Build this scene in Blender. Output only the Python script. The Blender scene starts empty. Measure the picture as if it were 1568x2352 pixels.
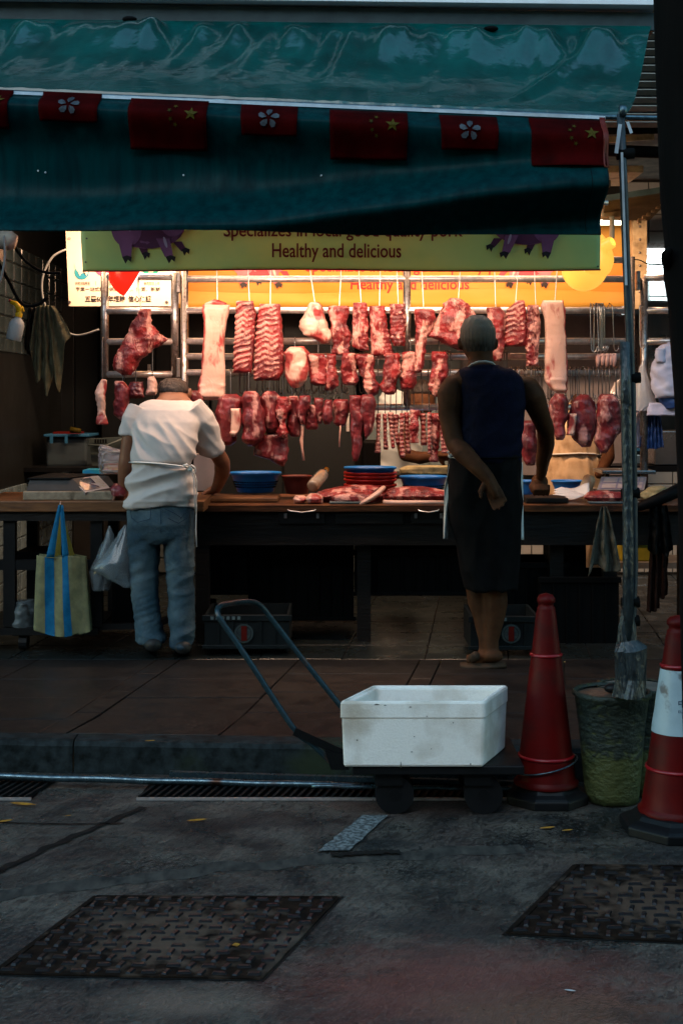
import bpy, bmesh, math, random
from mathutils import Vector, Matrix, noise
R = math.radians
sc = bpy.context.scene
col = sc.collection
random.seed(7)
# ------------------------------------------------------------------ camera
FP, HX, HY, HC = 3300.0, 784.0, 909.0, 1.385        # focal length, principal point, eye height
cam = bpy.data.objects.new('camera', bpy.data.cameras.new('camera')); col.objects.link(cam)
cam.location = (0, 0, HC); cam.rotation_euler = (R(90), 0, 0)
cam.data.sensor_fit = 'VERTICAL'; cam.data.sensor_height = 36; cam.data.lens = FP/2352*36
cam.data.shift_y = -(1176-HY)/2352; cam.data.clip_end = 500; cam.data.clip_start = .05
sc.camera = cam
# ------------------------------------------------------------------ world, sun, exposure
w = bpy.data.worlds.new('World'); sc.world = w; w.use_nodes = True
nt = w.node_tree; nt.nodes.clear()
sky = nt.nodes.new('ShaderNodeTexSky'); sky.sky_type = 'NISHITA'; sky.sun_disc = False
SUN_EL, SUN_ROT = R(7), R(215)
sky.sun_elevation = SUN_EL; sky.sun_rotation = SUN_ROT; sky.ozone_density = 3.5; sky.air_density = 1.3; sky.dust_density = .3
bg = nt.nodes.new('ShaderNodeBackground'); bg.inputs[1].default_value = .14
wo = nt.nodes.new('ShaderNodeOutputWorld')
wb = nt.nodes.new('ShaderNodeMix'); wb.data_type = 'RGBA'; wb.blend_type = 'MULTIPLY'; wb.inputs[0].default_value = 1; wb.inputs[7].default_value = (1.0, .97, .80, 1)
nt.links.new(sky.outputs[0], wb.inputs[6]); nt.links.new(wb.outputs[2], bg.inputs[0]); nt.links.new(bg.outputs[0], wo.inputs[0])
sun = bpy.data.objects.new('sun', bpy.data.lights.new('sun', 'SUN')); col.objects.link(sun)
sun.data.energy = .12; sun.data.angle = R(35); sun.data.color = (1, .93, .85)
sun.rotation_euler = (R(50), 0, R(-20))
sc.view_settings.view_transform = 'Standard'; sc.view_settings.look = 'None'
sc.view_settings.exposure = 2.95; sc.view_settings.gamma = 1
LAMP_POWER = .23

# ------------------------------------------------------------------ helpers
def P(px, py, d): return Vector(((px-HX)*d/FP, d, HC-(py-HY)*d/FP))
def PG(px, py, z=0.0):                      # a point of the ground plane at height z
    d = FP*(HC-z)/(py-HY); return Vector(((px-HX)*d/FP, d, z))
def ss(a, b, x):
    t = max(0, min(1, (x-a)/(b-a))); return t*t*(3-2*t)
def lerp(a, b, t): return a+(b-a)*t
def interp(rows, t):                        # rows sorted by first entry
    if t <= rows[0][0]: return rows[0][1:]
    for i in range(len(rows)-1):
        a, b = rows[i], rows[i+1]
        if t <= b[0]:
            k = (t-a[0])/(b[0]-a[0]+1e-9); k = k*k*(3-2*k)*.5+k*.5
            return tuple(lerp(x, y, k) for x, y in zip(a[1:], b[1:]))
    return rows[-1][1:]

class MB:
    def __init__(s): s.v = []; s.f = []; s.m = []; s.attr = None
    def add(s, vs, fs, mi=0):
        n = len(s.v); s.v += [Vector(v) for v in vs]; s.f += [tuple(i+n for i in f) for f in fs]; s.m += [mi]*len(fs); return s
    def box(s, x0, x1, y0, y1, z0, z1, mi=0, rot=0):
        vs = [Vector((x, y, z)) for z in (z0, z1) for y in (y0, y1) for x in (x0, x1)]
        if rot:
            c = Vector(((x0+x1)/2, (y0+y1)/2, 0)); m = Matrix.Rotation(rot, 3, 'Z')
            vs = [m @ (v-c)+c for v in vs]
        return s.add(vs, [(0,2,3,1),(4,5,7,6),(0,1,5,4),(2,6,7,3),(0,4,6,2),(1,3,7,5)], mi)
    def bar(s, a, b, w, h, up=(0,0,1), mi=0):
        a = Vector(a); b = Vector(b); t = (b-a).normalized(); x = t.cross(Vector(up))
        if x.length < 1e-4: x = t.cross(Vector((0,1,0)))
        x.normalize(); z = x.cross(t)
        vs = [p+x*i*w/2+z*j*h/2 for p in (a, b) for j in (-1, 1) for i in (-1, 1)]
        return s.add(vs, [(0,2,3,1),(4,5,7,6),(0,1,5,4),(2,6,7,3),(0,4,6,2),(1,3,7,5)], mi)
    def tube(s, path, r, n=10, cap=True, ry=None, mi=0):
        path = [Vector(p) for p in path]; m = len(path)
        rs = r if isinstance(r, (list, tuple)) else [r]*m
        rys = ry if isinstance(ry, (list, tuple)) else ([ry]*m if ry else rs)
        base = len(s.v); ref = None
        for i, p in enumerate(path):
            t = (path[min(i+1, m-1)]-path[max(i-1, 0)]).normalized()
            if ref is None:
                ref = Vector((0, 1, 0)) if abs(t.y) < .8 else Vector((1, 0, 0))
            x = ref-t*ref.dot(t)
            x.normalize(); ref = x; y = t.cross(x)
            for k in range(n):
                a = 2*math.pi*k/n
                s.v.append(p+x*math.cos(a)*rs[i]+y*math.sin(a)*rys[i])
        for i in range(m-1):
            for k in range(n):
                a = base+i*n+k; b = base+i*n+(k+1) % n
                s.f.append((a, b, b+n, a+n)); s.m.append(mi)
        if cap:
            s.f.append(tuple(base+k for k in range(n))[::-1]); s.m.append(mi)
            s.f.append(tuple(base+(m-1)*n+k for k in range(n))); s.m.append(mi)
        return s
    def ball(s, c, rx, ry=None, rz=None, n=14, m=10, mi=0, rot=None):
        ry = ry or rx; rz = rz or rx; c = Vector(c); base = len(s.v); q = rot or Matrix.Identity(3)
        for i in range(m+1):
            th = math.pi*i/m
            for k in range(n):
                a = 2*math.pi*k/n
                s.v.append(c+q @ Vector((rx*math.sin(th)*math.cos(a), ry*math.sin(th)*math.sin(a), rz*math.cos(th))))
        for i in range(m):
            for k in range(n):
                a = base+i*n+k; b = base+i*n+(k+1) % n
                s.f.append((a, a+n, b+n, b)); s.m.append(mi)
        return s
    def lathe(s, c, prof, n=32, mi=0, rot=None, wob=0, seed=0):
        c = Vector(c); base = len(s.v); m = len(prof); q = rot or Matrix.Identity(3)
        for i, (r, z) in enumerate(prof):
            for k in range(n):
                a = 2*math.pi*k/n
                rr = r*(1+wob*noise.noise(Vector((math.cos(a)*2+seed, math.sin(a)*2, z*9))))
                s.v.append(c+q @ Vector((rr*math.cos(a), rr*math.sin(a), z+(wob*.4*noise.noise(Vector((math.cos(a)*3, math.sin(a)*3, seed+5))) if wob else 0)*r)))
        for i in range(m-1):
            for k in range(n):
                a = base+i*n+k; b = base+i*n+(k+1) % n
                s.f.append((a, b, b+n, a+n)); s.m.append(mi)
        return s
    def grid(s, fn, nu, nv, mi=0):
        base = len(s.v)
        for j in range(nv+1):
            for i in range(nu+1): s.v.append(Vector(fn(i/nu, j/nv)))
        for j in range(nv):
            for i in range(nu):
                a = base+j*(nu+1)+i
                s.f.append((a, a+1, a+nu+2, a+nu+1)); s.m.append(mi)
        return s
    def poly(s, pts, mi=0):
        return s.add(pts, [tuple(range(len(pts)))], mi)
    def build(s, name, mat, parent=None, smooth=False, bevel=0, weld=0, solid=0, sub=0, angle=40):
        me = bpy.data.meshes.new(name)
        if parent is not None: o0 = parent_loc(parent)
        else:
            xs = [v.x for v in s.v]; ys = [v.y for v in s.v]; zs = [v.z for v in s.v]
            o0 = Vector(((min(xs)+max(xs))/2, (min(ys)+max(ys))/2, min(zs)))
        me.from_pydata([v-o0 for v in s.v], [], s.f)
        mats = mat if isinstance(mat, (list, tuple)) else [mat]
        for m_ in mats: me.materials.append(m_)
        if len(mats) > 1:
            me.polygons.foreach_set('material_index', s.m)
        if s.attr:
            at = me.attributes.new('fat', 'FLOAT', 'POINT'); at.data.foreach_set('value', s.attr)
        bm = bmesh.new(); bm.from_mesh(me)
        if weld: bmesh.ops.remove_doubles(bm, verts=bm.verts, dist=weld)
        bmesh.ops.recalc_face_normals(bm, faces=bm.faces)
        bm.to_mesh(me); bm.free()
        if smooth: me.polygons.foreach_set('use_smooth', [True]*len(me.polygons))
        o = bpy.data.objects.new(name, me); col.objects.link(o)
        if parent is not None: o.parent = parent
        else: o.location = o0
        if bevel:
            md = o.modifiers.new('bevel', 'BEVEL'); md.width = bevel; md.segments = 2; md.limit_method = 'ANGLE'
        if sub:
            md = o.modifiers.new('sub', 'SUBSURF'); md.levels = sub; md.render_levels = sub
        if solid:
            md = o.modifiers.new('solid', 'SOLIDIFY'); md.thickness = solid; md.offset = 0
        return o
LOC = {}
def parent_loc(p):
    v = Vector((0, 0, 0))
    while p is not None: v += p.location; p = p.parent
    return v
def tag(o, label=None, cat=None, group=None, kind=None):
    if label: o['label'] = label
    if cat: o['category'] = cat
    if group: o['group'] = group
    if kind: o['kind'] = kind
    return o
def thing(name, label, cat, loc=(0, 0, 0), group=None):
    o = bpy.data.objects.new(name, None); col.objects.link(o); o.location = loc; o.empty_display_size = .05
    return tag(o, label, cat, group)
def struct(o): o['kind'] = 'structure'; return o
def dup(root, loc, label, group=None, rz=None):
    r = root.copy(); col.objects.link(r); r.location = loc; r['label'] = label
    if group: r['group'] = group
    if rz is not None: r.rotation_euler.z = rz
    for ch in root.children:
        c = ch.copy(); col.objects.link(c); c.parent = r
        for g in ch.children:
            d = g.copy(); col.objects.link(d); d.parent = c
    return r
def blob(mb, voxel, smooth=4, fac=.5):      # one continuous skin round overlapping shells
    me = bpy.data.meshes.new('tmp'); me.from_pydata(mb.v, [], mb.f)
    bm = bmesh.new(); bm.from_mesh(me); bmesh.ops.remove_doubles(bm, verts=bm.verts, dist=1e-5)
    bmesh.ops.recalc_face_normals(bm, faces=bm.faces); bm.to_mesh(me); bm.free()
    o = bpy.data.objects.new('tmp', me); col.objects.link(o)
    md = o.modifiers.new('r', 'REMESH'); md.mode = 'VOXEL'; md.voxel_size = voxel
    md = o.modifiers.new('s', 'SMOOTH'); md.iterations = smooth; md.factor = fac
    bpy.context.view_layer.update()
    ev = o.evaluated_get(bpy.context.evaluated_depsgraph_get())
    m2 = ev.to_mesh()
    out = MB(); out.v = [v.co.copy() for v in m2.vertices]; out.f = [tuple(p.vertices) for p in m2.polygons]; out.m = [0]*len(out.f)
    out.n = [v.normal.copy() for v in m2.vertices]
    ev.to_mesh_clear(); bpy.data.objects.remove(o); bpy.data.meshes.remove(me)
    return out
def text(s, bold=0.0):                      # lettering as flat polygons, bottom left at the origin, height of a capital = 1
    c = bpy.data.curves.new('t', 'FONT'); c.body = s; c.offset = bold; c.resolution_u = 3; c.space_character = 1.0
    o = bpy.data.objects.new('t', c); col.objects.link(o); bpy.context.view_layer.update()
    ev = o.evaluated_get(bpy.context.evaluated_depsgraph_get()); m2 = ev.to_mesh()
    out = MB(); out.v = [v.co.copy() for v in m2.vertices]; out.f = [tuple(p.vertices) for p in m2.polygons]; out.m = [0]*len(out.f)
    ev.to_mesh_clear(); bpy.data.objects.remove(o)
    return out
def fit_text(s, fn, bold=0.0):              # fn maps (u 0..1, v 0..1) to a point
    t = text(s, bold)
    x0 = min(v.x for v in t.v); x1 = max(v.x for v in t.v); y0 = min(v.y for v in t.v); y1 = max(v.y for v in t.v)
    t.v = [Vector(fn((v.x-x0)/(x1-x0), (v.y-y0)/(y1-y0))) for v in t.v]
    return t

# ------------------------------------------------------------------ materials
def mat(name, c, rough=.6, c2=None, scale=8, detail=6, bump=0, bscale=None, metal=0, contrast=(.35, .65), stretch=(1, 1, 1),
        coat=0, coat_ior=1.5, trans=0, emit=None, estr=0, c3=None, scale3=3, con3=(.55, .7), rvar=0, sss=0, alpha=1, spec=.5, rot=(0, 0, 0), sheen=0):
    m = bpy.data.materials.new(name); m.use_nodes = True; n = m.node_tree.nodes; l = m.node_tree.links
    b = n['Principled BSDF']; b.inputs['Roughness'].default_value = rough; b.inputs['Metallic'].default_value = metal
    b.inputs['Base Color'].default_value = (*c, 1); b.inputs['Specular IOR Level'].default_value = spec if spec != .5 else (.5 if (metal or rough < .35) else (.25 if rough < .6 else .08))
    if coat: b.inputs['Coat Weight'].default_value = coat; b.inputs['Coat Roughness'].default_value = .08; b.inputs['Coat IOR'].default_value = coat_ior
    if trans: b.inputs['Transmission Weight'].default_value = trans
    if sss: b.inputs['Subsurface Weight'].default_value = sss; b.inputs['Subsurface Radius'].default_value = (.02, .008, .005); b.inputs['Subsurface Scale'].default_value = .5
    if emit: b.inputs['Emission Color'].default_value = (*emit, 1); b.inputs['Emission Strength'].default_value = estr
    if alpha < 1: b.inputs['Alpha'].default_value = alpha
    if sheen: b.inputs['Sheen Weight'].default_value = sheen
    tc = n.new('ShaderNodeTexCoord'); mp = n.new('ShaderNodeMapping'); mp.inputs['Scale'].default_value = stretch; mp.inputs['Rotation'].default_value = rot
    l.new(tc.outputs['Object'], mp.inputs[0])
    nz = n.new('ShaderNodeTexNoise'); nz.inputs['Scale'].default_value = scale; nz.inputs['Detail'].default_value = detail; nz.inputs['Roughness'].default_value = .62
    l.new(mp.outputs[0], nz.inputs[0])
    rp = n.new('ShaderNodeMapRange'); rp.inputs[1].default_value = contrast[0]; rp.inputs[2].default_value = contrast[1]
    l.new(nz.outputs[0], rp.inputs[0])
    if c2:
        mx = n.new('ShaderNodeMix'); mx.data_type = 'RGBA'; mx.inputs[6].default_value = (*c, 1); mx.inputs[7].default_value = (*c2, 1)
        l.new(rp.outputs[0], mx.inputs[0]); out = mx.outputs[2]
        if c3:
            n3 = n.new('ShaderNodeTexNoise'); n3.inputs['Scale'].default_value = scale3; n3.inputs['Detail'].default_value = 5; l.new(tc.outputs['Object'], n3.inputs[0])
            r3 = n.new('ShaderNodeMapRange'); r3.inputs[1].default_value = con3[0]; r3.inputs[2].default_value = con3[1]; l.new(n3.outputs[0], r3.inputs[0])
            m3 = n.new('ShaderNodeMix'); m3.data_type = 'RGBA'; m3.inputs[7].default_value = (*c3, 1)
            l.new(r3.outputs[0], m3.inputs[0]); l.new(out, m3.inputs[6]); out = m3.outputs[2]
        l.new(out, b.inputs['Base Color'])
    if rvar:
        rr = n.new('ShaderNodeMapRange'); rr.inputs[1].default_value = .3; rr.inputs[2].default_value = .7
        rr.inputs[3].default_value = max(0, rough-rvar); rr.inputs[4].default_value = min(1, rough+rvar)
        l.new(nz.outputs[0], rr.inputs[0]); l.new(rr.outputs[0], b.inputs['Roughness'])
    if bump:
        src = nz.outputs[0]
        if bscale:
            nb = n.new('ShaderNodeTexNoise'); nb.inputs['Scale'].default_value = bscale; nb.inputs['Detail'].default_value = 6
            l.new(mp.outputs[0], nb.inputs[0]); src = nb.outputs[0]
        bp = n.new('ShaderNodeBump'); bp.inputs['Strength'].default_value = min(1, bump); bp.inputs['Distance'].default_value = .01*max(1, bump)
        l.new(src, bp.inputs['Height']); l.new(bp.outputs[0], b.inputs['Normal'])
        if coat: l.new(bp.outputs[0], b.inputs['Coat Normal'])
    return m
def meat_mat(name, red, red2, fat, bmp=.9, nw=1.0, sc1=60):         # muscle and fat: the fat share is stored on the mesh
    m = bpy.data.materials.new(name); m.use_nodes = True; n = m.node_tree.nodes; l = m.node_tree.links
    b = n['Principled BSDF']; b.inputs['Specular IOR Level'].default_value = .5
    b.inputs['Subsurface Weight'].default_value = .12; b.inputs['Subsurface Radius'].default_value = (.02, .006, .004); b.inputs['Subsurface Scale'].default_value = .4
    at = n.new('ShaderNodeAttribute'); at.attribute_name = 'fat'
    tc = n.new('ShaderNodeTexCoord'); oi = n.new('ShaderNodeObjectInfo')
    ad = n.new('ShaderNodeVectorMath'); ad.operation = 'ADD'; l.new(tc.outputs['Object'], ad.inputs[0]); 
    mv = n.new('ShaderNodeMath'); mv.operation = 'MULTIPLY'; mv.inputs[1].default_value = 50; l.new(oi.outputs['Random'], mv.inputs[0]); l.new(mv.outputs[0], ad.inputs[1])
    n1 = n.new('ShaderNodeTexNoise'); mp_ = n.new('ShaderNodeMapping'); mp_.inputs['Scale'].default_value = (1, 1, .42); mp_.inputs['Rotation'].default_value = (0, .35, 0); l.new(ad.outputs[0], mp_.inputs[0])
    n1.inputs['Scale'].default_value = sc1; n1.inputs['Detail'].default_value = 7; n1.inputs['Distortion'].default_value = 1.6; l.new(mp_.outputs[0], n1.inputs[0])
    n2 = n.new('ShaderNodeTexNoise'); n2.inputs['Scale'].default_value = 16; n2.inputs['Detail'].default_value = 4; l.new(ad.outputs[0], n2.inputs[0])
    r2 = n.new('ShaderNodeMapRange'); r2.inputs[1].default_value = .38; r2.inputs[2].default_value = .62; l.new(n2.outputs[0], r2.inputs[0])
    mr = n.new('ShaderNodeMix'); mr.data_type = 'RGBA'; mr.inputs[6].default_value = (*red, 1); mr.inputs[7].default_value = (*red2, 1); l.new(r2.outputs[0], mr.inputs[0])
    a1 = n.new('ShaderNodeMath'); a1.operation = 'MULTIPLY_ADD'; a1.inputs[1].default_value = nw; a1.inputs[2].default_value = -nw/2; l.new(n1.outputs[0], a1.inputs[0])
    a2 = n.new('ShaderNodeMath'); a2.operation = 'ADD'; a2.use_clamp = True; l.new(at.outputs['Fac'], a2.inputs[0]); l.new(a1.outputs[0], a2.inputs[1])
    sm = n.new('ShaderNodeMapRange'); sm.inputs[1].default_value = .36; sm.inputs[2].default_value = .64; l.new(a2.outputs[0], sm.inputs[0])
    mf = n.new('ShaderNodeMix'); mf.data_type = 'RGBA'; mf.inputs[7].default_value = (*fat, 1); l.new(sm.outputs[0], mf.inputs[0]); l.new(mr.outputs[2], mf.inputs[6])
    l.new(mf.outputs[2], b.inputs['Base Color'])
    rr = n.new('ShaderNodeMapRange'); rr.inputs[3].default_value = .22; rr.inputs[4].default_value = .55; l.new(n1.outputs[0], rr.inputs[0]); l.new(rr.outputs[0], b.inputs['Roughness'])
    bp = n.new('ShaderNodeBump'); bp.inputs['Strength'].default_value = bmp; bp.inputs['Distance'].default_value = .008
    l.new(n1.outputs[0], bp.inputs['Height']); l.new(bp.outputs[0], b.inputs['Normal'])
    return m
def translucent(m, f):
    n = m.node_tree.nodes; l = m.node_tree.links; b = n['Principled BSDF']; o = [x for x in n if x.type == 'OUTPUT_MATERIAL'][0]
    t = n.new('ShaderNodeBsdfTranslucent'); x = n.new('ShaderNodeMixShader'); x.inputs[0].default_value = f
    src = b.inputs['Base Color']
    if src.links: l.new(src.links[0].from_socket, t.inputs[0])
    else: t.inputs[0].default_value = src.default_value
    l.new(b.outputs[0], x.inputs[1]); l.new(t.outputs[0], x.inputs[2]); l.new(x.outputs[0], o.inputs[0])
M = {}
M['meat'] = meat_mat('meat', (.26, .018, .02), (.10, .007, .010), (.54, .24, .20))
M['dark_meat'] = meat_mat('dark_meat', (.19, .018, .022), (.075, .008, .012), (.44, .19, .17), .8, 1.1, 35)
M['skin_meat'] = meat_mat('skin_meat', (.34, .05, .045), (.27, .035, .035), (.58, .35, .28), .4, .8, 30)
M['steel'] = mat('steel', (.78, .70, .67), .36, (.50, .45, .43), 30, metal=.75, rvar=.1, bump=.05)
M['old_steel'] = mat('old_steel', (.35, .32, .30), .4, (.12, .08, .06), 40, metal=.9, rvar=.15, contrast=(.5, .7))
M['hook'] = mat('hook', (.16, .15, .15), .38, metal=.9)
M['bright_hook'] = mat('bright_hook', (.5, .48, .46), .3, metal=1)
M['galv'] = mat('galv', (.12, .19, .22), .33, (.05, .08, .10), 45, metal=.85, rvar=.12, c3=(.06, .03, .02), con3=(.62, .72), scale3=9)
M['pole'] = mat('pole', (.018, .032, .042), .5, (.009, .015, .02), 30, metal=.1, rvar=.12, bump=.1)
M['wrap'] = mat('wrap', (.03, .042, .048), .3, (.006, .009, .011), 38, bump=.9, bscale=60, stretch=(1, 1, .5))
M['black'] = mat('black', (.002, .002, .0022), .7, (.004, .004, .004), 20, spec=.05)
M['rubber'] = mat('rubber', (.0025, .003, .0034), .5, (.005, .005, .006), 25, bump=.1)
M['tar'] = mat('tar', (.008, .0075, .0075), .6, (.014, .013, .012), 30, bump=.4)
STREET_Y = -17.3                                       # the road mesh's own origin along y
def road_local(px, py): p = PG(px, py); return (p.x, p.y-STREET_Y)
SHEEN0, SHEEN1, SHEEN2 = road_local(1080, 2270), road_local(1250, 2330), road_local(430, 2300)
def street_mat():
    m = bpy.data.materials.new('brushed_concrete_road'); m.use_nodes = True; n = m.node_tree.nodes; l = m.node_tree.links
    b = n['Principled BSDF']; tc = n.new('ShaderNodeTexCoord')
    def nz(scale, det=6, st=(1, 1, 1), rot=0, dist=0):
        m0 = n.new('ShaderNodeMapping'); m0.inputs['Rotation'].default_value = (0, 0, rot)
        mp = n.new('ShaderNodeMapping'); mp.inputs['Scale'].default_value = st
        x = n.new('ShaderNodeTexNoise'); x.inputs['Scale'].default_value = scale; x.inputs['Detail'].default_value = det; x.inputs['Roughness'].default_value = .65; x.inputs['Distortion'].default_value = dist
        l.new(tc.outputs['Object'], m0.inputs[0]); l.new(m0.outputs[0], mp.inputs[0]); l.new(mp.outputs[0], x.inputs[0]); return x.outputs[0]
    def rng(s, a, bb, c=0, d=1):
        r = n.new('ShaderNodeMapRange'); r.inputs[1].default_value = a; r.inputs[2].default_value = bb; r.inputs[3].default_value = c; r.inputs[4].default_value = d
        l.new(s, r.inputs[0]); return r.outputs[0]
    def mix(f, a, bb):
        x = n.new('ShaderNodeMix'); x.data_type = 'RGBA'
        l.new(f, x.inputs[0])
        for i, q in ((6, a), (7, bb)):
            if isinstance(q, tuple): x.inputs[i].default_value = (*q, 1)
            else: l.new(q, x.inputs[i])
        return x.outputs[2]
    groove = nz(12, 7, (5.0, 2.0, 1), R(25), 1.0)
    fine = nz(85, 6); big = nz(1.1, 4); mid = nz(3.2, 9, (1.3, .9, 1), R(25))
    c = mix(rng(mid, .41, .62), (.009, .012, .012), (.125, .106, .085))
    c = mix(rng(big, .5, .66, 0, .8), c, (.060, .028, .021))                # broad reddish brown patches
    c = mix(rng(fine, .52, .66, 0, .75), c, (.16, .14, .125)); c = mix(rng(fine, .30, .46, .8, 0), c, (.008, .010, .010))               # pale grit
    c = mix(rng(nz(2.0, 7, (.7, 1.6, 1)), .52, .62, 0, .8), c, (.010, .013, .014))      # damp dirt
    c = mix(rng(groove, .38, .50, .8, 0), c, (.003, .004, .0045))
    def spot(c, x0, y0, rx, ry, colr, amt):       # a warm sheen painted into the road colour, ragged outline
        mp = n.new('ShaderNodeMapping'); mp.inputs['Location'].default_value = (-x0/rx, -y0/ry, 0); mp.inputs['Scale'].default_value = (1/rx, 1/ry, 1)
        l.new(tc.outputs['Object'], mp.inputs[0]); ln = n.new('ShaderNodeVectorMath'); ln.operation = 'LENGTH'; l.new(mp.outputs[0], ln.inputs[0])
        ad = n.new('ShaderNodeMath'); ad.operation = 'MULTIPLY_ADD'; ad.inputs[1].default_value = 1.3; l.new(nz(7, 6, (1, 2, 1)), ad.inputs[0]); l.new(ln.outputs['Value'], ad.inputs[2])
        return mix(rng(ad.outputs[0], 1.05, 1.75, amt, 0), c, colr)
    c = spot(c, *SHEEN0, .55, .30, (.19, .055, .042), .7); c = spot(c, *SHEEN1, .30, .16, (.17, .085, .055), .75); c = spot(c, *SHEEN2, .22, .10, (.19, .13, .10), .75)
    l.new(c, b.inputs['Base Color'])
    l.new(rng(nz(2.2, 5), .38, .62, .14, .55), b.inputs['Roughness'])
    ad = n.new('ShaderNodeMath'); ad.operation = 'MULTIPLY_ADD'; ad.inputs[1].default_value = .35; l.new(fine, ad.inputs[0]); l.new(groove, ad.inputs[2])
    bp = n.new('ShaderNodeBump'); bp.inputs['Strength'].default_value = 1; bp.inputs['Distance'].default_value = .012
    l.new(ad.outputs[0], bp.inputs['Height']); l.new(bp.outputs[0], b.inputs['Normal'])
    return m
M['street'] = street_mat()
M['pave'] = mat('paving_tile', (.0105, .0092, .0088), .45, (.007, .0062, .006), 7, c3=(.010, .009, .009), scale3=2.5, bump=.08, bscale=60, rvar=.14)
M['grout'] = mat('grout', (.022, .02, .02), .85, (.04, .036, .034), 30)
M['floor_tile'] = mat('floor_tile', (.011, .015, .015), .3, (.005, .0075, .0075), 5, rvar=.12, c3=(.012, .015, .015), scale3=3)
M['kerb'] = mat('kerb_stone', (.024, .032, .034), .6, (.006, .008, .008), 22, bump=.35, c3=(.025, .034, .02), scale3=3)
M['iron'] = mat('cast_iron', (.016, .010, .0065), .7, (.005, .0035, .003), 18, metal=0, spec=.06, rvar=.15, bump=.3, c3=(.085, .062, .048), con3=(.54, .7), scale3=5)
M['iron_bar'] = mat('worn_iron', (.010, .0125, .016), .4, (.005, .006, .008), 30, metal=0, spec=.2, rvar=.1, c3=(.07, .05, .04), con3=(.52, .66), scale3=6)
M['paint'] = mat('road_paint', (.20, .22, .22), .6, (.05, .055, .055), 60, contrast=(.42, .56), bump=.3)
M['tile'] = mat('wall_tile', (.42, .43, .41), .16, (.34, .36, .35), 3)
M['tile_dirty'] = mat('old_wall_tile', (.15, .18, .18), .2, (.07, .09, .09), 6)
M['dark_wall'] = mat('dark_steel_panel', (.020, .023, .023), .4, (.011, .013, .014), 2, metal=.5, rvar=.08)
M['plaster'] = mat('plaster', (.03, .03, .028), .85, (.018, .018, .017), 5, bump=.2)
M['facade'] = mat('dark_facade', (.028, .030, .030), .85, (.018, .02, .02), 2)  # kept dark so the awning mirrors less of the buildings
M['conc'] = mat('concrete', (.17, .15, .12), .85, (.09, .08, .07), 8, bump=.3)

# ------------------------------------------------------------------ ground
PAV, DK = .12, 5.27                                    # pavement height; kerb line
def kerb_y(x): return 5.215-.055*x
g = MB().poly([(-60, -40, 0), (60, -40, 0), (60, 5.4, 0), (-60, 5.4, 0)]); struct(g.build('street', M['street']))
g = MB()
g.add([(-14, kerb_y(-14)+.1, PAV-.014), (14, kerb_y(14)+.1, PAV-.014), (14, 6.9, PAV-.014), (-14, 6.9, PAV-.014)], [(0, 1, 2, 3)])
pv = struct(g.build('pavement', M['grout']))
def inset_tile(mb, pts, z0, z1):                        # a tile with a slim bevelled rim
    c = sum((Vector((p[0], p[1], 0)) for p in pts), Vector())/len(pts); n = len(pts)
    lo = [Vector((p[0], p[1], z0)) for p in pts]; hi = [Vector((p[0], p[1], z1-.002)) for p in pts]
    top = []
    for p in pts:
        v = Vector((c.x-p[0], c.y-p[1], 0)); v = v/v.length*.004; top.append(Vector((p[0]+v.x, p[1]+v.y, z1)))
    mb.add(lo+hi+top, [(i, (i+1) % n, (i+1) % n+n, i+n) for i in range(n)]+[(i+n, (i+1) % n+n, (i+1) % n+2*n, i+2*n) for i in range(n)]+[tuple(range(2*n, 3*n))])
xs = [-1.13, -1.02, -.45, .13, .23, .82, 1.38, 1.48]
xb = [-2.88, -2.3, -2.2, -1.7]+xs+[2.05, 2.6]
rows = [5.24, 5.62, 6.02, 6.42, 6.9]
for i in range(len(xb)-1):
    for j in range(len(rows)-1):
        off = 0 if i % 2 else .12
        y0 = rows[j]+(off if j else 0); y1 = rows[j+1]+(off if j+1 < len(rows)-1 else 0)
        def sk(x, y):
            return (x+.156*(y-5.3), max(y, kerb_y(x)+.1) if y < 5.5 else y)
        gp = .003
        q = [sk(xb[i]+gp, y0+gp), sk(xb[i+1]-gp, y0+gp), sk(xb[i+1]-gp, y1-gp), sk(xb[i]+gp, y1-gp)]
        if j == 0: q[0] = (q[0][0], kerb_y(xb[i])+.112); q[1] = (q[1][0], kerb_y(xb[i+1])+.112)
        mb = MB(); inset_tile(mb, q, PAV-.013, PAV+random.uniform(-.0012, .0012)); mb.build('paving_tile', M['pave'], pv)
# kerb stones
kb = [(-2.2, -.985), (-.98, .20), (.205, 1.35), (1.355, 2.6)]
kroot = struct(thing('kerb', None, None))
for a, b in kb:
    mb = MB(); n = 24
    prof = [(0, -.02), (0, .10), (.012, .115), (.03, .12), (.105, .121)]
    for i in range(n+1):
        x = lerp(a, b, i/n); wy = .004*noise.noise(Vector((x*4, 1, 2)))
        for p in prof: mb.v.append(Vector((x, kerb_y(x)+p[0]+wy, p[1]+.003*noise.noise(Vector((x*6, p[0]*9, 4))))))
    k = len(prof)
    for i in range(n):
        for j in range(k-1):
            q = i*k+j; mb.f.append((q, q+k, q+k+1, q+1)); mb.m.append(0)
    mb.f.append(tuple(range(k))); mb.f.append(tuple(n*k+j for j in range(k))); mb.m += [0, 0]
    mb.build('kerb_stone', M['kerb'], kroot, smooth=False)
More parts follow.
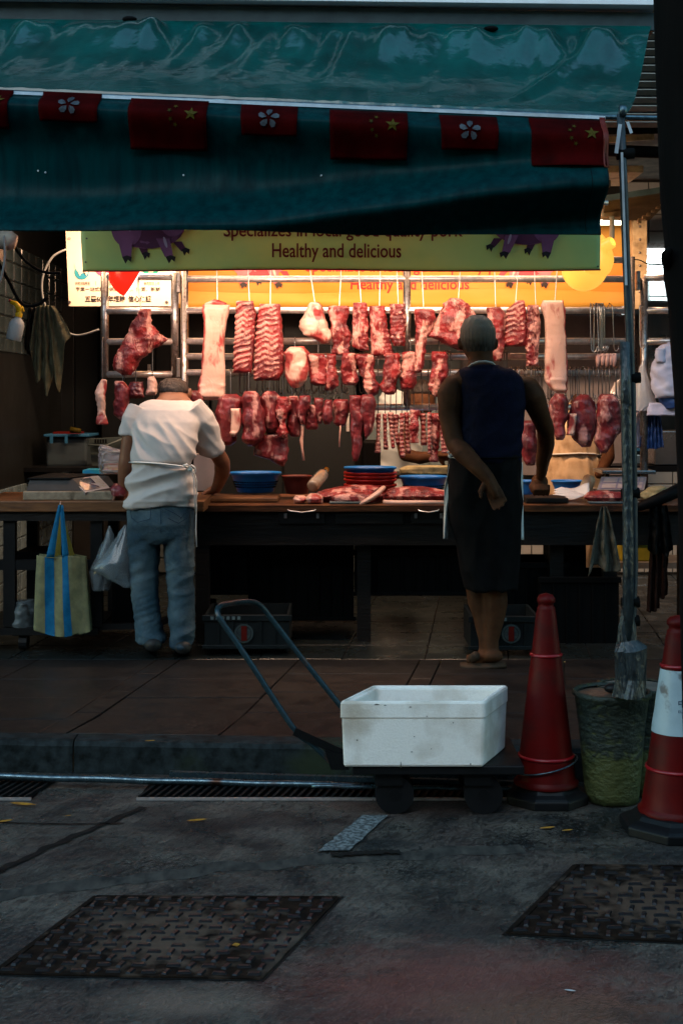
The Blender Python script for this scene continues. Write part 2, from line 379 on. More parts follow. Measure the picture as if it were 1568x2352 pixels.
# shop floor
fl = struct(MB().add([(-6, 6.9, PAV-.012), (6, 6.9, PAV-.012), (6, 10.4, PAV-.012), (-6, 10.4, PAV-.012)], [(0, 1, 2, 3)]).build('shop_floor', M['grout']))
for i in range(-6, 7):
    for j in range(9):
        if abs(i*.4+.2) > 2.7: continue
        x0 = i*.4; y0 = 6.91+j*.385; q = [(x0+.003+.1*(y0-6.9), y0), (x0+.397+.1*(y0-6.9), y0), (x0+.397+.1*(y0-6.52), y0+.38), (x0+.003+.1*(y0-6.52), y0+.38)]
        mb = MB(); inset_tile(mb, q, PAV-.011, PAV-.001+random.uniform(-.0008, .0008)); mb.build('floor_tile', M['floor_tile'], fl)
# joints in the road, patched trench, painted mark
def ribbon(pts, wd, z, seed=0):
    mb = MB(); N = 40
    seg = []
    for i in range(len(pts)-1):
        for k in range(N//(len(pts)-1)): seg.append(lerp(Vector(pts[i]), Vector(pts[i+1]), k/(N//(len(pts)-1))))
    seg.append(Vector(pts[-1]))
    for i, p in enumerate(seg):
        t = (seg[min(i+1, len(seg)-1)]-seg[max(i-1, 0)]).normalized(); nn = Vector((-t.y, t.x, 0))
        ww = wd*(1+.7*noise.noise(Vector((i*.5, seed, 0)))); sh = wd*.5*noise.noise(Vector((i*.3, seed, 7)))
        mb.v += [p+nn*(sh-ww/2)+Vector((0, 0, z)), p+nn*(sh+ww/2)+Vector((0, 0, z))]
    for i in range(len(seg)-1): mb.f.append((2*i, 2*i+1, 2*i+3, 2*i+2)); mb.m.append(0)
    return mb
def G0(px, py): p = PG(px, py); return (p.x, p.y, 0)
jn = struct(thing('road_joint', None, None))
for pts, wd in (([G0(-60, 2030), G0(120, 1945), G0(330, 1856)], .028), ([G0(-20, 1891), G0(150, 1895), G0(285, 1893)], .012), ([G0(-20, 2012), G0(10, 2003)], .02)):
    ribbon(pts, wd, .004, wd*100).build('joint_sealant', M['tar'], jn)
M['patch'] = mat('trench_patch', (.075, .066, .056), .8, (.022, .021, .020), 26, stretch=(1, .4, 1))
struct(ribbon([G0(-40, 2060), G0(250, 2025), G0(560, 1990), G0(900, 1965), G0(1200, 1950)], .085, .0012, 3).build('road_patch', M['patch']))
struct(ribbon([G0(760, 1968), G0(918, 1960)], .035, .0075, 9).build('tar_patch', M['tar']))
q = [G0(832, 1877), G0(890, 1877), G0(803, 1958), G0(730, 1959)]
mb = MB(); N = 10
mb.grid(lambda u, v: lerp(lerp(Vector(q[0]), Vector(q[1]), u), lerp(Vector(q[3]), Vector(q[2]), u), v)+Vector((0, 0, .0072))+(Vector((.006*noise.noise(Vector((u*9, v*14, 3))), 0, 0)) if 0 < u < 1 else Vector((.012*noise.noise(Vector((u*4, v*9, 1))), 0, 0))), 8, 14)
struct(mb.build('road_marking', M['paint']))

# manhole covers: sunk plate, frame, raised tread bars
def cover(name, label, cr, nx, ny, seed):
    c = [Vector(PG(*p)) for p in cr]        # back left, back right, front right, front left
    rnd = random.Random(seed)
    base = sum(c, Vector())/4; t = thing(name, label, 'manhole cover', (base.x, base.y, 0))
    def at(u, v, z=0): p = lerp(lerp(c[3], c[2], u), lerp(c[0], c[1], u), v); return Vector((p.x, p.y, z))
    MB().add([at(-.022, -.022, .0015), at(1.022, -.022, .0015), at(1.022, 1.022, .0015), at(-.022, 1.022, .0015)], [(0, 1, 2, 3)]).build('bedding', M['tar'], t)
    MB().add([at(.012, .015, .0035), at(.988, .015, .0035), at(.988, .985, .0035), at(.012, .985, .0035)], [(0, 1, 2, 3)]).build('plate', M['iron'], t)
    fr = MB()
    for a, b in ((at(0, 0), at(1, 0)), (at(1, 0), at(1, 1)), (at(1, 1), at(0, 1)), (at(0, 1), at(0, 0))):
        fr.bar(a+Vector((0, 0, .003)), b+Vector((0, 0, .003)), .012, .005)
    fr.build('rim', M['iron'], t)
    ux = (c[1]-c[0]).normalized(); wid = (c[1]-c[0]).length
    me = None
    for i in range(nx):
        for j in range(ny):
            u = (i+.5)/nx; v = (j+.5)/ny; hor = (i+j) % 2 == 0
            if rnd.random() < .06: continue
            p = at(u, v, .0035)
            if me is None:
                L, W = wid/nx*.80, .0135; mb = MB()
                mb.add([(-L/2, -W/2, 0), (L/2, -W/2, 0), (L/2, W/2, 0), (-L/2, W/2, 0), (-L/2+.004, -W/2+.002, .005), (L/2-.004, -W/2+.002, .005), (L/2-.004, W/2-.002, .005), (-L/2+.004, W/2-.002, .005)],
                       [(0, 1, 5, 4), (1, 2, 6, 5), (2, 3, 7, 6), (3, 0, 4, 7), (4, 5, 6, 7)])
                me = bpy.data.meshes.new('tread_bar'); me.from_pydata(mb.v, [], mb.f); me.materials.append(M['iron_bar'])
            o = bpy.data.objects.new('tread_bar', me); col.objects.link(o); o.parent = t; o.location = p-t.location
            o.rotation_euler.z = rnd.uniform(-.06, .06) if hor else R(74)+rnd.uniform(-.1, .1)
    return t
cover('manhole_cover', 'rusty iron manhole cover with pale worn centre at bottom left of the road', [(222, 2062), (775, 2064), (598, 2250), (-12, 2238)], 15, 13, 3)
cover('manhole_cover', 'darker manhole cover cut off by the right edge of the photo', [(1322, 1990), (1830, 1994), (1700, 2172), (1166, 2146)], 13, 12, 5)

def worn_centre(m):                         # traffic has polished the middle of the cover
    n = m.node_tree.nodes; l = m.node_tree.links; b = n['Principled BSDF']; tc = n.new('ShaderNodeTexCoord'); ln = n.new('ShaderNodeVectorMath'); ln.operation = 'LENGTH'; l.new(tc.outputs['Object'], ln.inputs[0])
    z = n.new('ShaderNodeTexNoise'); z.inputs['Scale'].default_value = 16; z.inputs['Detail'].default_value = 7; l.new(tc.outputs['Object'], z.inputs[0])
    a = n.new('ShaderNodeMath'); a.operation = 'MULTIPLY_ADD'; a.inputs[1].default_value = .9; l.new(z.outputs[0], a.inputs[0]); l.new(ln.outputs['Value'], a.inputs[2])
    r = n.new('ShaderNodeMapRange'); r.inputs[1].default_value = .52; r.inputs[2].default_value = .72; r.inputs[3].default_value = .9; r.inputs[4].default_value = 0; l.new(a.outputs[0], r.inputs[0])
    x = n.new('ShaderNodeMix'); x.data_type = 'RGBA'; l.new(r.outputs[0], x.inputs[0]); l.new(b.inputs['Base Color'].links[0].from_socket, x.inputs[6]); x.inputs[7].default_value = (.095, .062, .044, 1); l.new(x.outputs[2], b.inputs['Base Color'])
worn_centre(M['iron'])
# drain grates in the gutter
def grate(label, a, b, nbar, slim):
    y0, y1 = kerb_y(0)-.30, kerb_y(0)-.045
    t = thing('drain_grate', label, 'drain grate', ((a+b)/2, 5, 0))
    MB().add([(a, y0, .003), (b, y0-.0, .003), (b+.02, y1, .003), (a+.02, y1, .003)], [(0, 1, 2, 3)]).build('pit', M['black'], t)
    fr = MB(); fr.bar((a, y0, .006), (b, y0, .006), .012, .008); fr.build('rim', M['steel'], t)
    me = None
    for i in range(nbar):
        x = a+(b-a)*(i+.3)/nbar
        if me is None:
            mb = MB().bar((0, 0, 0), (.06, y1-y0-.01, 0), slim, .012); me = bpy.data.meshes.new('grate_bar'); me.from_pydata(mb.v, [], mb.f); me.materials.append(M['tar'])
        o = bpy.data.objects.new('grate_bar', me); col.objects.link(o); o.parent = t; o.location = Vector((x, y0+.006, .009))-t.location
grate('long slotted drain grate in the gutter under the loose steel pipes', -.70, .62, 46, .010)
grate('short slotted drain grate at the left edge of the gutter', -1.75, -1.06, 24, .010)

# steel pipes lying in the gutter
def pipe(label, a, b, r, m='galv', name='steel_pipe', sq=False):
    mb = MB(); n = 30; pts = [lerp(Vector(a), Vector(b), i/n)+Vector((0, 0, .0012*math.sin(i*.8))) for i in range(n+1)]
    if sq: mb.bar(a, b, 2*r, 1.5*r)
    else: mb.tube(pts, r, 14)
    return tag(mb.build(name, M[m], smooth=not sq), label, 'pipe', 'loose pipes lying along the kerb')
pipe('long round galvanised pipe lying in the gutter, running out at the left', P(-60, 1782, 5.10), P(836, 1806, 5.02), .0125)
pipe('square steel tube lying against the kerb behind the round pipe', P(390, 1777, 5.13), P(1255, 1801, 5.06), .0115, sq=True)
pipe('thin pipe end lying beneath the trolley wheel', P(716, 1806, 4.97), P(1190, 1812, 4.93), .008)

# leaves and litter
M['leaf'] = mat('dry_leaf', (.45, .22, .03), .6, (.2, .08, .02), 40)
M['litter'] = mat('paper_litter', (.5, .5, .48), .7, (.3, .3, .3), 30)
for k, (px, py, z, s, lab, m) in enumerate([(53, 1853, 0, .05, 'long yellow leaf at the left edge by the kerb pipe', 'leaf'), (453, 1889, 0, .035, 'curled yellow leaf on the road in front of the grate', 'leaf'), (10, 1891, 0, .03, 'brown leaf at the left edge of the road by the crack', 'leaf'),
        (157, 1877, 0, .012, 'tiny pale leaf scrap left of the road crack', 'leaf'), (1256, 1906, 0, .028, 'yellow leaf on the road below the plain red cone', 'leaf'), (1302, 1911, 0, .02, 'small pale leaf beside the yellow leaf near the cones', 'leaf'), (345, 1705, PAV, .02, 'small red scrap lying on the kerb stone', 'leaf'),
        (1308, 2280, 0, .014, 'small white scrap on the road at lower right', 'litter')]):
    c = PG(px, py, z); mb = MB(); a0 = random.uniform(-.5, .5)
    def lf(u, v, c=c, a0=a0, s=s, k=k):
        x = (u-.5)*2; hw = .28*(1-x*x)**.8*s; y = (v-.5)*2*hw; zz = .004+z_[0]+.25*s*(x*x)*.5+abs(y)*.5
        return (c.x+x*s*math.cos(a0)-y*math.sin(a0), c.y+x*s*math.sin(a0)+y*math.cos(a0), zz)
    z_ = [z]
    mb.grid(lf, 8, 3); tag(mb.build('fallen_leaf' if m == 'leaf' else 'paper_scrap', M[m], smooth=True), lab, 'leaf' if m == 'leaf' else 'litter', 'leaves and scraps on the ground')
o = tag(MB().grid(lambda u, v: (P(0, 0, 1)*0)+PG(530+22*u-8*v, 3700*.588+6*v-3)+Vector((0, 0, .004+.004*math.sin(u*3))), 4, 2).build('fallen_leaf', M['leaf']), 'reddish leaf scrap on the dark road near the centre', 'leaf', 'leaves and scraps on the ground')

# ------------------------------------------------------------------ shop shell
LW, RW, BK = -1.90, 2.75, 10.2
struct(MB().box(LW-.12, LW, 7.0, BK+.1, 0, 2.9).build('wall_left', M['dark_wall']))
struct(MB().box(LW-.1, RW+.1, BK+.012, BK+.15, 0, 3.3).build('wall_back', M['plaster']))
struct(MB().box(RW, RW+.12, 7.0, BK+.1, 0, 3.3).build('wall_right', M['plaster']))
struct(MB().box(LW-.12, RW+.1, 6.7, BK+.15, 2.92, 3.1).build('ceiling', M['conc']))
bld = tag(MB().box(-14, 14, 6.75, 12, 3.12, 8.5).box(-14, LW-.14, 6.95, 12, 0, 3.1).box(RW+.14, 14, 6.95, 12, 0, 3.1).build('building', M['facade']), 'concrete building that holds the butcher shop on its ground floor', 'building')
tag(MB().box(-22, 22, -16, -7.5, 0, 8.5).build('building', M['facade']), 'row of buildings across the street, behind the photographer', 'building')
wl = [o for o in bpy.data.objects if o.name == 'wall_left'][0]; wb = [o for o in bpy.data.objects if o.name == 'wall_back'][0]
def tiles(par, org, du, dv, nu, nv, tw, th, mt, nrm, skip=None):
    me = None
    du = Vector(du); dv = Vector(dv); nrm = Vector(nrm)
    for i in range(nu):
        for j in range(nv):
            if skip and skip(i, j): continue
            if me is None:
                a, b, g, e = tw-.004, th-.004, .010, .006
                vs = [du*x+dv*y for x, y in ((0, 0), (a, 0), (a, b), (0, b))]; vt = [du*x+dv*y+nrm*g for x, y in ((e, e), (a-e, e), (a-e, b-e), (e, b-e))]
                me = bpy.data.meshes.new('wall_tile'); me.from_pydata(vs+vt, [], [(0, 1, 5, 4), (1, 2, 6, 5), (2, 3, 7, 6), (3, 0, 4, 7), (4, 5, 6, 7)]); me.materials.append(mt)
            o = bpy.data.objects.new('wall_tile', me); col.objects.link(o); o.parent = par
            o.location = Vector(org)+du*(i*tw)+dv*(j*th)-par.location
            o.rotation_euler = (random.uniform(-.004, .004),)*3
g1 = MB().box(RW-2.2, RW-.05, BK-.0, BK+.008, .12, 1.0).box(1.95, RW-.05, BK, BK+.008, 1.6, 2.9).build('grout', M['plaster'], wb)
tiles(wb, (.95, BK-.001, .13), (1, 0, 0), (0, 0, 1), 9, 8, .2, .105, M['tile'], (0, -1, 0))
tiles(wb, (1.98, BK-.001, 1.62), (1, 0, 0), (0, 0, 1), 3, 11, .2, .117, M['tile'], (0, -1, 0))
tiles(wb, (LW+.4, BK-.001, .13), (1, 0, 0), (0, 0, 1), 11, 3, .2, .105, M['tile_dirty'], (0, -1, 0))
M['left_tile'] = mat('pale_blue_tile', (.16, .22, .24), .2, (.09, .13, .15), 6)
tiles(wl, (LW+.001, 7.3, .13), (0, 1, 0), (0, 0, 1), 14, 7, .2, .105, M['left_tile'], (1, 0, 0))
M['dark_tile'] = mat('dark_wall_tile', (.035, .05, .055), .15, (.02, .03, .033), 6)
tiles(wl, (LW+.001, 7.9, 1.63), (0, 1, 0), (0, 0, 1), 11, 6, .2, .105, M['dark_tile'], (1, 0, 0))

# stainless cupboards and panels at the back
M['sspanel'] = mat('stainless_panel', (.30, .31, .31), .3, (.2, .2, .2), 3, metal=.85, rvar=.1, c3=(.16, .14, .12), scale3=6)
M['teal_panel'] = mat('grey_green_panel', (.16, .20, .20), .35, (.12, .155, .155), 4)
M['grey_panel'] = mat('grey_enamel_panel', (.23, .20, .21), .5, (.18, .16, .16), 4)
def cabinet(name, label, x0, x1, d, y0, y1, m, cat='cabinet', doors=2, knob=True, depth=.3):
    a = P(x0, y1, d); b = P(x1, y0, d); t = thing(name, label, cat, ((a.x+b.x)/2, d+depth/2, a.z))
    MB().box(a.x, b.x, d+.02, d+depth, a.z, b.z).build('carcass', M[m], t)
    wd = (b.x-a.x)/doors
    for i in range(doors):
        q = MB().box(a.x+wd*i+.006, a.x+wd*(i+1)-.006, d, d+.018, a.z+.01, b.z-.01).build('door', M[m], t, bevel=.003)
        if knob: MB().box(a.x+wd*(i+.9)-.01, a.x+wd*(i+.9)+.01, d-.02, d-.001, (a.z+b.z)/2-.06, (a.z+b.z)/2+.06).build('handle', M['steel'], q)
    return t
cabinet('metal_cabinet', 'dark metal cabinet behind the left gate of the rack', 232, 480, 9.6, 705, 1010, 'dark_wall', depth=.5)
cabinet('tall_cabinet', 'dark wall panel doors left of the rack gate', 115, 228, 9.75, 690, 1060, 'dark_wall', knob=False)
cabinet('refrigerator', 'dark refrigerator behind the hanging dark meat', 485, 815, 9.5, 700, 1240, 'dark_wall', 'refrigerator', depth=.6)
cabinet('wall_locker', 'grey green locker behind the man with black hair', 838, 1060, 9.9, 720, 1200, 'teal_panel', doors=3, knob=False, depth=.2)
cabinet('grey_cabinet', 'mauve grey cabinet behind the bundle of empty hooks', 1062, 1462, 9.7, 722, 1095, 'grey_panel', depth=.4, knob=False)
cabinet('stainless_cupboard', 'brushed stainless cupboard at the far right behind the side gate', 1478, 1600, 9.4, 690, 905, 'sspanel', doors=1, knob=False, depth=.4)

# ------------------------------------------------------------------ awning
def tarp_mat(name, c, c2, rough, rot=(0, 0, 0)):
    return mat(name, c, rough, c2, 3.2, 7, bump=.28, bscale=20, rvar=.06, coat=.9, coat_ior=1.55, spec=.06, contrast=(.35, .7), c3=tuple(x*.45 for x in c), scale3=6, con3=(.56, .72))
M['tarp'] = tarp_mat('green_tarpaulin', (.0003, .066, .062), (.0002, .022, .022), .32)
M['drape'] = mat('green_canvas_drape', (.0003, .026, .029), .4, (.0002, .013, .016), 30, stretch=(1, 1, .06), bump=.25, rvar=.08, spec=.04)
M['gutter'] = mat('grey_gutter', (.035, .055, .062), .5, (.022, .036, .042), 12)
M['whitecloth'] = mat('white_hem', (.42, .48, .52), .6, (.3, .34, .38), 20)
AT = thing('awning', 'glossy green tarpaulin awning sloping above the stall', 'awning', (0, 5.4, 2.5))
A0, A1, B0, B1 = P(-120, 42, 5.9), P(1494, 60, 5.9), P(-120, 206, 4.88), P(1432, 262, 4.88)
B1 = P(1432, 266, 4.88)
def awn(u, v):                               # v 0 at the top edge
    p = lerp(lerp(A0, A1, u), lerp(B0, B1, u), v)
    x, s = p.x*2.0, v
    edge = math.sin(math.pi*min(1, v*1.0))
    pl = noise.noise(Vector((x*3.2+s*1.3, s*.7, 1.5)))              # pleats fanning from the upper rail
    q = noise.noise(Vector((x*7.5+s*3.5, s*1.2, 1.5)))*(1-ss(.2, .6, s)*.85)
    f = (.026*q+.014*pl)*(1-s)**.8*ss(0, .10, s)
    rd = 1-abs(noise.noise(Vector((x*3.4-s*2.5, s*1.6+x*.8, 4.1))))*2.2
    f += .004*rd*edge*s+.052*math.exp(-((s-.12-.05*noise.noise(Vector((x*3, 0, 3))))/.13)**2)*ss(0, .10, s)*max(.05, .45+1.3*noise.noise(Vector((x*4.2+1, s*2, 8))))
    f += .0045*(noise.noise(Vector((x*6+s*5, s*3, 2.2))))*edge
    f += .0016*(noise.noise(Vector((x*18, s*9, 7))))*edge
    cu = lerp(.945, .755, v); f += .03*math.exp(-((u-cu)/.012)**2)*edge
    f -= .11*edge**1.1*(.8+.2*math.sin(x*1.1))
    n = Vector((0, -.45, .9))
    return p+n*f
m_ = MB().grid(awn, 230, 90); m_.build('canopy', M['tarp'], AT, smooth=True)
gm = MB(); ga, gb = P(-140, 2, 5.93), P(1503, 30, 5.93)
gm.bar(ga+Vector((0, .05, -.035)), gb+Vector((0, .05, -.035)), .10, .075); gm.build('gutter', M['gutter'], AT, bevel=.004)
MB().bar(P(-140, -7, 5.93), P(1503, 12, 5.93), .12, .028).build('bright_gap', mat('bright_gap_white', (.7, .74, .78), .5, (.6, .62, .66), 9), AT)  # white bar standing in for the bright sky gap above the gutter
for px, py in ((298, 44), (1127, 74-8)):
    MB().ball(P(px, py, 5.84), .03, .02, .012).build('clamp', M['black'], AT)
hm = MB(); N = 80
def railz(px): return 268-(1-(px+0)/1385)*58 if px < 1385 else 268
for i in range(N+1):
    px = lerp(-100, 1430, i/N); py = railz(px)-6
    hm.v += [P(px, py-3+3*noise.noise(Vector((px*.03, 0, 0))), 4.865), P(px, py+9, 4.86)]
for i in range(N): hm.f.append((2*i, 2*i+1, 2*i+3, 2*i+2)); hm.m.append(0)
hm.build('hem', M['tarp'], AT, solid=.008)
tag(MB().tube([P(-120, railz(-120)+1, 4.83), P(600, railz(600)+1, 4.83), P(1385, 269, 4.83), P(1567, 272, 4.83), P(1600, 272.5, 4.83)], .0085, 12).build('cross_pipe', M['galv'], smooth=True), 'thin galvanised pipe carrying the awning edge and pole top', 'pipe')
# the hanging front drape
DD = 4.80
def droff(X, z):                              # distance the cloth stands out towards the street
    px = HX+X*FP/DD; py = HY-(z-HC)*FP/DD
    top = railz(px)
    ridge = 548-16*ss(0, 700, px)-95*ss(450, 1420, px)+7*noise.noise(Vector((px*.004, 1, 0)))
    amp = .15
    o = amp*(math.exp(-((py-ridge)/62)**2) if py < ridge else math.exp(-((py-ridge)/40)**2))
    r2 = top+42+.012*px; o += .085*(math.exp(-((py-r2)/62)**2) if py > r2 else math.exp(-((py-r2)/30)**2))
    rl = ridge+78+.02*px; o += .035*math.exp(-((py-rl)/24)**2)*ss(350, 1100, px)
    o += .004*noise.noise(Vector((px*.02, py*.008, 5)))+.009*noise.noise(Vector((px*.006, py*.012, 9)))
    o *= ss(-4, 24, py-top)
    return o
def drape(X, z, e=0.0): return Vector((X, DD-droff(X, z)-e, z))
def dpx(px, py, e=0.0): p = P(px, py, DD); return drape(p.x, p.z, e)
DT = thing('awning_drape', 'dark green canvas drape hanging in folds from the awning front', 'awning drape', (0, DD, 1.9))
def drf(u, v):
    px = lerp(-110, 1383-8*v, u); return dpx(px, lerp(railz(px)+2, 541+1.5*math.sin(px*.01), v))
MB().grid(drf, 200, 110).build('cloth', M['drape'], DT, smooth=True, solid=.002)
hb = MB(); 
hb.grid(lambda u, v: dpx(lerp(-110, 1374, u), lerp(529, 540, v), .003), 120, 2); hb.build('hem', M['drape'], DT, smooth=True)
MB().grid(lambda u, v: dpx(1340+1.6*u, lerp(398, 536, v), .0035), 1, 30).build('seam', M['black'], DT)
for px, py in ((89, 393), (422, 403), (738, 405), (106, 397)):
    c = dpx(px, py, .004); MB().ball(c, .0035, .002, .0035, 8, 6).build('eyelet', M['whitecloth'], DT)
ban = tag(MB().grid(lambda u, v: dpx(lerp(-100, 1388, u), railz(lerp(-100, 1388, u))-1+8*v, .006), 150, 2).build('bunting_tape', M['whitecloth'], smooth=True), 'white tape running along the drape top and holding the flags', 'tape')
M['flag'] = mat('red_flag_cloth', (.038, .0005, .0007), .7, (.012, .0003, .0004), 7, spec=.02)
M['flag_o'] = mat('red_flag_fold', (.12, .01, .003), .5, (.09, .006, .003), 12)
M['star'] = mat('yellow_star', (.06, .046, .004), .6, (.016, .012, .001), 12)
M['petal'] = mat('white_petal', (.07, .08, .095), .6, (.02, .024, .03), 9)
def star_pts(cx, cy, r, rot, ri=.40):
    return [(cx+(r if k % 2 == 0 else r*ri)*math.sin(rot+math.pi*k/5), cy-(r if k % 2 == 0 else r*ri)*math.cos(rot+math.pi*k/5)) for k in range(10)]
def fan(pts, e, parent, name, m):
    cx = sum(p[0] for p in pts)/len(pts); cy = sum(p[1] for p in pts)/len(pts)
    mb = MB(); mb.v.append(dpx(cx, cy, e)); mb.v += [dpx(x, y, e) for x, y in pts]; n = len(pts)
    mb.f = [(0, i+1, (i+1) % n+1) for i in range(n)]; mb.m = [0]*n
    return mb.build(name, M[m], parent)
def flag(x0, y0, x1, y1, kind, label):
    yl, yr = y0, y0+(x1-x0)*58/1385
    c = dpx((x0+x1)/2, y0); t = thing('flag', label, 'flag', c, 'flags on the bunting')
    MB().grid(lambda u, v: dpx(lerp(x0+4*v*(1 if kind == 'hk' else .4), x1-2*v, u), lerp(lerp(yl, yr, u), y1+(yr-yl)*(u-.5)*.6, v), .010+(.006+.006*math.sin(u*6+x0))*v*v), 16, 14).build('cloth', M['flag'], t, smooth=True, solid=.0008)
    W = x1-x0; H = y1-y0
    if kind == 'cn':
        cx, cy = x1-W*.20, y0+H*.38
        fan(star_pts(cx, cy, 17, .1), .017, t, 'star', 'star')
        for dx, dy in ((-36, -20), (-48, -8), (-46, 12), (-36, 24)): fan(star_pts(cx+dx, cy+dy, 6, .3+dx*.1), .017, t, 'star', 'star')
    else:
        cx, cy = (x0+x1)/2, y0+H*.5
        for k in range(5):
            a = 2*math.pi*k/5+.15; pts = []
            for q, (rr, ww) in enumerate(((5, -1), (12, -7.5), (20, -8), (25, -2), (23, 5), (15, 5), (8, 1.5))):
                pts.append((cx+rr*math.sin(a)+ww*math.cos(a), cy-rr*math.cos(a)+ww*math.sin(a)))
            fan(pts, .017, t, 'petal', 'petal')
            fan([(cx+8*math.sin(a)-.7, cy-8*math.cos(a)), (cx+16*math.sin(a+.15), cy-16*math.cos(a+.15)), (cx+8*math.sin(a)+.7, cy-8*math.cos(a))], .019, t, 'stamen', 'flag')
flag(-90, 204, 34, 303, 'cn', 'red flag with yellow stars cut by the left photo edge')
flag(101, 211, 236, 291, 'hk', 'small red flag with clearly lit white flower, leftmost flower flag')
flag(303, 227, 481, 350, 'cn', 'large red flag with yellow stars between the two leftmost flower flags')
flag(555, 242, 685, 322, 'hk', 'small red flag with white flower, middle one of three flower flags')
flag(757, 254, 934, 372, 'cn', 'large red flag with one bright big yellow star')
flag(1006, 266, 1138, 354, 'hk', 'darkest red flower flag, the one nearest the pole')
flag(1211, 272, 1380, 392, 'cn', 'red star flag at the right corner with an orange folded edge')
MB().grid(lambda u, v: dpx(1373+13*u-3*v, lerp(272, 398, v), .016-.02*u*v), 4, 12).build('folded_edge', M['flag_o'], [o for o in bpy.data.objects if o.get('label', '').startswith('red star flag')][0], smooth=True, solid=.001)

# slatted shutter wall high at the right, and ceiling clutter
sh = thing('slatted_shutter', 'dark horizontal slats high above the stall at the right', 'shutter', P(1480, 260, 6.6))
MB().box(P(1380, 0, 6.66).x, P(1640, 0, 6.66).x, 6.66, 6.70, P(0, 262, 6.66).z, P(0, -20, 6.66).z).build('backing', M['black'], sh)
slat = mat('shutter_slat', (.30, .29, .25), .5, (.2, .19, .17), 9)
for k in range(15):
    py = 18+k*18.6; a = P(1385, py, 6.6); b = P(1640, py+1, 6.6)
    MB().add([a, b, b+Vector((0, .045, -.020)), a+Vector((0, .045, -.020)), a+Vector((0, 0, -.004)), b+Vector((0, 0, -.004))], [(0, 1, 2, 3), (0, 1, 5, 4)]).build('slat', slat, sh)
M['tan'] = mat('stained_cream_paint', (.55, .43, .26), .6, (.36, .26, .14), 14, bump=.1, c3=(.16, .11, .06), scale3=9)
def simple(name, label, cat, x0, x1, y0, y1, d, depth, m, **k):
    a = P(x0, y1, d); b = P(x1, y0, d)
    return tag(MB().box(a.x, b.x, d, d+depth, a.z, b.z).build(name, M[m], **k), label, cat)
simple('beam', 'cream painted beam stub crossing behind the pole', 'beam', 1368, 1477, 380, 396, 7.6, .5, 'tan', bevel=.004)
simple('ceiling_box', 'grey box hanging from the ceiling right of the drape', 'duct', 1330, 1402, 413, 428, 7.7, .3, 'conc', bevel=.004)
simple('concrete_beam', 'concrete beam beneath the shop ceiling beside the drape corner', 'beam', 1250, 1386, 425, 500, 7.9, .35, 'conc', bevel=.004)
simple('junction_box', 'cream junction box with a white pipe coming out below', 'junction box', 1382, 1432, 479, 498, 7.45, .10, 'tan', bevel=.004)
def slab(x0, y0, x1, y1):
    t = MB(); zt = P(0, 440, 8.0).z
    t.add([P(1382, 500, 7.7), P(1490, 500, 7.7), P(1560, 430, 7.1), P(1390, 455, 7.1)], [(0, 1, 2, 3)])
    return t
cs = slab(0, 0, 0, 0); M['soffit'] = mat('dim_soffit', (.16, .125, .075), .8, (.09, .07, .04), 8)
tag(cs.build('soffit_board', M['soffit'], solid=.03), 'stained soffit board over the steel column', 'board')
for k in range(8):
    x = 1468+k*10.5; y = 497-k*8.5
    a = P(x, y, 7.65-k*.06)
    mb = MB().box(a.x-.008, a.x+.010, a.y, a.y+.03, a.z-.035, a.z+.02)
    tag(mb.build('bracket', M['tan'], bevel=.002), 'small cream bracket under the soffit edge, %s' % ('nearest the pole', 'second from the pole', 'third from the pole', 'fourth from the pole', 'fourth from the tree', 'third from the tree', 'second from the tree', 'nearest the tree')[k], 'bracket', 'brackets along the soffit edge')
simple('steel_column', 'riveted yellow steel column behind the rack at the right', 'column', 1452, 1485, 498, 710, 8.55, .08, 'tan', bevel=.003)
sc_ = [o for o in bpy.data.objects if o.name == 'steel_column'][0]
for k in range(6):
    c = P(1452+16, 520+k*30, 8.545); MB().ball(c, .008, .006, .008, 8, 6).build('rivet', M['old_steel'], sc_)
simple('wall_board', 'pinkish cream board behind the rack top corner', 'board', 1392, 1450, 500, 620, 8.9, .03, 'tan')
tag(MB().box(P(1440, 0, 7.4).x, P(1512, 0, 7.4).x, 7.4, 7.43, P(0, 352, 7.4).z, P(0, 346, 7.4).z).bar(P(1382, 322, 7.3), P(1500, 314, 7.3), .02, .03).build('ceiling_rail', M['tan']), 'pale ceiling rail crossing above the pole', 'rail')
for k, (a, b, r, lab) in enumerate([((1386, 345), (1568, 352), .03, 'fat dark duct running under the ceiling'), ((1395, 300), (1568, 297), .02, 'thin dark pipe under the ceiling, above the duct')]):
    tag(MB().tube([P(*a, 7.2), P(*b, 7.2)], r, 12).build('ceiling_pipe', M['black'], smooth=True), lab, 'pipe')
M['tube_light'] = mat('tube_light', (1, 1, 1), .4, emit=(1, .86, .62), estr=1.2)
M['tube_light2'] = mat('cool_tube_light', (1, 1, 1), .4, emit=(.85, .97, 1), estr=1.2)
tf = thing('tube_lamp', 'bright warm tube lamp just right of the drape corner', 'lamp', P(1400, 510, 8.4))
MB().tube([P(1215, 511, 8.4), P(1437, 511, 8.4)], .015, 12).build('tube', M['tube_light'], tf, smooth=True)
MB().bar(P(1210, 501, 8.42), P(1440, 501, 8.42), .05, .03).build('housing', M['steel'], tf)
tf = thing('tube_lamp', 'cool white tube lamp on the tiled wall by the tree', 'lamp', P(1515, 577, 10.0))
MB().tube([P(1487, 578, 10.05), P(1600, 578, 10.05)], .02, 12).build('tube', M['tube_light2'], tf, smooth=True)
MB().bar(P(1484, 565, 10.1), P(1604, 565, 10.1), .08, .04).build('housing', M['old_steel'], tf)
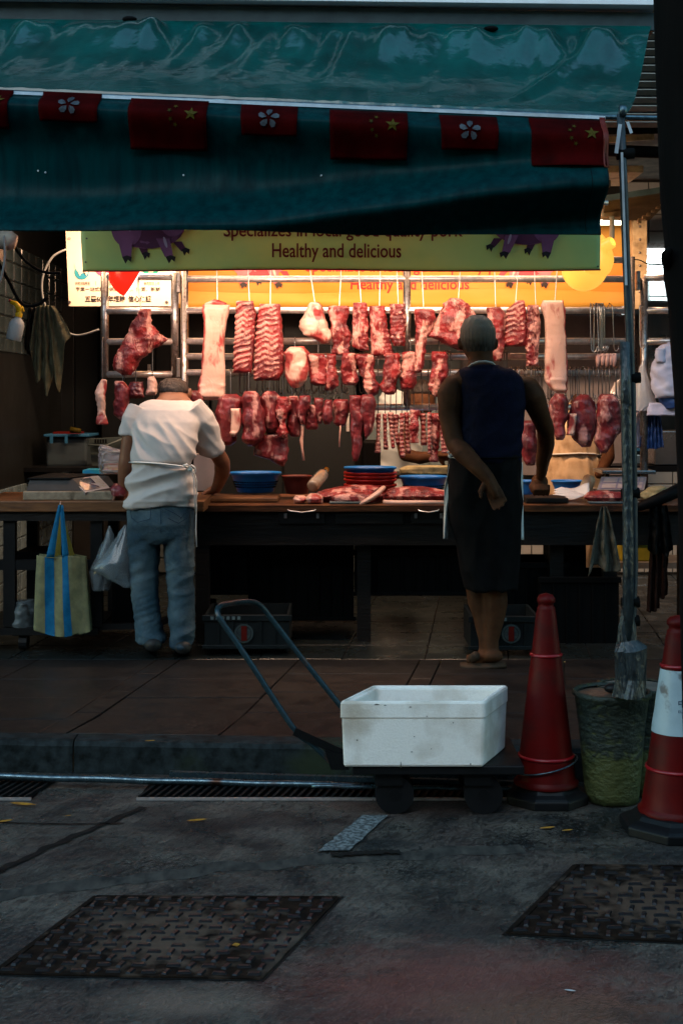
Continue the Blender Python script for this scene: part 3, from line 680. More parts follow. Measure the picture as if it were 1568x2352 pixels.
def area(name, loc, sx, sy, power, c, rot=(0, 0, 0)):
    l = bpy.data.lights.new(name, 'AREA'); l.shape = 'RECTANGLE'; l.size = sx; l.size_y = sy; l.energy = power; l.color = c
    o = bpy.data.objects.new(name, l); col.objects.link(o); o.location = loc; o.rotation_euler = rot; return o
area('banner_fill_light', P(795, 500, 7.85), 3.15, .05, 50*LAMP_POWER, (1, .60, .36), (R(38), 0, 0))  # added strip of light, far longer than the tube, brightens banner and sign
area('cool_tube_light', P(1530, 590, 10.0), .5, .04, 7*LAMP_POWER, (.8, .95, 1), (R(35), 0, 0))

# conduit, cables
M['cable'] = mat('cream_cable', (.45, .36, .2), .5, (.3, .22, .12), 30)
M['white_pipe'] = mat('white_conduit', (.62, .55, .42), .45, (.5, .42, .3), 20)
def cable(name, label, pts, d, r, m, cat='cable', n=10):
    pp = []
    ps = [P(x, y, dd if (dd := (q[0] if q else d)) else d) for x, y, *q in pts]
    for i in range(len(ps)-1):
        p0 = ps[max(i-1, 0)]; p1 = ps[i]; p2 = ps[i+1]; p3 = ps[min(i+2, len(ps)-1)]
        for k in range(8):
            t = k/8; pp.append(.5*((2*p1)+(-p0+p2)*t+(2*p0-5*p1+4*p2-p3)*t*t+(-p0+3*p1-3*p2+p3)*t**3))
    pp.append(ps[-1])
    return tag(MB().tube(pp, r, n).build(name, M[m], smooth=True), label, cat)
cable('cable', 'cream cable looping down beside the drape corner', [(1392, 378), (1378, 385), (1376, 450), (1374, 520), (1366, 545), (1352, 548), (1348, 541)], 7.3, .006, 'cable')
cable('conduit', 'white conduit bending down from the junction box to the yellow lamp', [(1404, 498), (1404, 545), (1398, 562), (1385, 572)], 7.4, .013, 'white_pipe', 'pipe')
cable('cable', 'thin dark cable from the rack corner to the tree', [(1455, 596), (1470, 598), (1490, 607), (1530, 608)], 7.6, .003, 'black')
cable('cable', 'black cable looping across the tiles at the upper left', [(-5, 600), (18, 640), (50, 697), (85, 700), (110, 683)], 7.5, .009, 'black')
cable('cable', 'black cable running down from the grey lamp head', [(30, 562), (60, 600), (100, 624), (140, 627)], 7.6, .008, 'black')
M['grey_cable'] = mat('grey_cable', (.2, .21, .21), .5, (.14, .15, .15), 30)
cable('cable', 'big loop of grey cable left of the Chinese sign', [(152, 573), (120, 592), (98, 640), (102, 695), (130, 745), (175, 770), (228, 757)], 8.0, .006, 'grey_cable')
cable('cable', 'pale cable hanging by the upper left photo edge', [(10, 541), (12, 590), (3, 640), (-10, 660)], 7.2, .006, 'grey_cable')
M['beige'] = mat('dirty_beige_plastic', (.36, .33, .28), .5, (.24, .21, .18), 12)
lh = thing('flood_lamp', 'beige lamp head poking below the drape at the upper left', 'lamp', P(30, 570, 7.3))
MB().tube([P(-6, 548, 7.3), P(22, 552, 7.3), P(37, 556, 7.3)], [.05, .052, .035], 18).build('socket', M['beige'], lh, smooth=True)
MB().box(P(-20, 0, 7.35).x, P(4, 0, 7.35).x, 7.3, 7.4, P(0, 600, 7.35).z, P(0, 545, 7.35).z).build('mount', M['beige'], lh, bevel=.006)

# ------------------------------------------------------------------ pole, bucket
pl = thing('pole', 'tall grey steel pole standing in the concrete filled bucket', 'pole', PG(1448, 1870, 0)+Vector((0, .1, .3)))
PD = 4.80
MB().tube([P(1424, 262, PD), P(1431, 420, PD), P(1439, 640, PD), P(1450, 900, PD), P(1453, 1100, PD), P(1455, 1300, PD), P(1449, 1480, PD), P(1440, 1598, PD)], [.0135]*8, 14).build('upright', M['pole'], pl, smooth=True)
MB().tube([P(1421, 255, PD-.01), P(1436, 255, PD-.01)], .02, 12).build('coupler', M['galv'], pl, smooth=True)
for y in (355, 870, 1135, 1385, 1428): 
    c = P(1424+y*.028 if y < 900 else 1446, y, PD); MB().tube([c+Vector((-.028, 0, 0)), c+Vector((.03, 0, .004))], .019, 10).build('tie', M['black'], pl, smooth=True)
p2 = tag(MB().tube([P(1434, 785, PD-.035), P(1436, 900, PD-.035), P(1440, 1120, PD-.035), P(1442, 1300, PD-.035), P(1440, 1500, PD-.035)], [.0175, .019, .017, .019, .017], 16).build('wrapped_post', M['wrap'], smooth=True), 'shorter post wrapped in crumpled plastic and tied to the steel pole', 'post')
mb = MB(); pth = [P(1441, 1400, PD-.02), P(1440, 1440, PD-.02), P(1440, 1470, PD-.02), P(1446, 1490, PD-.02), P(1446, 1560, PD-.02), P(1447, 1598, PD-.02)]
mb.tube(pth, [.02, .028, .034, .052, .048, .055], 40)
for v in mb.v:
    nn = noise.noise(v*38)*.014+noise.noise(v*90)*.006; v += Vector((nn, nn*.6, nn*.4))
tag(mb.build('plastic_wrapping', M['wrap'], smooth=False), 'crumpled plastic bag bound round the pole foot above the bucket', 'plastic bag')
MB().bar(P(1423, 285, PD-.03), P(1414, 352, PD-.03), .012, .002, (0, 1, 0)).bar(P(1440, 280, PD-.03), P(1449, 306, PD-.03), .010, .002, (0, 1, 0)).bar(P(1427, 350, PD-.03), P(1437, 655, PD-.03), .008, .002, (0, 1, 0)).build('tie_string', M['whitecloth'], pl)
bk = thing('bucket', 'dirty yellow green bucket filled with concrete holding the pole', 'bucket', PG(1420, 1862, 0)+Vector((0, .12, 0)))
bc = bk.location
M['bucket'] = mat('stained_yellow_bucket', (.075, .085, .03), .5, (.045, .055, .02), 9, bump=.2)
def bmat():
    m = M['bucket']; n = m.node_tree.nodes; l = m.node_tree.links; b = n['Principled BSDF']
    tc = n.new('ShaderNodeTexCoord'); mp = n.new('ShaderNodeMapping'); mp.inputs['Scale'].default_value = (1, 1, 1.5)
    z = n.new('ShaderNodeTexNoise'); z.inputs['Scale'].default_value = 32; z.inputs['Detail'].default_value = 8; l.new(tc.outputs['Object'], mp.inputs[0]); l.new(mp.outputs[0], z.inputs[0])
    sx = n.new('ShaderNodeSeparateXYZ'); l.new(tc.outputs['Object'], sx.inputs[0])
    g = n.new('ShaderNodeMapRange'); g.inputs[1].default_value = .12; g.inputs[2].default_value = .2; g.inputs[3].default_value = -.35; g.inputs[4].default_value = .12; l.new(sx.outputs[2], g.inputs[0])
    a = n.new('ShaderNodeMath'); l.new(z.outputs[0], a.inputs[0]); l.new(g.outputs[0], a.inputs[1])
    r = n.new('ShaderNodeMapRange'); r.inputs[1].default_value = .42; r.inputs[2].default_value = .56; l.new(a.outputs[0], r.inputs[0])
    old = b.inputs['Base Color'].links[0].from_socket
    mx = n.new('ShaderNodeMix'); mx.data_type = 'RGBA'; l.new(old, mx.inputs[6]); mx.inputs[7].default_value = (.022, .030, .024, 1); l.new(r.outputs[0], mx.inputs[0]); l.new(mx.outputs[2], b.inputs['Base Color'])
    bp = n.new('ShaderNodeBump'); bp.inputs['Strength'].default_value = .9; bp.inputs['Distance'].default_value = .015; l.new(z.outputs[0], bp.inputs['Height']); l.new(bp.outputs[0], b.inputs['Normal'])
bmat()
MB().lathe(bc, [(.001, .004), (.088, .004), (.092, .03), (.104, .15), (.114, .26), (.124, .355), (.134, .364), (.134, .377), (.126, .38), (.12, .37)], 48, wob=.05, seed=2).build('pail', M['bucket'], bk, smooth=True)
MB().lathe(bc, [(.124, .362), (.08, .371), (.04, .372), (.001, .372)], 40, wob=.05, seed=4).build('concrete_fill', mat('wet_concrete', (.10, .075, .055), .3, (.05, .045, .04), 14, bump=.8, c3=(.28, .17, .12), con3=(.58, .7), scale3=7), bk, smooth=True)
o = MB().lathe(bc+Vector((.10, .12, 0)), [(.001, .004), (.10, .004), (.105, .1), (.125, .36), (.132, .375), (.12, .37)], 40, wob=.05, seed=8)
b2 = thing('bucket', 'second bucket half hidden behind the pole bucket', 'bucket', bc+Vector((.13, .16, 0)))
o.build('pail', M['bucket'], b2, smooth=True)
MB().lathe(bc+Vector((.10, .12, 0)), [(.12, .366), (.001, .37)], 30).build('concrete_fill', M['conc'], b2, smooth=True)
tag(MB().ball(bc+Vector((-.005, -.03, .39)), .028, .022, .016).build('stone', M['rubber'], smooth=True), 'smooth dark stone lying on the bucket concrete', 'stone')

# ------------------------------------------------------------------ cones
M['cone_red'] = mat('red_cone_plastic', (.10, .0018, .0014), .5, (.06, .0012, .001), 6, rvar=.08, spec=.15, c3=(.035, .006, .004), scale3=8, con3=(.52, .72), bump=.12)
M['cone_bright'] = mat('bright_red_plastic', (.26, .004, .008), .3, (.2, .004, .007), 6)
M['cone_white'] = mat('dirty_white_band', (.40, .50, .54), .35, (.30, .38, .42), 5, c3=(.14, .14, .14), con3=(.6, .68), scale3=13)
def cone(label, cx, base_y, px_w, h, bands, top, bw, seed=0):
    d = FP*HC/(base_y-HY); s = FP/d; c = Vector(((cx-HX)/s, d, 0)); t = thing('traffic_cone', label, 'traffic cone', c, 'traffic cones by the stall')
    r0 = px_w/2/s; Hh = h; rt = top/2/s
    def rad(z): return lerp(r0, rt, (z-.05)/(Hh-.10))
    # rubber base: eight-sided with rounded rings
    k = bw/2/s
    mb = MB(); 
    for zz, rr in ((0, k), (.028, k*1.0), (.036, k*.93), (.045, k*.80), (.056, k*.74), (.062, k*.66)):
        for i in range(8): 
            a = math.pi/8+math.pi*i/4; mb.v.append(c+Vector((rr/math.cos(math.pi/8)*math.cos(a), rr/math.cos(math.pi/8)*math.sin(a), zz)))
    for j in range(5):
        for i in range(8): mb.f.append((j*8+i, j*8+(i+1) % 8, (j+1)*8+(i+1) % 8, (j+1)*8+i)); mb.m.append(0)
    mb.f.append(tuple(range(40, 48))); mb.m.append(0); mb.f.append(tuple(range(8))); mb.m.append(0)
    mb.build('rubber_base', M['rubber'], t, bevel=.004)
    body = [(rad(.05)+.006, .058), (rad(.05)+.008, .068), (rad(.07), .076)]
    body += [(rad(z), z) for z in [lerp(.08, Hh-.07, i/10) for i in range(11)]]
    body += [(rt*.98, Hh-.055), (rt*.98, Hh-.05), (rt*.82, Hh-.045), (rt*.82, Hh-.035), (rt*1.0, Hh-.03), (rt*.98, Hh-.018), (rt*.7, Hh-.006), (.001, Hh)]
    MB().lathe(c, body, 40).build('cone_body', M['cone_red'], t, smooth=True)
    for z in bands: MB().lathe(c, [(rad(z)+.0005, z-.006), (rad(z)+.006, z-.003), (rad(z)+.006, z+.003), (rad(z)+.0005, z+.006)], 40).build('rib_ring', M['cone_bright'], t, smooth=True)
    return t, c, rad
t1, c1, rad1 = cone('plain dark red traffic cone with a wire round its foot, left of the bucket', 1253, 1838, 138, .71, (.155, .50), 42, 182)
MB().tube([c1+Vector(((rad1(.13)+.012)*math.cos(a), (rad1(.13)+.012)*math.sin(a), .125+.025*math.cos(a-.1)+.0)) for a in [2*math.pi*i/40 for i in range(41)]], .0032, 8).build('wire_ring', M['galv'], t1, smooth=True)
t2, c2_, rad2 = cone('red traffic cone with a white reflective band at the right edge', 1556, 1905, 172, .685, (.20, .525), 52, 250)
def bandf(u, v):
    a = 2*math.pi*u; z = lerp(.315, .515, v); r = rad2(z)+.0025+.0015*noise.noise(Vector((math.cos(a)*4, math.sin(a)*4, z*22)))
    return c2_+Vector((r*math.sin(a), -r*math.cos(a), z))
MB().grid(bandf, 48, 12).build('reflective_band', M['cone_white'], t2, smooth=True)
M['ink'] = mat('dark_ink', (.03, .05, .09), .6)
def wrap(t, a0, z0, aw, zh, name='lettering', m='ink'):
    fit_text(t, lambda u, v: c2_+Vector(((rad2(z0+zh*v)+.0052)*math.sin(a0+aw*u), -(rad2(z0+zh*v)+.0052)*math.cos(a0+aw*u), z0+zh*v)), .01).build(name, M[m], t2)
wrap('中華', -.22, .405, .75, .024); wrap('ELECTRIC', -.22, .388, .75, .008)

# dark tree trunk in the right foreground
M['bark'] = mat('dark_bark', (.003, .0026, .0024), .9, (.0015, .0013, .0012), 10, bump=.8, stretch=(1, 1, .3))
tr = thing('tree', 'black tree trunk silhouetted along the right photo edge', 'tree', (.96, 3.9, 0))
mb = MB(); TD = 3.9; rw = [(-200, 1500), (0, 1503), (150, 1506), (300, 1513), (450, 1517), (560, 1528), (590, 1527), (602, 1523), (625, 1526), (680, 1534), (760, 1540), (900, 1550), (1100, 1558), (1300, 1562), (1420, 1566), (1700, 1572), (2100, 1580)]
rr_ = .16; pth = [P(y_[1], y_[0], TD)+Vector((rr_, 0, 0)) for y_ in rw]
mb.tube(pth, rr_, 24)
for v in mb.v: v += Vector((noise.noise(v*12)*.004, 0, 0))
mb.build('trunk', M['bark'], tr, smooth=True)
mb = MB(); mb.tube([P(1545, 620, TD), P(1527, 600, TD-.05), P(1528, 585, TD-.08), P(1540, 570, TD)], [.02, .012, .012, .01], 10); mb.build('burl', M['bark'], tr, smooth=True)

# ------------------------------------------------------------------ front banner (olive) and lit back banner (yellow)
M['banner_olive'] = mat('yellow_green_banner', (.82, .86, .34), .5, (.66, .80, .36), 3, bump=.1, c3=(.50, .74, .34), scale3=1.2, con3=(.42, .6))
translucent(M['banner_olive'], .5)
M['banner_red'] = mat('maroon_print', (.20, .014, .014), .55, (.17, .01, .01), 6)
M['banner_yellow'] = mat('yellow_banner', (.52, .30, .05), .5, (.46, .22, .035), 2, bump=.1, stretch=(.3, 1, 2))
M['banner_orange'] = mat('orange_print', (.62, .18, .015), .5, (.58, .26, .04), 2.2, stretch=(.25, 1, 2))
M['print_red'] = mat('red_print', (.72, .02, .02), .5, (.62, .02, .02), 6)
M['pig1'] = mat('pig_print', (.24, .075, .17), .5, (.17, .05, .12), 7, stretch=(1, 1, 1))
M['pig1d'] = mat('pig_print_dark', (.10, .022, .06), .5)
M['pig1l'] = mat('pig_print_light', (.40, .26, .38), .5)
M['pig2'] = mat('bright_pig_print', (.80, .20, .24), .5, (.72, .14, .17), 7)
M['pig2d'] = mat('bright_pig_shade', (.55, .05, .07), .5)
M['pig2l'] = mat('bright_pig_light', (.90, .48, .46), .5)
M['hoof'] = mat('hoof_print', (.02, .012, .014), .5)
def ban_surface(d, amp, seed, sag=0):
    def f(px, py, e=0.0):
        p = P(px, py, d); o = amp*noise.noise(Vector((p.x*1.6, p.z*3.5, seed)))+amp*.35*noise.noise(Vector((p.x*6+p.z*5, p.z*7, seed+4)))
        return Vector((p.x, p.y+o-e, p.z))
    return f
def fanS(S, pts, e, parent, name, m, inner=2):
    cx = sum(p[0] for p in pts)/len(pts); cy = sum(p[1] for p in pts)/len(pts); mb = MB(); n = len(pts)
    mb.v.append(S(cx, cy, e)); mb.f = []
    for r in range(1, inner+1):
        k = r/inner; mb.v += [S(lerp(cx, x, k), lerp(cy, y, k), e) for x, y in pts]
    mb.f = [(0, i+1, (i+1) % n+1) for i in range(n)]
    for r in range(1, inner):
        a = 1+(r-1)*n; b = 1+r*n; mb.f += [(a+i, b+i, b+(i+1) % n, a+(i+1) % n) for i in range(n)]
    mb.m = [0]*len(mb.f); return mb.build(name, M[m], parent)
def ell(cx, cy, rx, ry, a=0, n=26, t0=0, t1=2*math.pi):
    out = []
    for i in range(n):
        t = lerp(t0, t1, i/(n if t1-t0 > 6.2 else n-1)); x = rx*math.cos(t); y = ry*math.sin(t); out.append((cx+x*math.cos(a)-y*math.sin(a), cy+x*math.sin(a)+y*math.cos(a)))
    return out
def pig(S, x0, y0, w, h, mirror, parent, k, clip):
    """a plain cartoon pig walking; the part above `clip` is hidden by what hangs in front"""
    mk = lambda pts: [(x0+(w*(1-x) if mirror else w*x), y0+h*y) for x, y in pts]
    e = [.002]
    def piece(pts, m, name):
        e[0] += .0012; fanS(S, mk(pts), e[0], parent, name, m)
    def leg(cx, cy, wx, ln, tilt):
        return [(cx-wx, cy), (cx+wx*1.1, cy), (cx+wx*.55+tilt, cy+ln), (cx-wx*.75+tilt, cy+ln)]
    def hoof(cx, cy, wx): return [(cx-wx, cy-.02), (cx, cy-.05), (cx+wx, cy-.02), (cx+wx*.8, cy+.07), (cx+wx*.2, cy+.03), (cx-wx*.3, cy+.10)]
    e[0] = .002
    piece(leg(.36, .62, .055, .22, .06), k+'d', 'print_leg'); piece(hoof(.425, .83, .05), 'hoof', 'print_hoof')
    piece(leg(.80, .60, .055, .18, .10), k+'d', 'print_leg'); piece(hoof(.91, .76, .05), 'hoof', 'print_hoof')
    piece(ell(.45, .33, .45, .40), k, 'print_body')
    piece(ell(.46, .52, .28, .20), k+'d', 'print_belly')
    piece(ell(.19, .34, .19, .36), k, 'print_rump'); piece(ell(.23, .26, .035, .16), k+'l', 'print_shine')
    piece(leg(.17, .58, .085, .30, .03), k, 'print_leg'); piece(hoof(.195, .90, .06), 'hoof', 'print_hoof')
    piece(leg(.63, .55, .08, .33, .09), k, 'print_leg'); piece(hoof(.73, .90, .062), 'hoof', 'print_hoof')
    piece(ell(.665, .62, .018, .10, -.2), k+'l', 'print_shine')
    piece(ell(.76, .22, .17, .30), k, 'print_head'); piece(ell(.80, .16, .07, .12), k+'l', 'print_shine')
    piece([(.86, .05), (.99, -.02), (1.05, .08), (1.03, .24), (.93, .34), (.84, .40)], k, 'print_snout')
    piece(ell(.97, .22, .045, .035), k+'l', 'print_mouth')
def banner(name, label, S, x0, x1, yt, yb, m, seed):
    t = thing(name, label, 'banner', S((x0+x1)/2, yb)); MB().grid(lambda u, v: S(lerp(x0+7*(v-1), x1-2*v, u), lerp(yt, yb+2*math.sin(u*9+seed), v)), 90, 16).build('sheet', M[m], t, smooth=True, solid=.0012)
    return t
FD = 6.35
S1 = ban_surface(FD, .022, 3)
fb = banner('banner', 'yellow green banner reading Healthy and delicious, hung in front of the meat rails', S1, 190, 1379, 470, 621, 'banner_olive', 1)
def on(S, x0, x1, yb, yt, e): return lambda u, v: S(lerp(x0, x1, u), lerp(yb, yt, v), e)
fit_text('Healthy and delicious', on(S1, 625, 921, 602, 559, .004), .012).build('lettering', M['banner_red'], fb)
fit_text('Specializes in local good quality pork', on(S1, 514, 1062, 553, 513, .004), .012).build('lettering', M['banner_red'], fb)
pig(S1, 256, 478, 188, 128, False, fb, 'pig1', 0)
pig(S1, 1108, 474, 180, 122, True, fb, 'pig1', 0)
for px, py in ((197, 602), (200, 548), (1372, 612)): MB().tube([S1(px, py, .006), S1(px, py, .001)], .004, 8).build('eyelet', M['hook'], fb)
MB().grid(lambda u, v: S1(lerp(190, 1378, u), lerp(619, 622.5, v)+2*math.sin(u*9+1), .004), 90, 1).build('hem', M['banner_red'], fb, smooth=True)
MB().tube([P(170, 468, FD), P(1395, 466, FD)], .012, 10).build('hanging_rod', M['steel'], fb, smooth=True)
BD = 8.75
S2 = ban_surface(BD, .03, 11)
yb_ = banner('banner', 'orange yellow banner lit by the lamps behind the meat rails', S2, 405, 1478, 500, 706, 'banner_yellow', 2)
MB().grid(lambda u, v: S2(lerp(425, 1462, u), lerp(585, 668, v)+5*math.sin(u*7)*(v-.5)*2, .0025), 60, 6).build('orange_stripe', M['banner_orange'], yb_, smooth=True)
fit_text('Specializes in local good quality pork.', on(S2, 702, 1188, 632, 600, .006), .012).build('lettering', M['print_red'], yb_)
fit_text('Healthy and delicious', on(S2, 805, 1076, 673, 640, .006), .012).build('lettering', M['print_red'], yb_)
pig(S2, 530, 560, 150, 104, False, yb_, 'pig2', 0)
pig(S2, 1128, 560, 150, 104, True, yb_, 'pig2', 0)

# white sign with Chinese lettering
M['sign_white'] = mat('aged_sign_white', (.80, .68, .54), .5, (.72, .60, .47), 4, bump=.05)
M['sign_black'] = mat('sign_black', (.02, .02, .025), .5)
M['logo_blue'] = mat('logo_blue', (.02, .22, .42), .5, (.03, .30, .30), 12)
M['logo_pink'] = mat('logo_pink', (.62, .08, .2), .5)
M['logo_green'] = mat('logo_green', (.01, .25, .17), .5)
SD = 8.3
S3 = lambda px, py, e=0.0: P(px, py, SD-e)
sg = thing('sign', 'white rectangular sign with rows of black Chinese lettering', 'sign', P(280, 703, SD))
a = P(154, 703, SD); b = P(405, 500, SD)
MB().add([P(159, 703, SD), P(405, 703, SD), P(402, 500, SD), P(150, 500, SD)]+[P(159, 703, SD)+Vector((0, .02, 0)), P(405, 703, SD)+Vector((0, .02, 0)), P(402, 500, SD)+Vector((0, .02, 0)), P(150, 500, SD)+Vector((0, .02, 0))], [(0, 1, 2, 3), (4, 5, 6, 7), (0, 1, 5, 4), (1, 2, 6, 5), (2, 3, 7, 6), (3, 0, 4, 7)]).build('panel', M['sign_white'], sg)
for t, x0, x1, yb, yt, bo in (('五豐60多年經驗  信心保證', 196, 348, 694, 679, .03), ('專業一站式鮮肉供應  衛生、優質、新鮮', 174, 368, 669, 659, .012), ('供港活豬豬場', 173, 207, 655, 647, 0), ('屠宰衛生監製', 232, 268, 655, 647, 0), ('鮮肉即日上市', 331, 367, 655, 647, 0)):
    fit_text(t, on(S3, x0, x1, yb, yt, .003), bo).build('lettering', M['sign_black'], sg)
for x in (220, 319): MB().add([S3(x, 655, .003), S3(x+.8, 655, .003), S3(x+.8, 646, .003), S3(x, 646, .003)], [(0, 1, 2, 3)]).build('divider', M['sign_black'], sg)
fanS(S3, ell(188, 625, 17, 17), .003, sg, 'blue_logo', 'logo_blue'); fanS(S3, [(172, 608), (203, 606), (204, 622), (199, 634), (195, 626), (187, 628), (184, 634), (180, 624), (174, 618)], .005, sg, 'logo_animal', 'sign_white')
fanS(S3, ell(237, 614, 20, 20), .003, sg, 'pink_logo', 'logo_pink'); fanS(S3, ell(238, 612, 12, 14), .005, sg, 'logo_centre', 'sign_white')
fanS(S3, ell(346, 615, 20, 19), .003, sg, 'green_logo', 'logo_green')
fit_text('乜', on(S3, 337, 354, 626, 606, .006), .05).build('lettering', M['sign_white'], sg)
for px, py in ((160, 694), (383, 694), (160, 548)): MB().tube([S3(px, py, .008), S3(px, py, 0)], .009, 10).build('screw', M['hook'], sg)
s2 = thing('sign', 'narrow pale sign with maroon letters between the two gates', 'sign', P(397, 703, SD))
MB().box(P(388, 0, 8.4).x, P(412, 0, 8.4).x, 8.4, 8.42, P(0, 697, 8.4).z, P(0, 560, 8.4).z).build('panel', mat('pale_grey_sign', (.45, .46, .44), .5), s2)
for t, x0, x1, yb, yt in (('FO', 387, 402, 634, 625), ('L', 389, 394, 656, 648), ('LL', 388, 396, 669, 660)):
    fit_text(t, lambda u, v, x0=x0, x1=x1, yb=yb, yt=yt: P(lerp(x0+2, x1+2, u), lerp(yb, yt, v), 8.395), .02).build('lettering', M['banner_red'], s2)

# ------------------------------------------------------------------ meat rails
RD = 7.75
def gate(label, posts, rails, r=.0185, rp=.021, d=RD, hinge=()):
    xs_ = [p[0] for p in posts]; t = thing('meat_rail_frame', label, 'rail frame', P(sum(xs_)/len(xs_), 1100, d))
    for x, y0, y1 in posts: MB().tube([P(x, y0, d), P(x, y1, d)], rp, 14).build('post', M['old_steel'], t, smooth=True)
    for x0, x1, y, *q in rails: MB().tube([P(x0, y, d), P(x1, y, d)], r, 14).build('rail', M['steel'], t, smooth=True)
    for x, y in hinge: MB().box(P(x-4, 0, d).x, P(x+4, 0, d).x, d-.03, d+.02, P(0, y+22, d).z, P(0, y-22, d).z).build('hinge', M['old_steel'], t, bevel=.003)
    return t
gate('narrow gate section of the meat rails at the left', [(241, 627, 868), (402, 627, 868)], [(241, 402, 636), (241, 402, 714), (241, 402, 785), (241, 402, 860)], hinge=[(411, 650), (411, 845)])
gate('wide middle section of the meat rails', [(424, 600, 1300), (934, 590, 940), (1448, 590, 1300)], [(424, 1448, 597), (424, 1448, 641), (424, 1448, 713), (424, 1448, 784), (424, 1448, 819), (424, 1448, 856), (820, 1448, 935)], hinge=[(1463, 645)])
gate('right side gate of the meat rails beside the tree', [(1478, 640, 1150), (1600, 640, 1150)], [(1478, 1600, 638), (1478, 1600, 713), (1478, 1600, 784)])

# ------------------------------------------------------------------ lamps over the meat
M['red_shade'] = mat('glowing_red_shade', (.75, .015, .008), .25, emit=(1, .018, .006), estr=.17, coat=.5)
M['yellow_shade'] = mat('glowing_yellow_shade', (.85, .5, .08), .3, emit=(1, .42, .055), estr=.16)
M['inner_white'] = mat('lit_shade_inside', (.95, .9, .85), .4, emit=(1, .9, .8), estr=.28)
M['bulb'] = mat('bulb', (1, 1, 1), .4, emit=(1, .78, .55), estr=2)
def lamp(label, c, axis, r, m, L, power, colr, rim_m='inner_white'):
    q = Vector(axis).normalized().to_track_quat('Z', 'Y').to_matrix()    # local z = where the lamp opens
    t = thing('pendant_lamp', label, 'lamp', c, 'lamps over the meat')
    pr = [(.02, -L-.05), (.03, -L-.045), (.033, -L), (r*.45, -L+.012), (r*.78, -L*.72), (r*.95, -L*.40), (r*1.0, -L*.12), (r*1.0, 0)]
    MB().lathe(c, pr, 40, rot=q).build('lamp_shade', M[m], t, smooth=True)
    MB().lathe(c, [(r*x/1.0*.985, z+.002) for x, z in [(.30, -L+.02), (.76, -L*.70), (.94, -L*.38), (.99, -L*.1), (1.0, .004)]], 40, rot=q).build('lining', M[rim_m], t, smooth=True)
    bc_ = Vector(c)+q @ Vector((0, 0, -L*.45))
    MB().ball(bc_, .032).build('bulb', M['bulb'], t, smooth=True)
    l = bpy.data.lights.new('lamp_light', 'SPOT'); l.energy = power*LAMP_POWER; l.color = colr; l.spot_size = R(122); l.spot_blend = .5; l.shadow_soft_size = .09
    o = bpy.data.objects.new('lamp_light', l); col.objects.link(o); o.location = Vector(c)+q @ Vector((0, 0, .01)); o.rotation_euler = (q @ Matrix.Rotation(R(180), 3, 'X')).to_euler()
    o.parent = None
    return t
WARM = (1, .66, .44)
lamp('red domed lamp shade glowing below the olive banner at the left', P(312, 640, 7.25)+Vector((0, 0, .02)), (.86, .25, -.50), .125, 'red_shade', .135, 9, (1, .52, .36))
yt = lamp('glowing yellow lamp shade below the right end of the olive banner', P(1352, 585, 7.3), (-.55, .5, -.30), .14, 'yellow_shade', .1, 12, (1, .66, .36))
MB().ball(P(1343, 612, 7.3), .118, .10, .128, 28, 18, rot=Matrix.Rotation(R(25), 3, 'Y')).build('glass_globe', M['yellow_shade'], yt, smooth=True)
cable('lamp_socket', 'cream socket joining the white conduit and the yellow lamp', [(1392, 566), (1384, 574), (1377, 588)], 7.35, .026, 'white_pipe', 'lamp socket')
for k, px in enumerate((470, 640, 810, 980, 1150)):
    lamp('lamp hung behind the olive banner, ' + ('nearest the red lamp', 'second from the red lamp', 'middle one of its row', 'second from the yellow lamp', 'nearest the yellow lamp')[k], P(px, 552, 7.0), (.03, .55, -1), .12, 'red_shade', .12, 13 if k < 4 else 10, WARM)

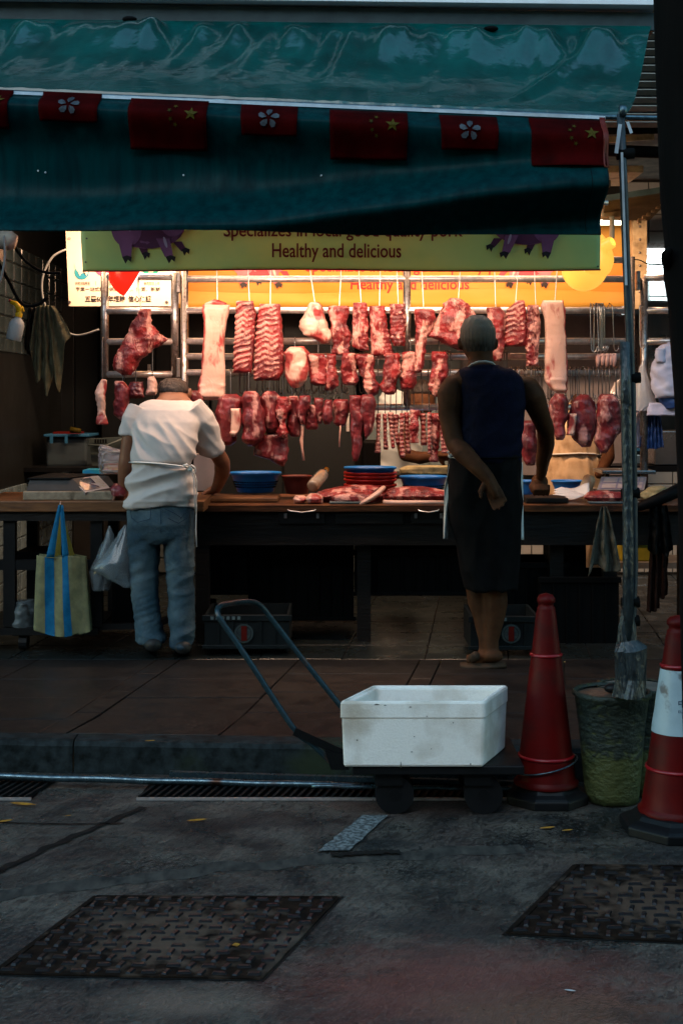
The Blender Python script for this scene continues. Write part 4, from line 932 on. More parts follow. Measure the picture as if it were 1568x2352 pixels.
# ------------------------------------------------------------------ meat
def meat(name, label, cat, rows, d, T, kind='red', m='meat', seed=0, side=1, group='cuts of meat hanging on the rails', nu=34, nv=None, parent=None, lie=False, rough=1.0):
    rows = sorted(rows); y0, y1 = rows[0][0], rows[-1][0]; H = y1-y0
    nv = nv or max(26, int(H/2.6)); s = d/FP; mb = MB(); fat = []
    so = Vector((seed*3.1, seed*1.7, seed*.9)); Wm = sum(r[2]-r[1] for r in rows)/len(rows)*s
    ex = .62 if kind in ('skin', 'ribs') else .85
    def sg_(x, p): return math.copysign(abs(x)**p, x)
    for j in range(nv+1):
        v = j/nv; py = lerp(y0, y1, v); xl, xr = interp(rows, py)
        xc = (xl+xr)/2; hw = (xr-xl)/2*s; c = P(xc, py, d)
        e = min(1, (min(v, 1-v)*H*s+.0005)/(T*.7)); e = math.sqrt(max(0, 1-(1-e)**2))
        if kind == 'skin' and v > .5: T_ = T*(1+.3*ss(.75, .95, v))
        else: T_ = T
        if kind in ('red', 'lump', 'dark', 'strip'): hw *= lerp(.72, 1, e)
        ty = T_*max(.06, e)
        for k in range(nu):
            a = 2*math.pi*k/nu; ca, sa = math.cos(a), math.sin(a)
            x = hw*sg_(ca, ex); y = ty*sg_(sa, ex); p = c+Vector((x, y, 0)); n = Vector((ca, sa, .0))
            q = p+so; u = ca                                   # u -1..1 across the front
            f1 = noise.noise(q*13); f2 = noise.noise(Vector((q.x*34, q.y*34, q.z*14))); f3 = noise.noise(q*70)
            dsp = 0; fa = .4
            if kind == 'red':
                rg = 1-abs(noise.noise(Vector((q.x*22, q.y*22, q.z*9))))*2
                dsp = .016*f1+.010*rg+.005*f3; fa = .10+.62*max(0, noise.noise(Vector((q.x*26+3, q.y*20, q.z*8)))*1.9)+.10*rg
            elif kind == 'dark':
                rg = 1-abs(noise.noise(Vector((q.x*16, q.y*16, q.z*8))))*2
                dsp = .015*f1+.006*rg+.002*f3; fa = .04+.75*max(0, noise.noise(Vector((q.x*22+5, q.y*20, q.z*7)))*1.7-.1)
            elif kind == 'lump':
                dsp = .018*f1+.006*f2+.004*f3; fa = .42+.95*noise.noise(Vector((q.x*15, q.y*12, q.z*10+2)))
            elif kind == 'skin':
                dsp = .005*f1+.003*f2*(1 if v < .85 else 2)+.0012*f3; g = ss(.62, .9, u*side); fa = lerp(.78+.35*f1+.40*noise.noise(Vector((q.x*18, q.y*18, q.z*7))), .15+.5*f2, g)
                dsp += g*.006*noise.noise(q*55)
                if v > .84: dsp += .010*noise.noise(q*24); fa -= .15*max(0, noise.noise(q*30))
            elif kind == 'ribs':
                w = math.sin((q.z+.45*side*(-x)+.016*f1+.006*f2)*math.pi*2/.030)*(.65+.5*noise.noise(q*9+Vector((7, 0, 0)))); rib = max(0, w)
                g = ss(.35, .75, u*side)
                dsp = (.0055*w+.002*f3)*(1-g)+g*(.005*noise.noise(q*60)+.003); fa = lerp(.50+.55*w+.25*f2-.25*max(0, noise.noise(q*16))*2, .06+.45*max(0, f3)*2, g)
                if v > .7: fa -= .25*ss(.7, 1, v)
            elif kind == 'spine':
                g = .5+.5*math.sin(q.z*math.pi*2/.021+3*f1)
                gg = ss(.1, -.5, u*side) if side else 1
                dsp = gg*(.004*g+.004*noise.noise(q*65))+.003*f1; fa = lerp(.38+.4*f2, .12+.9*max(0, noise.noise(q*48)), gg)
            elif kind == 'strip':
                w = math.sin(q.z*math.pi*2/.022+2.5*f1)
                dsp = .0022*w+.002*f2; fa = .46+.22*w+.35*f2
            if kind in ('red', 'dark', 'spine', 'lump'):
                rr4 = 1-abs(noise.noise(Vector((q.x*48, q.y*48, q.z*26))))*2.4; dsp += (.003 if kind in ('lump', 'dark') else .0065)*rr4; fa += .16*rr4
            if sa > 0: dsp *= .5
            mb.v.append(p+n*dsp*rough+Vector((0, 0, .3*dsp*(f2)))); fat.append(max(0, min(1, fa)))
    for j in range(nv):
        for k in range(nu):
            a = j*nu+k; b = j*nu+(k+1) % nu; mb.f.append((a, b, b+nu, a+nu)); mb.m.append(0)
    mb.f.append(tuple(range(nu))); mb.f.append(tuple(nv*nu+k for k in range(nu))[::-1]); mb.m += [0, 0]
    mb.attr = fat
    o = mb.build(name, M[m], parent, smooth=True)
    if parent is None: tag(o, label, cat, group)
    return o
R1, R2, R3 = 7.62, 7.58, 7.52
K = 'meat'
meat('pork_belly', 'long pale slab with skin side out, at the left end of the top row', K, [(700, 467, 528), (716, 464, 527), (740, 469, 520), (800, 466, 515), (850, 463, 517), (885, 455, 519), (905, 454, 518), (919, 466, 512)], R1, .035, 'skin', 'skin_meat', 1, -1)
meat('pork_flap', 'pink flap of meat folded over the top of the pale left slab', K, [(688, 486, 505), (697, 470, 518), (712, 466, 521)], R1+.03, .03, 'lump', 'skin_meat', 2)
meat('rib_rack', 'narrower rack of pink ribs right of the pale left slab', K, [(691, 543, 580), (720, 541, 587), (760, 540, 585), (800, 537, 583), (857, 536, 577)], R1, .028, 'ribs', 'meat', 3, 1)
meat('rib_rack', 'widest rack of ribs, second from the pale left slab', K, [(698, 596, 642), (740, 590, 646), (800, 586, 650), (850, 583, 652), (874, 583, 640)], R1-.01, .03, 'ribs', 'meat', 4, 1)
meat('pork_cut', 'white and red wedge of meat hanging on the top row left of centre', K, [(694, 712, 735), (718, 700, 741), (752, 688, 750), (768, 695, 760), (780, 725, 760), (790, 737, 755)], R1, .055, 'lump', 'skin_meat', 5)
meat('neck_strip', 'red and purple strip just right of the white and red wedge', K, [(703, 757, 795), (730, 760, 794), (770, 763, 798), (817, 766, 799)], R1, .025, 'red', 'meat', 6)
meat('spine_strip', 'first bony strip with a lumpy left edge, right of the red purple strip', K, [(695, 813, 838), (720, 811, 842), (770, 809, 844), (796, 809, 843), (806, 828, 846)], R1, .026, 'spine', 'meat', 7, -1)
meat('spine_strip', 'widest bony strip left of the centre post, with a pale seam', K, [(703, 849, 881), (750, 851, 887), (790, 853, 896), (812, 854, 900), (818, 860, 880)], R1, .03, 'spine', 'meat', 8, -1)
meat('spine_strip', 'short bony strip hanging against the centre post', K, [(698, 898, 929), (740, 897, 930), (775, 897, 928), (795, 905, 926)], R1, .026, 'spine', 'meat', 9, 0)
meat('shank', 'slender shank with a long pale bone right of the centre post', K, [(709, 951, 994), (730, 954, 993), (750, 955, 987), (775, 954, 976), (800, 954, 972), (835, 951, 974), (857, 946, 962)], R1-.03, .028, 'red', 'meat', 10)
meat('shoulder_cut', 'big ragged shoulder piece hanging just left of the grey haired man', K, [(685, 1036, 1052), (700, 1020, 1072), (720, 1008, 1084), (750, 996, 1086), (772, 986, 1080), (785, 1015, 1072), (805, 1050, 1066)], R1, .06, 'red', 'meat', 11)
meat('neck_strip', 'long red strip hanging partly behind the head of the grey haired man', K, [(706, 1116, 1143), (735, 1122, 1158), (760, 1126, 1154), (830, 1130, 1153)], R1, .03, 'red', 'meat', 12)
meat('rib_rack', 'short rack of ribs right of the grey haired man', K, [(690, 1186, 1202), (712, 1162, 1206), (760, 1158, 1207), (796, 1157, 1206)], R1, .03, 'ribs', 'meat', 13, 1)
meat('rib_strip', 'narrow rib strip between the short rack and the long pale slab', K, [(701, 1211, 1236), (760, 1210, 1238), (800, 1209, 1234), (841, 1209, 1233)], R1-.01, .024, 'spine', 'meat', 14, 1)
meat('pork_belly', 'long pale slab with a red right edge at the right end of the top row', K, [(690, 1246, 1292), (705, 1240, 1295), (735, 1250, 1297), (800, 1251, 1300), (840, 1250, 1302), (872, 1250, 1302), (890, 1260, 1301), (903, 1276, 1297)], R1, .034, 'skin', 'skin_meat', 15, 1)
# second row
meat('ham', 'round pale lump hanging below the widest rib rack', K, [(796, 668, 702), (812, 654, 713), (850, 655, 712), (872, 660, 706), (885, 668, 696), (891, 675, 686)], R2, .06, 'lump', 'skin_meat', 16)
for i, (lab, rws, kd) in enumerate([
    ('square ragged red chunk right of the round pale lump', [(813, 718, 744), (835, 712, 750), (860, 712, 752), (876, 716, 748), (886, 724, 742)], 'red'),
    ('thin curling red piece ending in a point in the second row', [(813, 752, 769), (845, 755, 769), (870, 752, 772), (886, 748, 773), (897, 746, 757)], 'red'),
    ('forked red piece in the second row, below the first bony strip', [(811, 789, 812), (840, 785, 814), (865, 784, 818), (885, 787, 819)], 'red'),
    ('long ragged red piece slanting down to the right near the large purple hearts', [(813, 818, 850), (840, 822, 854), (870, 833, 862), (892, 838, 867), (908, 850, 865)], 'red'),
    ('red piece with a pale streak hanging below the short bony strip', [(811, 885, 911), (840, 886, 916), (865, 882, 912), (886, 873, 906), (906, 887, 902)], 'red'),
    ('red piece with a pale knuckle end behind the slender shank', [(807, 931, 953), (840, 928, 956), (870, 923, 952), (895, 922, 948)], 'red'),
    ('knotty red piece beside the left shoulder of the grey haired man', [(808, 992, 1022), (840, 993, 1026), (870, 990, 1018), (893, 986, 1014), (911, 999, 1011)], 'red')]):
    meat('pork_piece', lab, K, rws, R2, .03, kd, 'meat', 20+i)
# third row: dark meat
D3 = [
    ('small dark lump by the neck of the bent man', [(897, 438, 452), (915, 438, 466), (945, 445, 470)], 'dark', .05),
    ('large dark drooping piece beside the raised sleeve of the bent man', [(905, 512, 548), (918, 503, 558), (950, 499, 556), (985, 497, 550), (1010, 502, 540), (1024, 512, 528)], 'dark', .06),
    ('tall smooth dark piece with a round shoulder, second in the lowest row', [(898, 563, 582), (915, 557, 596), (950, 556, 607), (985, 560, 610), (1010, 560, 600), (1025, 568, 586)], 'dark', .06),
    ('curled dark red piece at the bend of the lowest row', [(898, 608, 634), (915, 598, 640), (945, 602, 640), (975, 605, 640), (995, 612, 636)], 'dark', .05),
    ('big dark pointed piece hanging lowest of all the meat', [(990, 606, 650), (1005, 596, 660), (1030, 588, 660), (1045, 586, 658), (1056, 622, 657), (1071, 642, 656)], 'dark', .055),
    ('shank with a pale bone end in front of the dark pieces', [(911, 640, 658), (935, 638, 661), (955, 642, 656), (975, 645, 654), (990, 642, 658), (1006, 646, 656)], 'red', .028),
    ('dark crooked piece left of the one with the long thin tail', [(909, 664, 681), (935, 664, 688), (965, 662, 686), (985, 660, 692), (1003, 668, 688)], 'dark', .04),
    ('dark piece with a long thin knotted tail below', [(909, 690, 708), (935, 682, 708), (958, 685, 704), (975, 690, 702)], 'dark', .034),
    ('small dark piece right of the one with the knotted tail', [(929, 708, 722), (955, 706, 726), (975, 706, 726), (987, 710, 722)], 'dark', .03),
    ('small dark forked piece in the middle of the lowest row', [(914, 722, 740), (940, 721, 742), (960, 724, 744), (973, 728, 740)], 'dark', .03),
    ('small pink purple piece left of the one with the flat tail', [(918, 748, 762), (940, 743, 764), (960, 742, 762), (975, 746, 757)], 'dark', .03),
    ('squat dark piece with a flat pale tail below', [(917, 768, 796), (935, 764, 801), (955, 765, 796), (972, 768, 793), (979, 776, 790)], 'dark', .035),
    ('long purple strip hanging down to the stack of basins', [(908, 806, 825), (935, 803, 830), (980, 808, 832), (1020, 808, 831), (1042, 809, 825), (1059, 813, 818)], 'dark', .03),
    ('smooth purple teardrop piece left of the rib strips', [(906, 831, 856), (925, 827, 861), (960, 830, 861), (985, 834, 854), (1009, 838, 842)], 'dark', .035),
    ('ragged dark piece seen past the right hip of the grey haired man', [(966, 1202, 1226), (990, 1198, 1231), (1030, 1197, 1232), (1055, 1200, 1230), (1069, 1206, 1226)], 'dark', .045),
    ('smooth dark oval lump, left one of three at the right', [(904, 1274, 1294), (925, 1262, 1303), (955, 1262, 1302), (980, 1267, 1295), (996, 1276, 1293), (1011, 1280, 1290)], 'dark', .05),
    ('wide dark lump with a white edge, middle one of three at the right', [(906, 1332, 1350), (925, 1312, 1364), (955, 1304, 1370), (985, 1302, 1368), (1005, 1312, 1362), (1027, 1334, 1352)], 'dark', .065),
    ('long marbled lump next to the steel pole, right one of three', [(905, 1380, 1408), (925, 1372, 1420), (955, 1370, 1427), (985, 1368, 1425), (1010, 1366, 1408), (1030, 1372, 1396), (1041, 1378, 1392)], 'dark', .06)]
dk = []
for i, (lab, rws, kd, T) in enumerate(D3):
    dk.append(meat('dark_meat_piece', lab, K, rws, R3+.03*math.sin(i*2.4)+(.05 if i == 4 else 0), T, kd, 'meat' if kd == 'red' else 'dark_meat', 40+i))
meat('fat_cover', '', '', [(938, 530, 552), (960, 531, 556), (985, 532, 552), (1003, 532, 540)], R3-.055, .02, 'skin', 'skin_meat', 61, 1, parent=dk[1])
meat('fat_edge', '', '', [(950, 1306, 1322), (980, 1303, 1322), (1000, 1303, 1318)], R3-.05, .02, 'skin', 'skin_meat', 62, -1, parent=dk[16])
M['tail'] = mat('pale_tendon', (.62, .36, .28), .4, (.5, .2, .15), 40, bump=.3)
MB().tube([P(695, 972, R3), P(694, 1000, R3), P(692, 1010, R3), P(694, 1030, R3), P(697, 1058, R3)], [.008, .007, .010, .006, .007], 8).build('tail', M['tail'], dk[7], smooth=True)
MB().tube([P(782, 976, R3), P(780, 1000, R3), P(779, 1027, R3)], [.007, .009, .011], 8, ry=[.004]*3).build('tail', M['tail'], dk[11], smooth=True)
STR = [((950, 863, 875), (1000, 864, 872), (1040, 859, 874)), ((950, 878, 889), (1000, 880, 888), (1033, 880, 892)), ((947, 889, 903), (990, 894, 904), (1030, 898, 907)),
    ((952, 902, 917), (990, 903, 914), (1022, 909, 920)), ((949, 917, 928), (1000, 917, 926), (1051, 918, 930)), ((947, 927, 940), (1000, 929, 939), (1042, 931, 944)),
    ((941, 942, 960), (975, 943, 957), (1018, 943, 957)), ((949, 963, 978), (985, 966, 977), (1023, 965, 981)), ((947, 980, 990), (1000, 981, 989), (1042, 982, 991)),
    ((949, 992, 1009), (1000, 992, 1005), (1061, 988, 1005)), ((954, 1010, 1023), (1000, 1011, 1022), (1041, 1013, 1028))]
for i, r_ in enumerate(STR):
    names = ['leftmost thin rib strip, beside the smooth purple teardrop piece', 'second rib strip from the teardrop piece, flaring at its foot', 'third rib strip from the teardrop piece, narrow and leaning right',
        'short rib strip leaning right, left of the two longest ridged strips', 'long ridged rib strip reaching lower than its neighbours on both sides', 'evenly ridged orange pink rib strip just left of the broad short one',
        'broad short strip with a pale square top, in the rib strip row', 'chunky pale rib strip right of the broad short strip', 'thinnest evenly ridged rib strip right of the chunky pale one', 'broad smooth strip, the lowest hanging of the rib strip row', 'last rib strip, touching the arm of the grey haired man']
    meat('rib_strip', names[i], K, list(r_), R3+.06+.02*math.sin(i*3), .016, 'strip' if i not in (6, 9) else 'red', 'meat', 70+i, group='rib strips on the lowest rail', nu=18)
# left gate
meat('shank', 'large hock with bone and hanging muscle on the left gate', K, [(710, 329, 342), (728, 318, 344), (745, 302, 347), (765, 300, 362), (780, 292, 383), (792, 282, 372), (805, 276, 345), (828, 263, 318), (848, 266, 308), (862, 283, 300)], R1, .045, 'red', 'meat', 90)
meat('pork_strip', 'pale pink strip hanging alone lowest at the far left', K, [(871, 231, 246), (885, 226, 247), (918, 225, 241), (950, 225, 244), (976, 225, 249)], R2, .016, 'lump', 'skin_meat', 91)
meat('pork_piece', 'dark twisted piece below the large hock', K, [(875, 262, 284), (895, 266, 298), (915, 268, 296), (930, 263, 294), (950, 263, 298), (966, 276, 300)], R2, .04, 'dark', 'dark_meat', 92)
meat('pork_piece', 'small lump right of the dark twisted piece', K, [(877, 300, 325), (893, 300, 328), (915, 303, 328)], R2, .035, 'red', 'dark_meat', 93)
meat('pork_piece', 'small pink lump above the shoulder of the bent man', K, [(865, 341, 358), (880, 338, 363), (908, 336, 360)], R2, .03, 'lump', 'skin_meat', 94)

# hooks and hook rods
def rod(label, x0, y0, x1, y1, d=7.66, m='bright_hook', r=.0028, barb=True):
    mb = MB(); a = P(x0, y0, d); b = P(x1, y1, d)
    path = [a+Vector((0, .05, -.03)), a+Vector((0, .045, 0)), a+Vector((0, .02, .022)), a+Vector((0, -.005, .01)), a+Vector((0, -.01, -.01)), b+Vector((0, -.01, .0))]
    if barb: path += [b+Vector((0, -.015, -.03)), b+Vector((-.008, -.035, -.045)), b+Vector((-.014, -.05, -.02))]
    mb.tube(path, r, 6)
    return tag(mb.build('meat_hook', M[m], smooth=True), label, 'hook', 'hooks on the meat rails')
for k, (a, b, c_, nm) in enumerate([(498, 500, 696, 'pale left slab'), (569, 573, 690, 'narrower rib rack'), (622, 621, 698, 'widest rib rack'), (709, 723, 695, 'white and red wedge'), (784, 779, 704, 'red purple strip'), (822, 829, 696, 'first bony strip'),
        (873, 871, 703, 'widest bony strip'), (910, 914, 698, 'short bony strip by the centre post'), (967, 972, 708, 'slender shank'), (1057, 1052, 686, 'ragged shoulder piece'), (1134, 1137, 707, 'long red strip behind the grey head'), (1190, 1183, 692, 'short rib rack at the right'), (1225, 1229, 702, 'narrow rib strip'), (1279, 1273, 690, 'long pale slab at the right'), (316, 325, 712, 'large hock on the left gate')]):
    rod('pale hook rod carrying the '+nm, a, 596 if k < 14 else 634, b, c_, R1+.06)
for k, (x, y0, y1, nm) in enumerate([(677, 784, 800, 'round pale lump'), (731, 784, 818, 'square ragged chunk'), (760, 784, 818, 'thin curling piece'), (800, 784, 816, 'forked piece'), (834, 784, 818, 'long ragged slanting piece'), (898, 784, 816, 'piece with a pale streak'), (942, 784, 812, 'piece with a pale knuckle'), (1008, 784, 812, 'knotty piece')]):
    rod('dark hook holding the '+nm, x, y0, x, y1, R2+.06, 'hook')
for k, (x, y0, y1, nm) in enumerate([(236, 784, 873, 'pale strip at the far left'), (283, 860, 880, 'dark twisted piece'), (313, 784, 880, 'small lump on the left gate'), (351, 784, 868, 'small pink lump on the left gate')]):
    rod('thin hook holding the '+nm, x, y0, x, y1, R2+.06, 'hook')
for k, x in enumerate((530, 572, 620, 650, 672, 698, 715, 731, 754, 783, 815, 845)):
    rod('dark hook dropping from the lower rails to the lowest row of dark meat', x, 856, x+random.uniform(-2, 2), 912 if x < 700 or x > 800 else 924, R3+.09, 'hook')
for k, x in enumerate((868, 884, 896, 909, 922, 934, 950, 970, 985, 1000, 1016)):
    rod('dark hook rod dropping from the rail to the rib strips', x+random.uniform(-3, 3), 857 if k % 3 else 819, x, 950, R3+.12, 'hook')
hk = None
def empties(label, xs, y0, y1, m, group, d=7.72, jit=2, curl=.018):
    me = None
    for i, x in enumerate(xs):
        yy = random.uniform(-jit, jit)*2; a = P(x, y0, d+.002*(i % 5)); L = (y1-y0)*d/FP
        if me is None:
            pth = [Vector((0, .024, -.03)), Vector((0, .02, .0)), Vector((0, .0, .022)), Vector((0, -.022, .006)), Vector((0, -.024, -.02)), Vector((0, -.022, -L+curl)), Vector((curl*.4, -.022, -L+.003)), Vector((curl*1.0, -.022, -L)), Vector((curl*1.6, -.022, -L+.012)), Vector((curl*1.8, -.022, -L+.03))]
            mb = MB().tube(pth, .0026, 6); me = bpy.data.meshes.new('meat_hook'); me.from_pydata(mb.v, [], mb.f); me.materials.append(M[m]); me.polygons.foreach_set('use_smooth', [True]*len(me.polygons))
        o = bpy.data.objects.new('meat_hook', me); col.objects.link(o); o.location = a; o.rotation_euler = (random.uniform(-.03, .03), random.uniform(-.035, .035), random.uniform(-.8, .8)); o.scale.z = 1+random.uniform(-.06, .06)
        tag(o, label, 'hook', group)
empties('empty steel hook in the tight bundle right of the long pale slab', [1356, 1361]+[1367+1.9*k for k in range(10)], 706, 808, 'bright_hook', 'bundle of empty hooks', jit=1)
empties('single empty hook hanging right of the hook bundle', [1399], 706, 810, 'bright_hook', 'hooks on the meat rails')
empties('dark empty hook on the lower rails between the grey haired man and the steel pole', [1168+6.1*k+random.uniform(-2, 2) for k in range(44)], 852, 918, 'hook', 'empty dark hooks on the lower right rails')
empties('dark empty hook on the rail left of the grey haired man', [1010+4.5*k for k in range(6)]+[1158+4*k for k in range(3)], 815, 868, 'hook', 'empty dark hooks near the grey haired man')
empties('dark empty hook in the row behind the hanging rib racks', [545+8*k+random.uniform(-3, 3) for k in range(32)], 852, 905, 'hook', 'empty dark hooks behind the ribs')
empties('curled dark hook in the cluster left of the locker, above the purple teardrop', [826, 830, 835, 841, 847], 818, 905, 'hook', 'curled hooks above the purple pieces')
empties('hook on the side gate holding the clear plastic bags', [1473], 706, 800, 'bright_hook', 'hooks on the meat rails', curl=.02)
# green garnish with pale stalks over the small dark pieces
M['herb'] = mat('dark_green_leaf', (.02, .05, .02), .6, (.01, .025, .012), 30)
M['stalk'] = mat('pale_stalk', (.45, .42, .34), .6)
hb_ = thing('herb_bunch', 'dark green sprigs with pale stalks above the small dark pieces', 'herbs', P(735, 925, 7.66))
mb = MB(); ms = MB()
for k in range(60):
    x = random.uniform(700, 785); c = P(x, random.uniform(912, 926), 7.66); a = random.uniform(0, 6.28)
    mb.add([c, c+Vector((.014*math.cos(a), .004, .014*math.sin(a))), c+Vector((.006*math.cos(a+.9), -.004, .006*math.sin(a+.9)))], [(0, 1, 2)])
mb.build('leaves', M['herb'], hb_); hb_.children[0]['kind'] = 'stuff'
for x, y, dx in ((674, 903, 3), (716, 905, 5), (722, 905, -3), (728, 908, 6), (744, 903, 2), (748, 910, 5), (744, 908, -4), (766, 906, 3), (771, 910, 4), (735, 908, 2)):
    MB().bar(P(x, y+10, 7.63), P(x+dx, y, 7.63), .004, .004).build('stalk', M['stalk'], hb_)
# gloves drying on the rail
M['glove'] = mat('pink_rubber_glove', (.70, .42, .36), .5, (.6, .34, .3), 20, bump=.2)
gl = MB(); gl.tube([P(1372, 817, 7.72), P(1408, 816, 7.72)], .022, 12, ry=.01)
for k, x in enumerate((1373, 1384, 1394, 1404, 1411)): gl.tube([P(x, 812, 7.71), P(x-1, 828, 7.71), P(x-2, 842-3*(k % 2), 7.71)], [.012, .013, .007], 10)
tag(gl.build('rubber_glove', M['glove'], smooth=True), 'pink rubber glove draped over the rail left of the wrapped post', 'glove')

# ------------------------------------------------------------------ counter and cart
M['wood'] = mat('old_chopping_wood', (.13, .05, .022), .42, (.05, .02, .010), 8, stretch=(1, 6, 8), bump=.4, rvar=.12, c3=(.05, .02, .012), con3=(.5, .7), scale3=6)
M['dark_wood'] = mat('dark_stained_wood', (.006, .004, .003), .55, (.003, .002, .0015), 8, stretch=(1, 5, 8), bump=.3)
M['board_wood'] = mat('chopping_board', (.16, .07, .028), .5, (.07, .03, .013), 10, stretch=(.6, 6, 6), bump=.3, c3=(.07, .03, .015), scale3=8)
M['dark_metal'] = mat('dark_painted_metal', (.0035, .004, .0045), .45, (.002, .0022, .0025), 12, rvar=.1)
TZ = .832                                            # counter height above the road
ct = thing('counter', 'long dark wooden butcher counter with drawer handles', 'counter', (.5, 7.7, PAV))
x0, x1 = P(452, 0, 7.4).x, P(1600, 0, 7.3).x
mb = MB(); nb = 60
for i in range(nb+1):                                 # worn, wavy front edge
    x = lerp(x0, x1, i/nb); wv = .012*noise.noise(Vector((x*4, 0, 3)))+.004*noise.noise(Vector((x*18, 0, 3)))
    for y, z in ((7.30+wv, TZ-.035), (7.295+wv, TZ-.004), (7.31+wv, TZ+.003*noise.noise(Vector((x*7, 1, 1)))), (8.1, TZ), (8.1, TZ-.04)): mb.v.append(Vector((x, y, z)))
for i in range(nb):
    for j in range(4): a = i*5+j; mb.f.append((a, a+5, a+6, a+1)); mb.m.append(0)
mb.build('counter_top', M['wood'], ct)
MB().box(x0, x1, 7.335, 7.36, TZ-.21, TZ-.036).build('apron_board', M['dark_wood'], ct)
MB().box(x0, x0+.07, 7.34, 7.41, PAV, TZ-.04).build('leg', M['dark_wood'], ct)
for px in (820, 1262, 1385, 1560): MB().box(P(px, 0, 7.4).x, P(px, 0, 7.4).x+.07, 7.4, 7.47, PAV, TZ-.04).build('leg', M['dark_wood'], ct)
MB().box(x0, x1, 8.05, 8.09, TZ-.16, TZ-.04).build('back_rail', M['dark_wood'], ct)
for a, b in ((640, 745), (945, 1022), (770, 925), (1045, 1190)):
    q = MB().box(P(a, 0, 7.32).x, P(b, 0, 7.32).x, 7.318, 7.334, TZ-.10, TZ-.045).build('drawer_front', M['dark_wood'], ct, bevel=.003)
    if a in (640, 945):
        c = (a+b)/2; h = 26 if a == 945 else 34
        MB().tube([P(c-h, 1168, 7.31), P(c-h+5, 1173, 7.285), P(c, 1177, 7.28), P(c+h-5, 1173, 7.285), P(c+h, 1168, 7.31)], .0035, 8).build('handle', M['steel'], q, smooth=True)
        MB().box(P(c-h-6, 0, 7.31).x, P(c-h, 0, 7.31).x, 7.306, 7.318, TZ-.07, TZ-.045).box(P(c+h, 0, 7.31).x, P(c+h+6, 0, 7.31).x, 7.306, 7.318, TZ-.07, TZ-.045).build('bracket', M['old_steel'], q)
# things under the counter
def crate(label, x0, x1, y0, y1, d, dep, m='dark_metal', holes=True, logo=None, name='crate', cat='crate'):
    a = P(x0, y1, d); b = P(x1, y0, d); t = thing(name, label, cat, ((a.x+b.x)/2, d+dep/2, a.z), 'crates and bins under the counter')
    k = .012
    MB().box(a.x, b.x, d, d+k, a.z, b.z).box(a.x, b.x, d+dep-k, d+dep, a.z, b.z).box(a.x, a.x+k, d+k, d+dep-k, a.z, b.z).box(b.x-k, b.x, d+k, d+dep-k, a.z, b.z).box(a.x+k, b.x-k, d+k, d+dep-k, a.z, a.z+k).build('shell', M[m], t)
    MB().box(a.x-.012, b.x+.012, d-.012, d-.0005, b.z-.03, b.z).build('rim', M[m], t, bevel=.003); MB().box(a.x-.012, b.x+.012, d-.010, d-.0005, a.z, a.z+.02).build('foot_rim', M[m], t, bevel=.003)
    n = max(3, int((b.x-a.x)/.06))
    for i in range(1, n): MB().box(a.x+(b.x-a.x)*i/n-.004, a.x+(b.x-a.x)*i/n+.004, d-.008, d-.001, a.z+.022, b.z-.032).build('stiffener', M[m], t)
    if holes:
        for i in range(6):
            x = a.x+.03+i*.026; MB().box(x, x+.015, d-.0135, d-.0125, b.z-.022, b.z-.006).build('slot', M['hole'], t)
    if logo:
        L = lambda px, py, e=0.0: P(px, py, d-.011-e)
        fanS(L, ell(logo[0], logo[1], 22, 22), .000, t, 'logo_disc', 'logo_pale'); fanS(L, ell(logo[0], logo[1], 17.5, 17.5), .001, t, 'logo_ring', m)
        fanS(L, ell(logo[0], logo[1], 16, 16), .002, t, 'logo_disc', 'logo_pale')
        fit_text('O', lambda u, v: L(logo[0]-15+9*u, logo[1]+4-8*v, .003), .02).build('lettering', M['sign_black'], t)
        fit_text('E', lambda u, v: L(logo[0]+7+7*u, logo[1]+4-8*v, .003), .02).build('lettering', M['sign_black'], t)
        fit_text('1', lambda u, v: L(logo[0]-6+13*u, logo[1]+17-34*v, .004), .05).build('lettering', M['logo_red'], t)
    return t
M['hole'] = mat('pale_floor_seen_through', (.10, .12, .12), .6)
M['logo_pale'] = mat('faded_logo', (.05, .06, .06), .6, (.03, .036, .036), 20)
M['logo_red'] = mat('dull_red', (.09, .006, .004), .6)
M['grey_plastic'] = mat('dark_teal_plastic', (.005, .0075, .008), .5, (.003, .0045, .005), 9)
crate('dark crate with round logo beneath the trolley handle', 470, 664, 1412, 1490, 7.0, .4, 'grey_plastic', True, (560, 1455))
crate('dark crate with round logo behind the bare calves', 1080, 1236, 1415, 1493, 7.0, .4, 'grey_plastic', True, (1173, 1456))
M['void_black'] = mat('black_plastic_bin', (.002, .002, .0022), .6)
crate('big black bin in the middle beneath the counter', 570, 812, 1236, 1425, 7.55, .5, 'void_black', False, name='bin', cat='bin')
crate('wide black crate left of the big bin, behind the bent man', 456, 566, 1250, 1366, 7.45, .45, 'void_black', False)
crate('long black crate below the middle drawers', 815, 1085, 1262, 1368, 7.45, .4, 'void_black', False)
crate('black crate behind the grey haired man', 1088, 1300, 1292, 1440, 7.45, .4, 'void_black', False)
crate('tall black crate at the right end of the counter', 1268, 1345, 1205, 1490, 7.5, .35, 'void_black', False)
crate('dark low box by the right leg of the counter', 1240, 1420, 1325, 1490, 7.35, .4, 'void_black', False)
M['yellow_tub'] = mat('dirty_yellow_tub', (.34, .28, .02), .5, (.2, .16, .01), 8)
yt_ = thing('tub', 'yellow plastic tub with lid on the floor behind the steel pole', 'tub', P(1472, 1300, 8.3))
a = P(1425, 1290, 8.3); b = P(1500, 1238, 8.3); MB().box(a.x, b.x, 8.3, 8.6, a.z, b.z).build('tub_body', M['yellow_tub'], yt_, bevel=.01)
MB().box(a.x-.015, b.x+.015, 8.285, 8.62, b.z+.001, b.z+.04).build('lid', M['yellow_tub'], yt_, bevel=.008)
simple('shelf_plank', 'dark plank under the yellow tub', 'plank', 1420, 1600, 1292, 1306, 8.25, .4, 'conc')
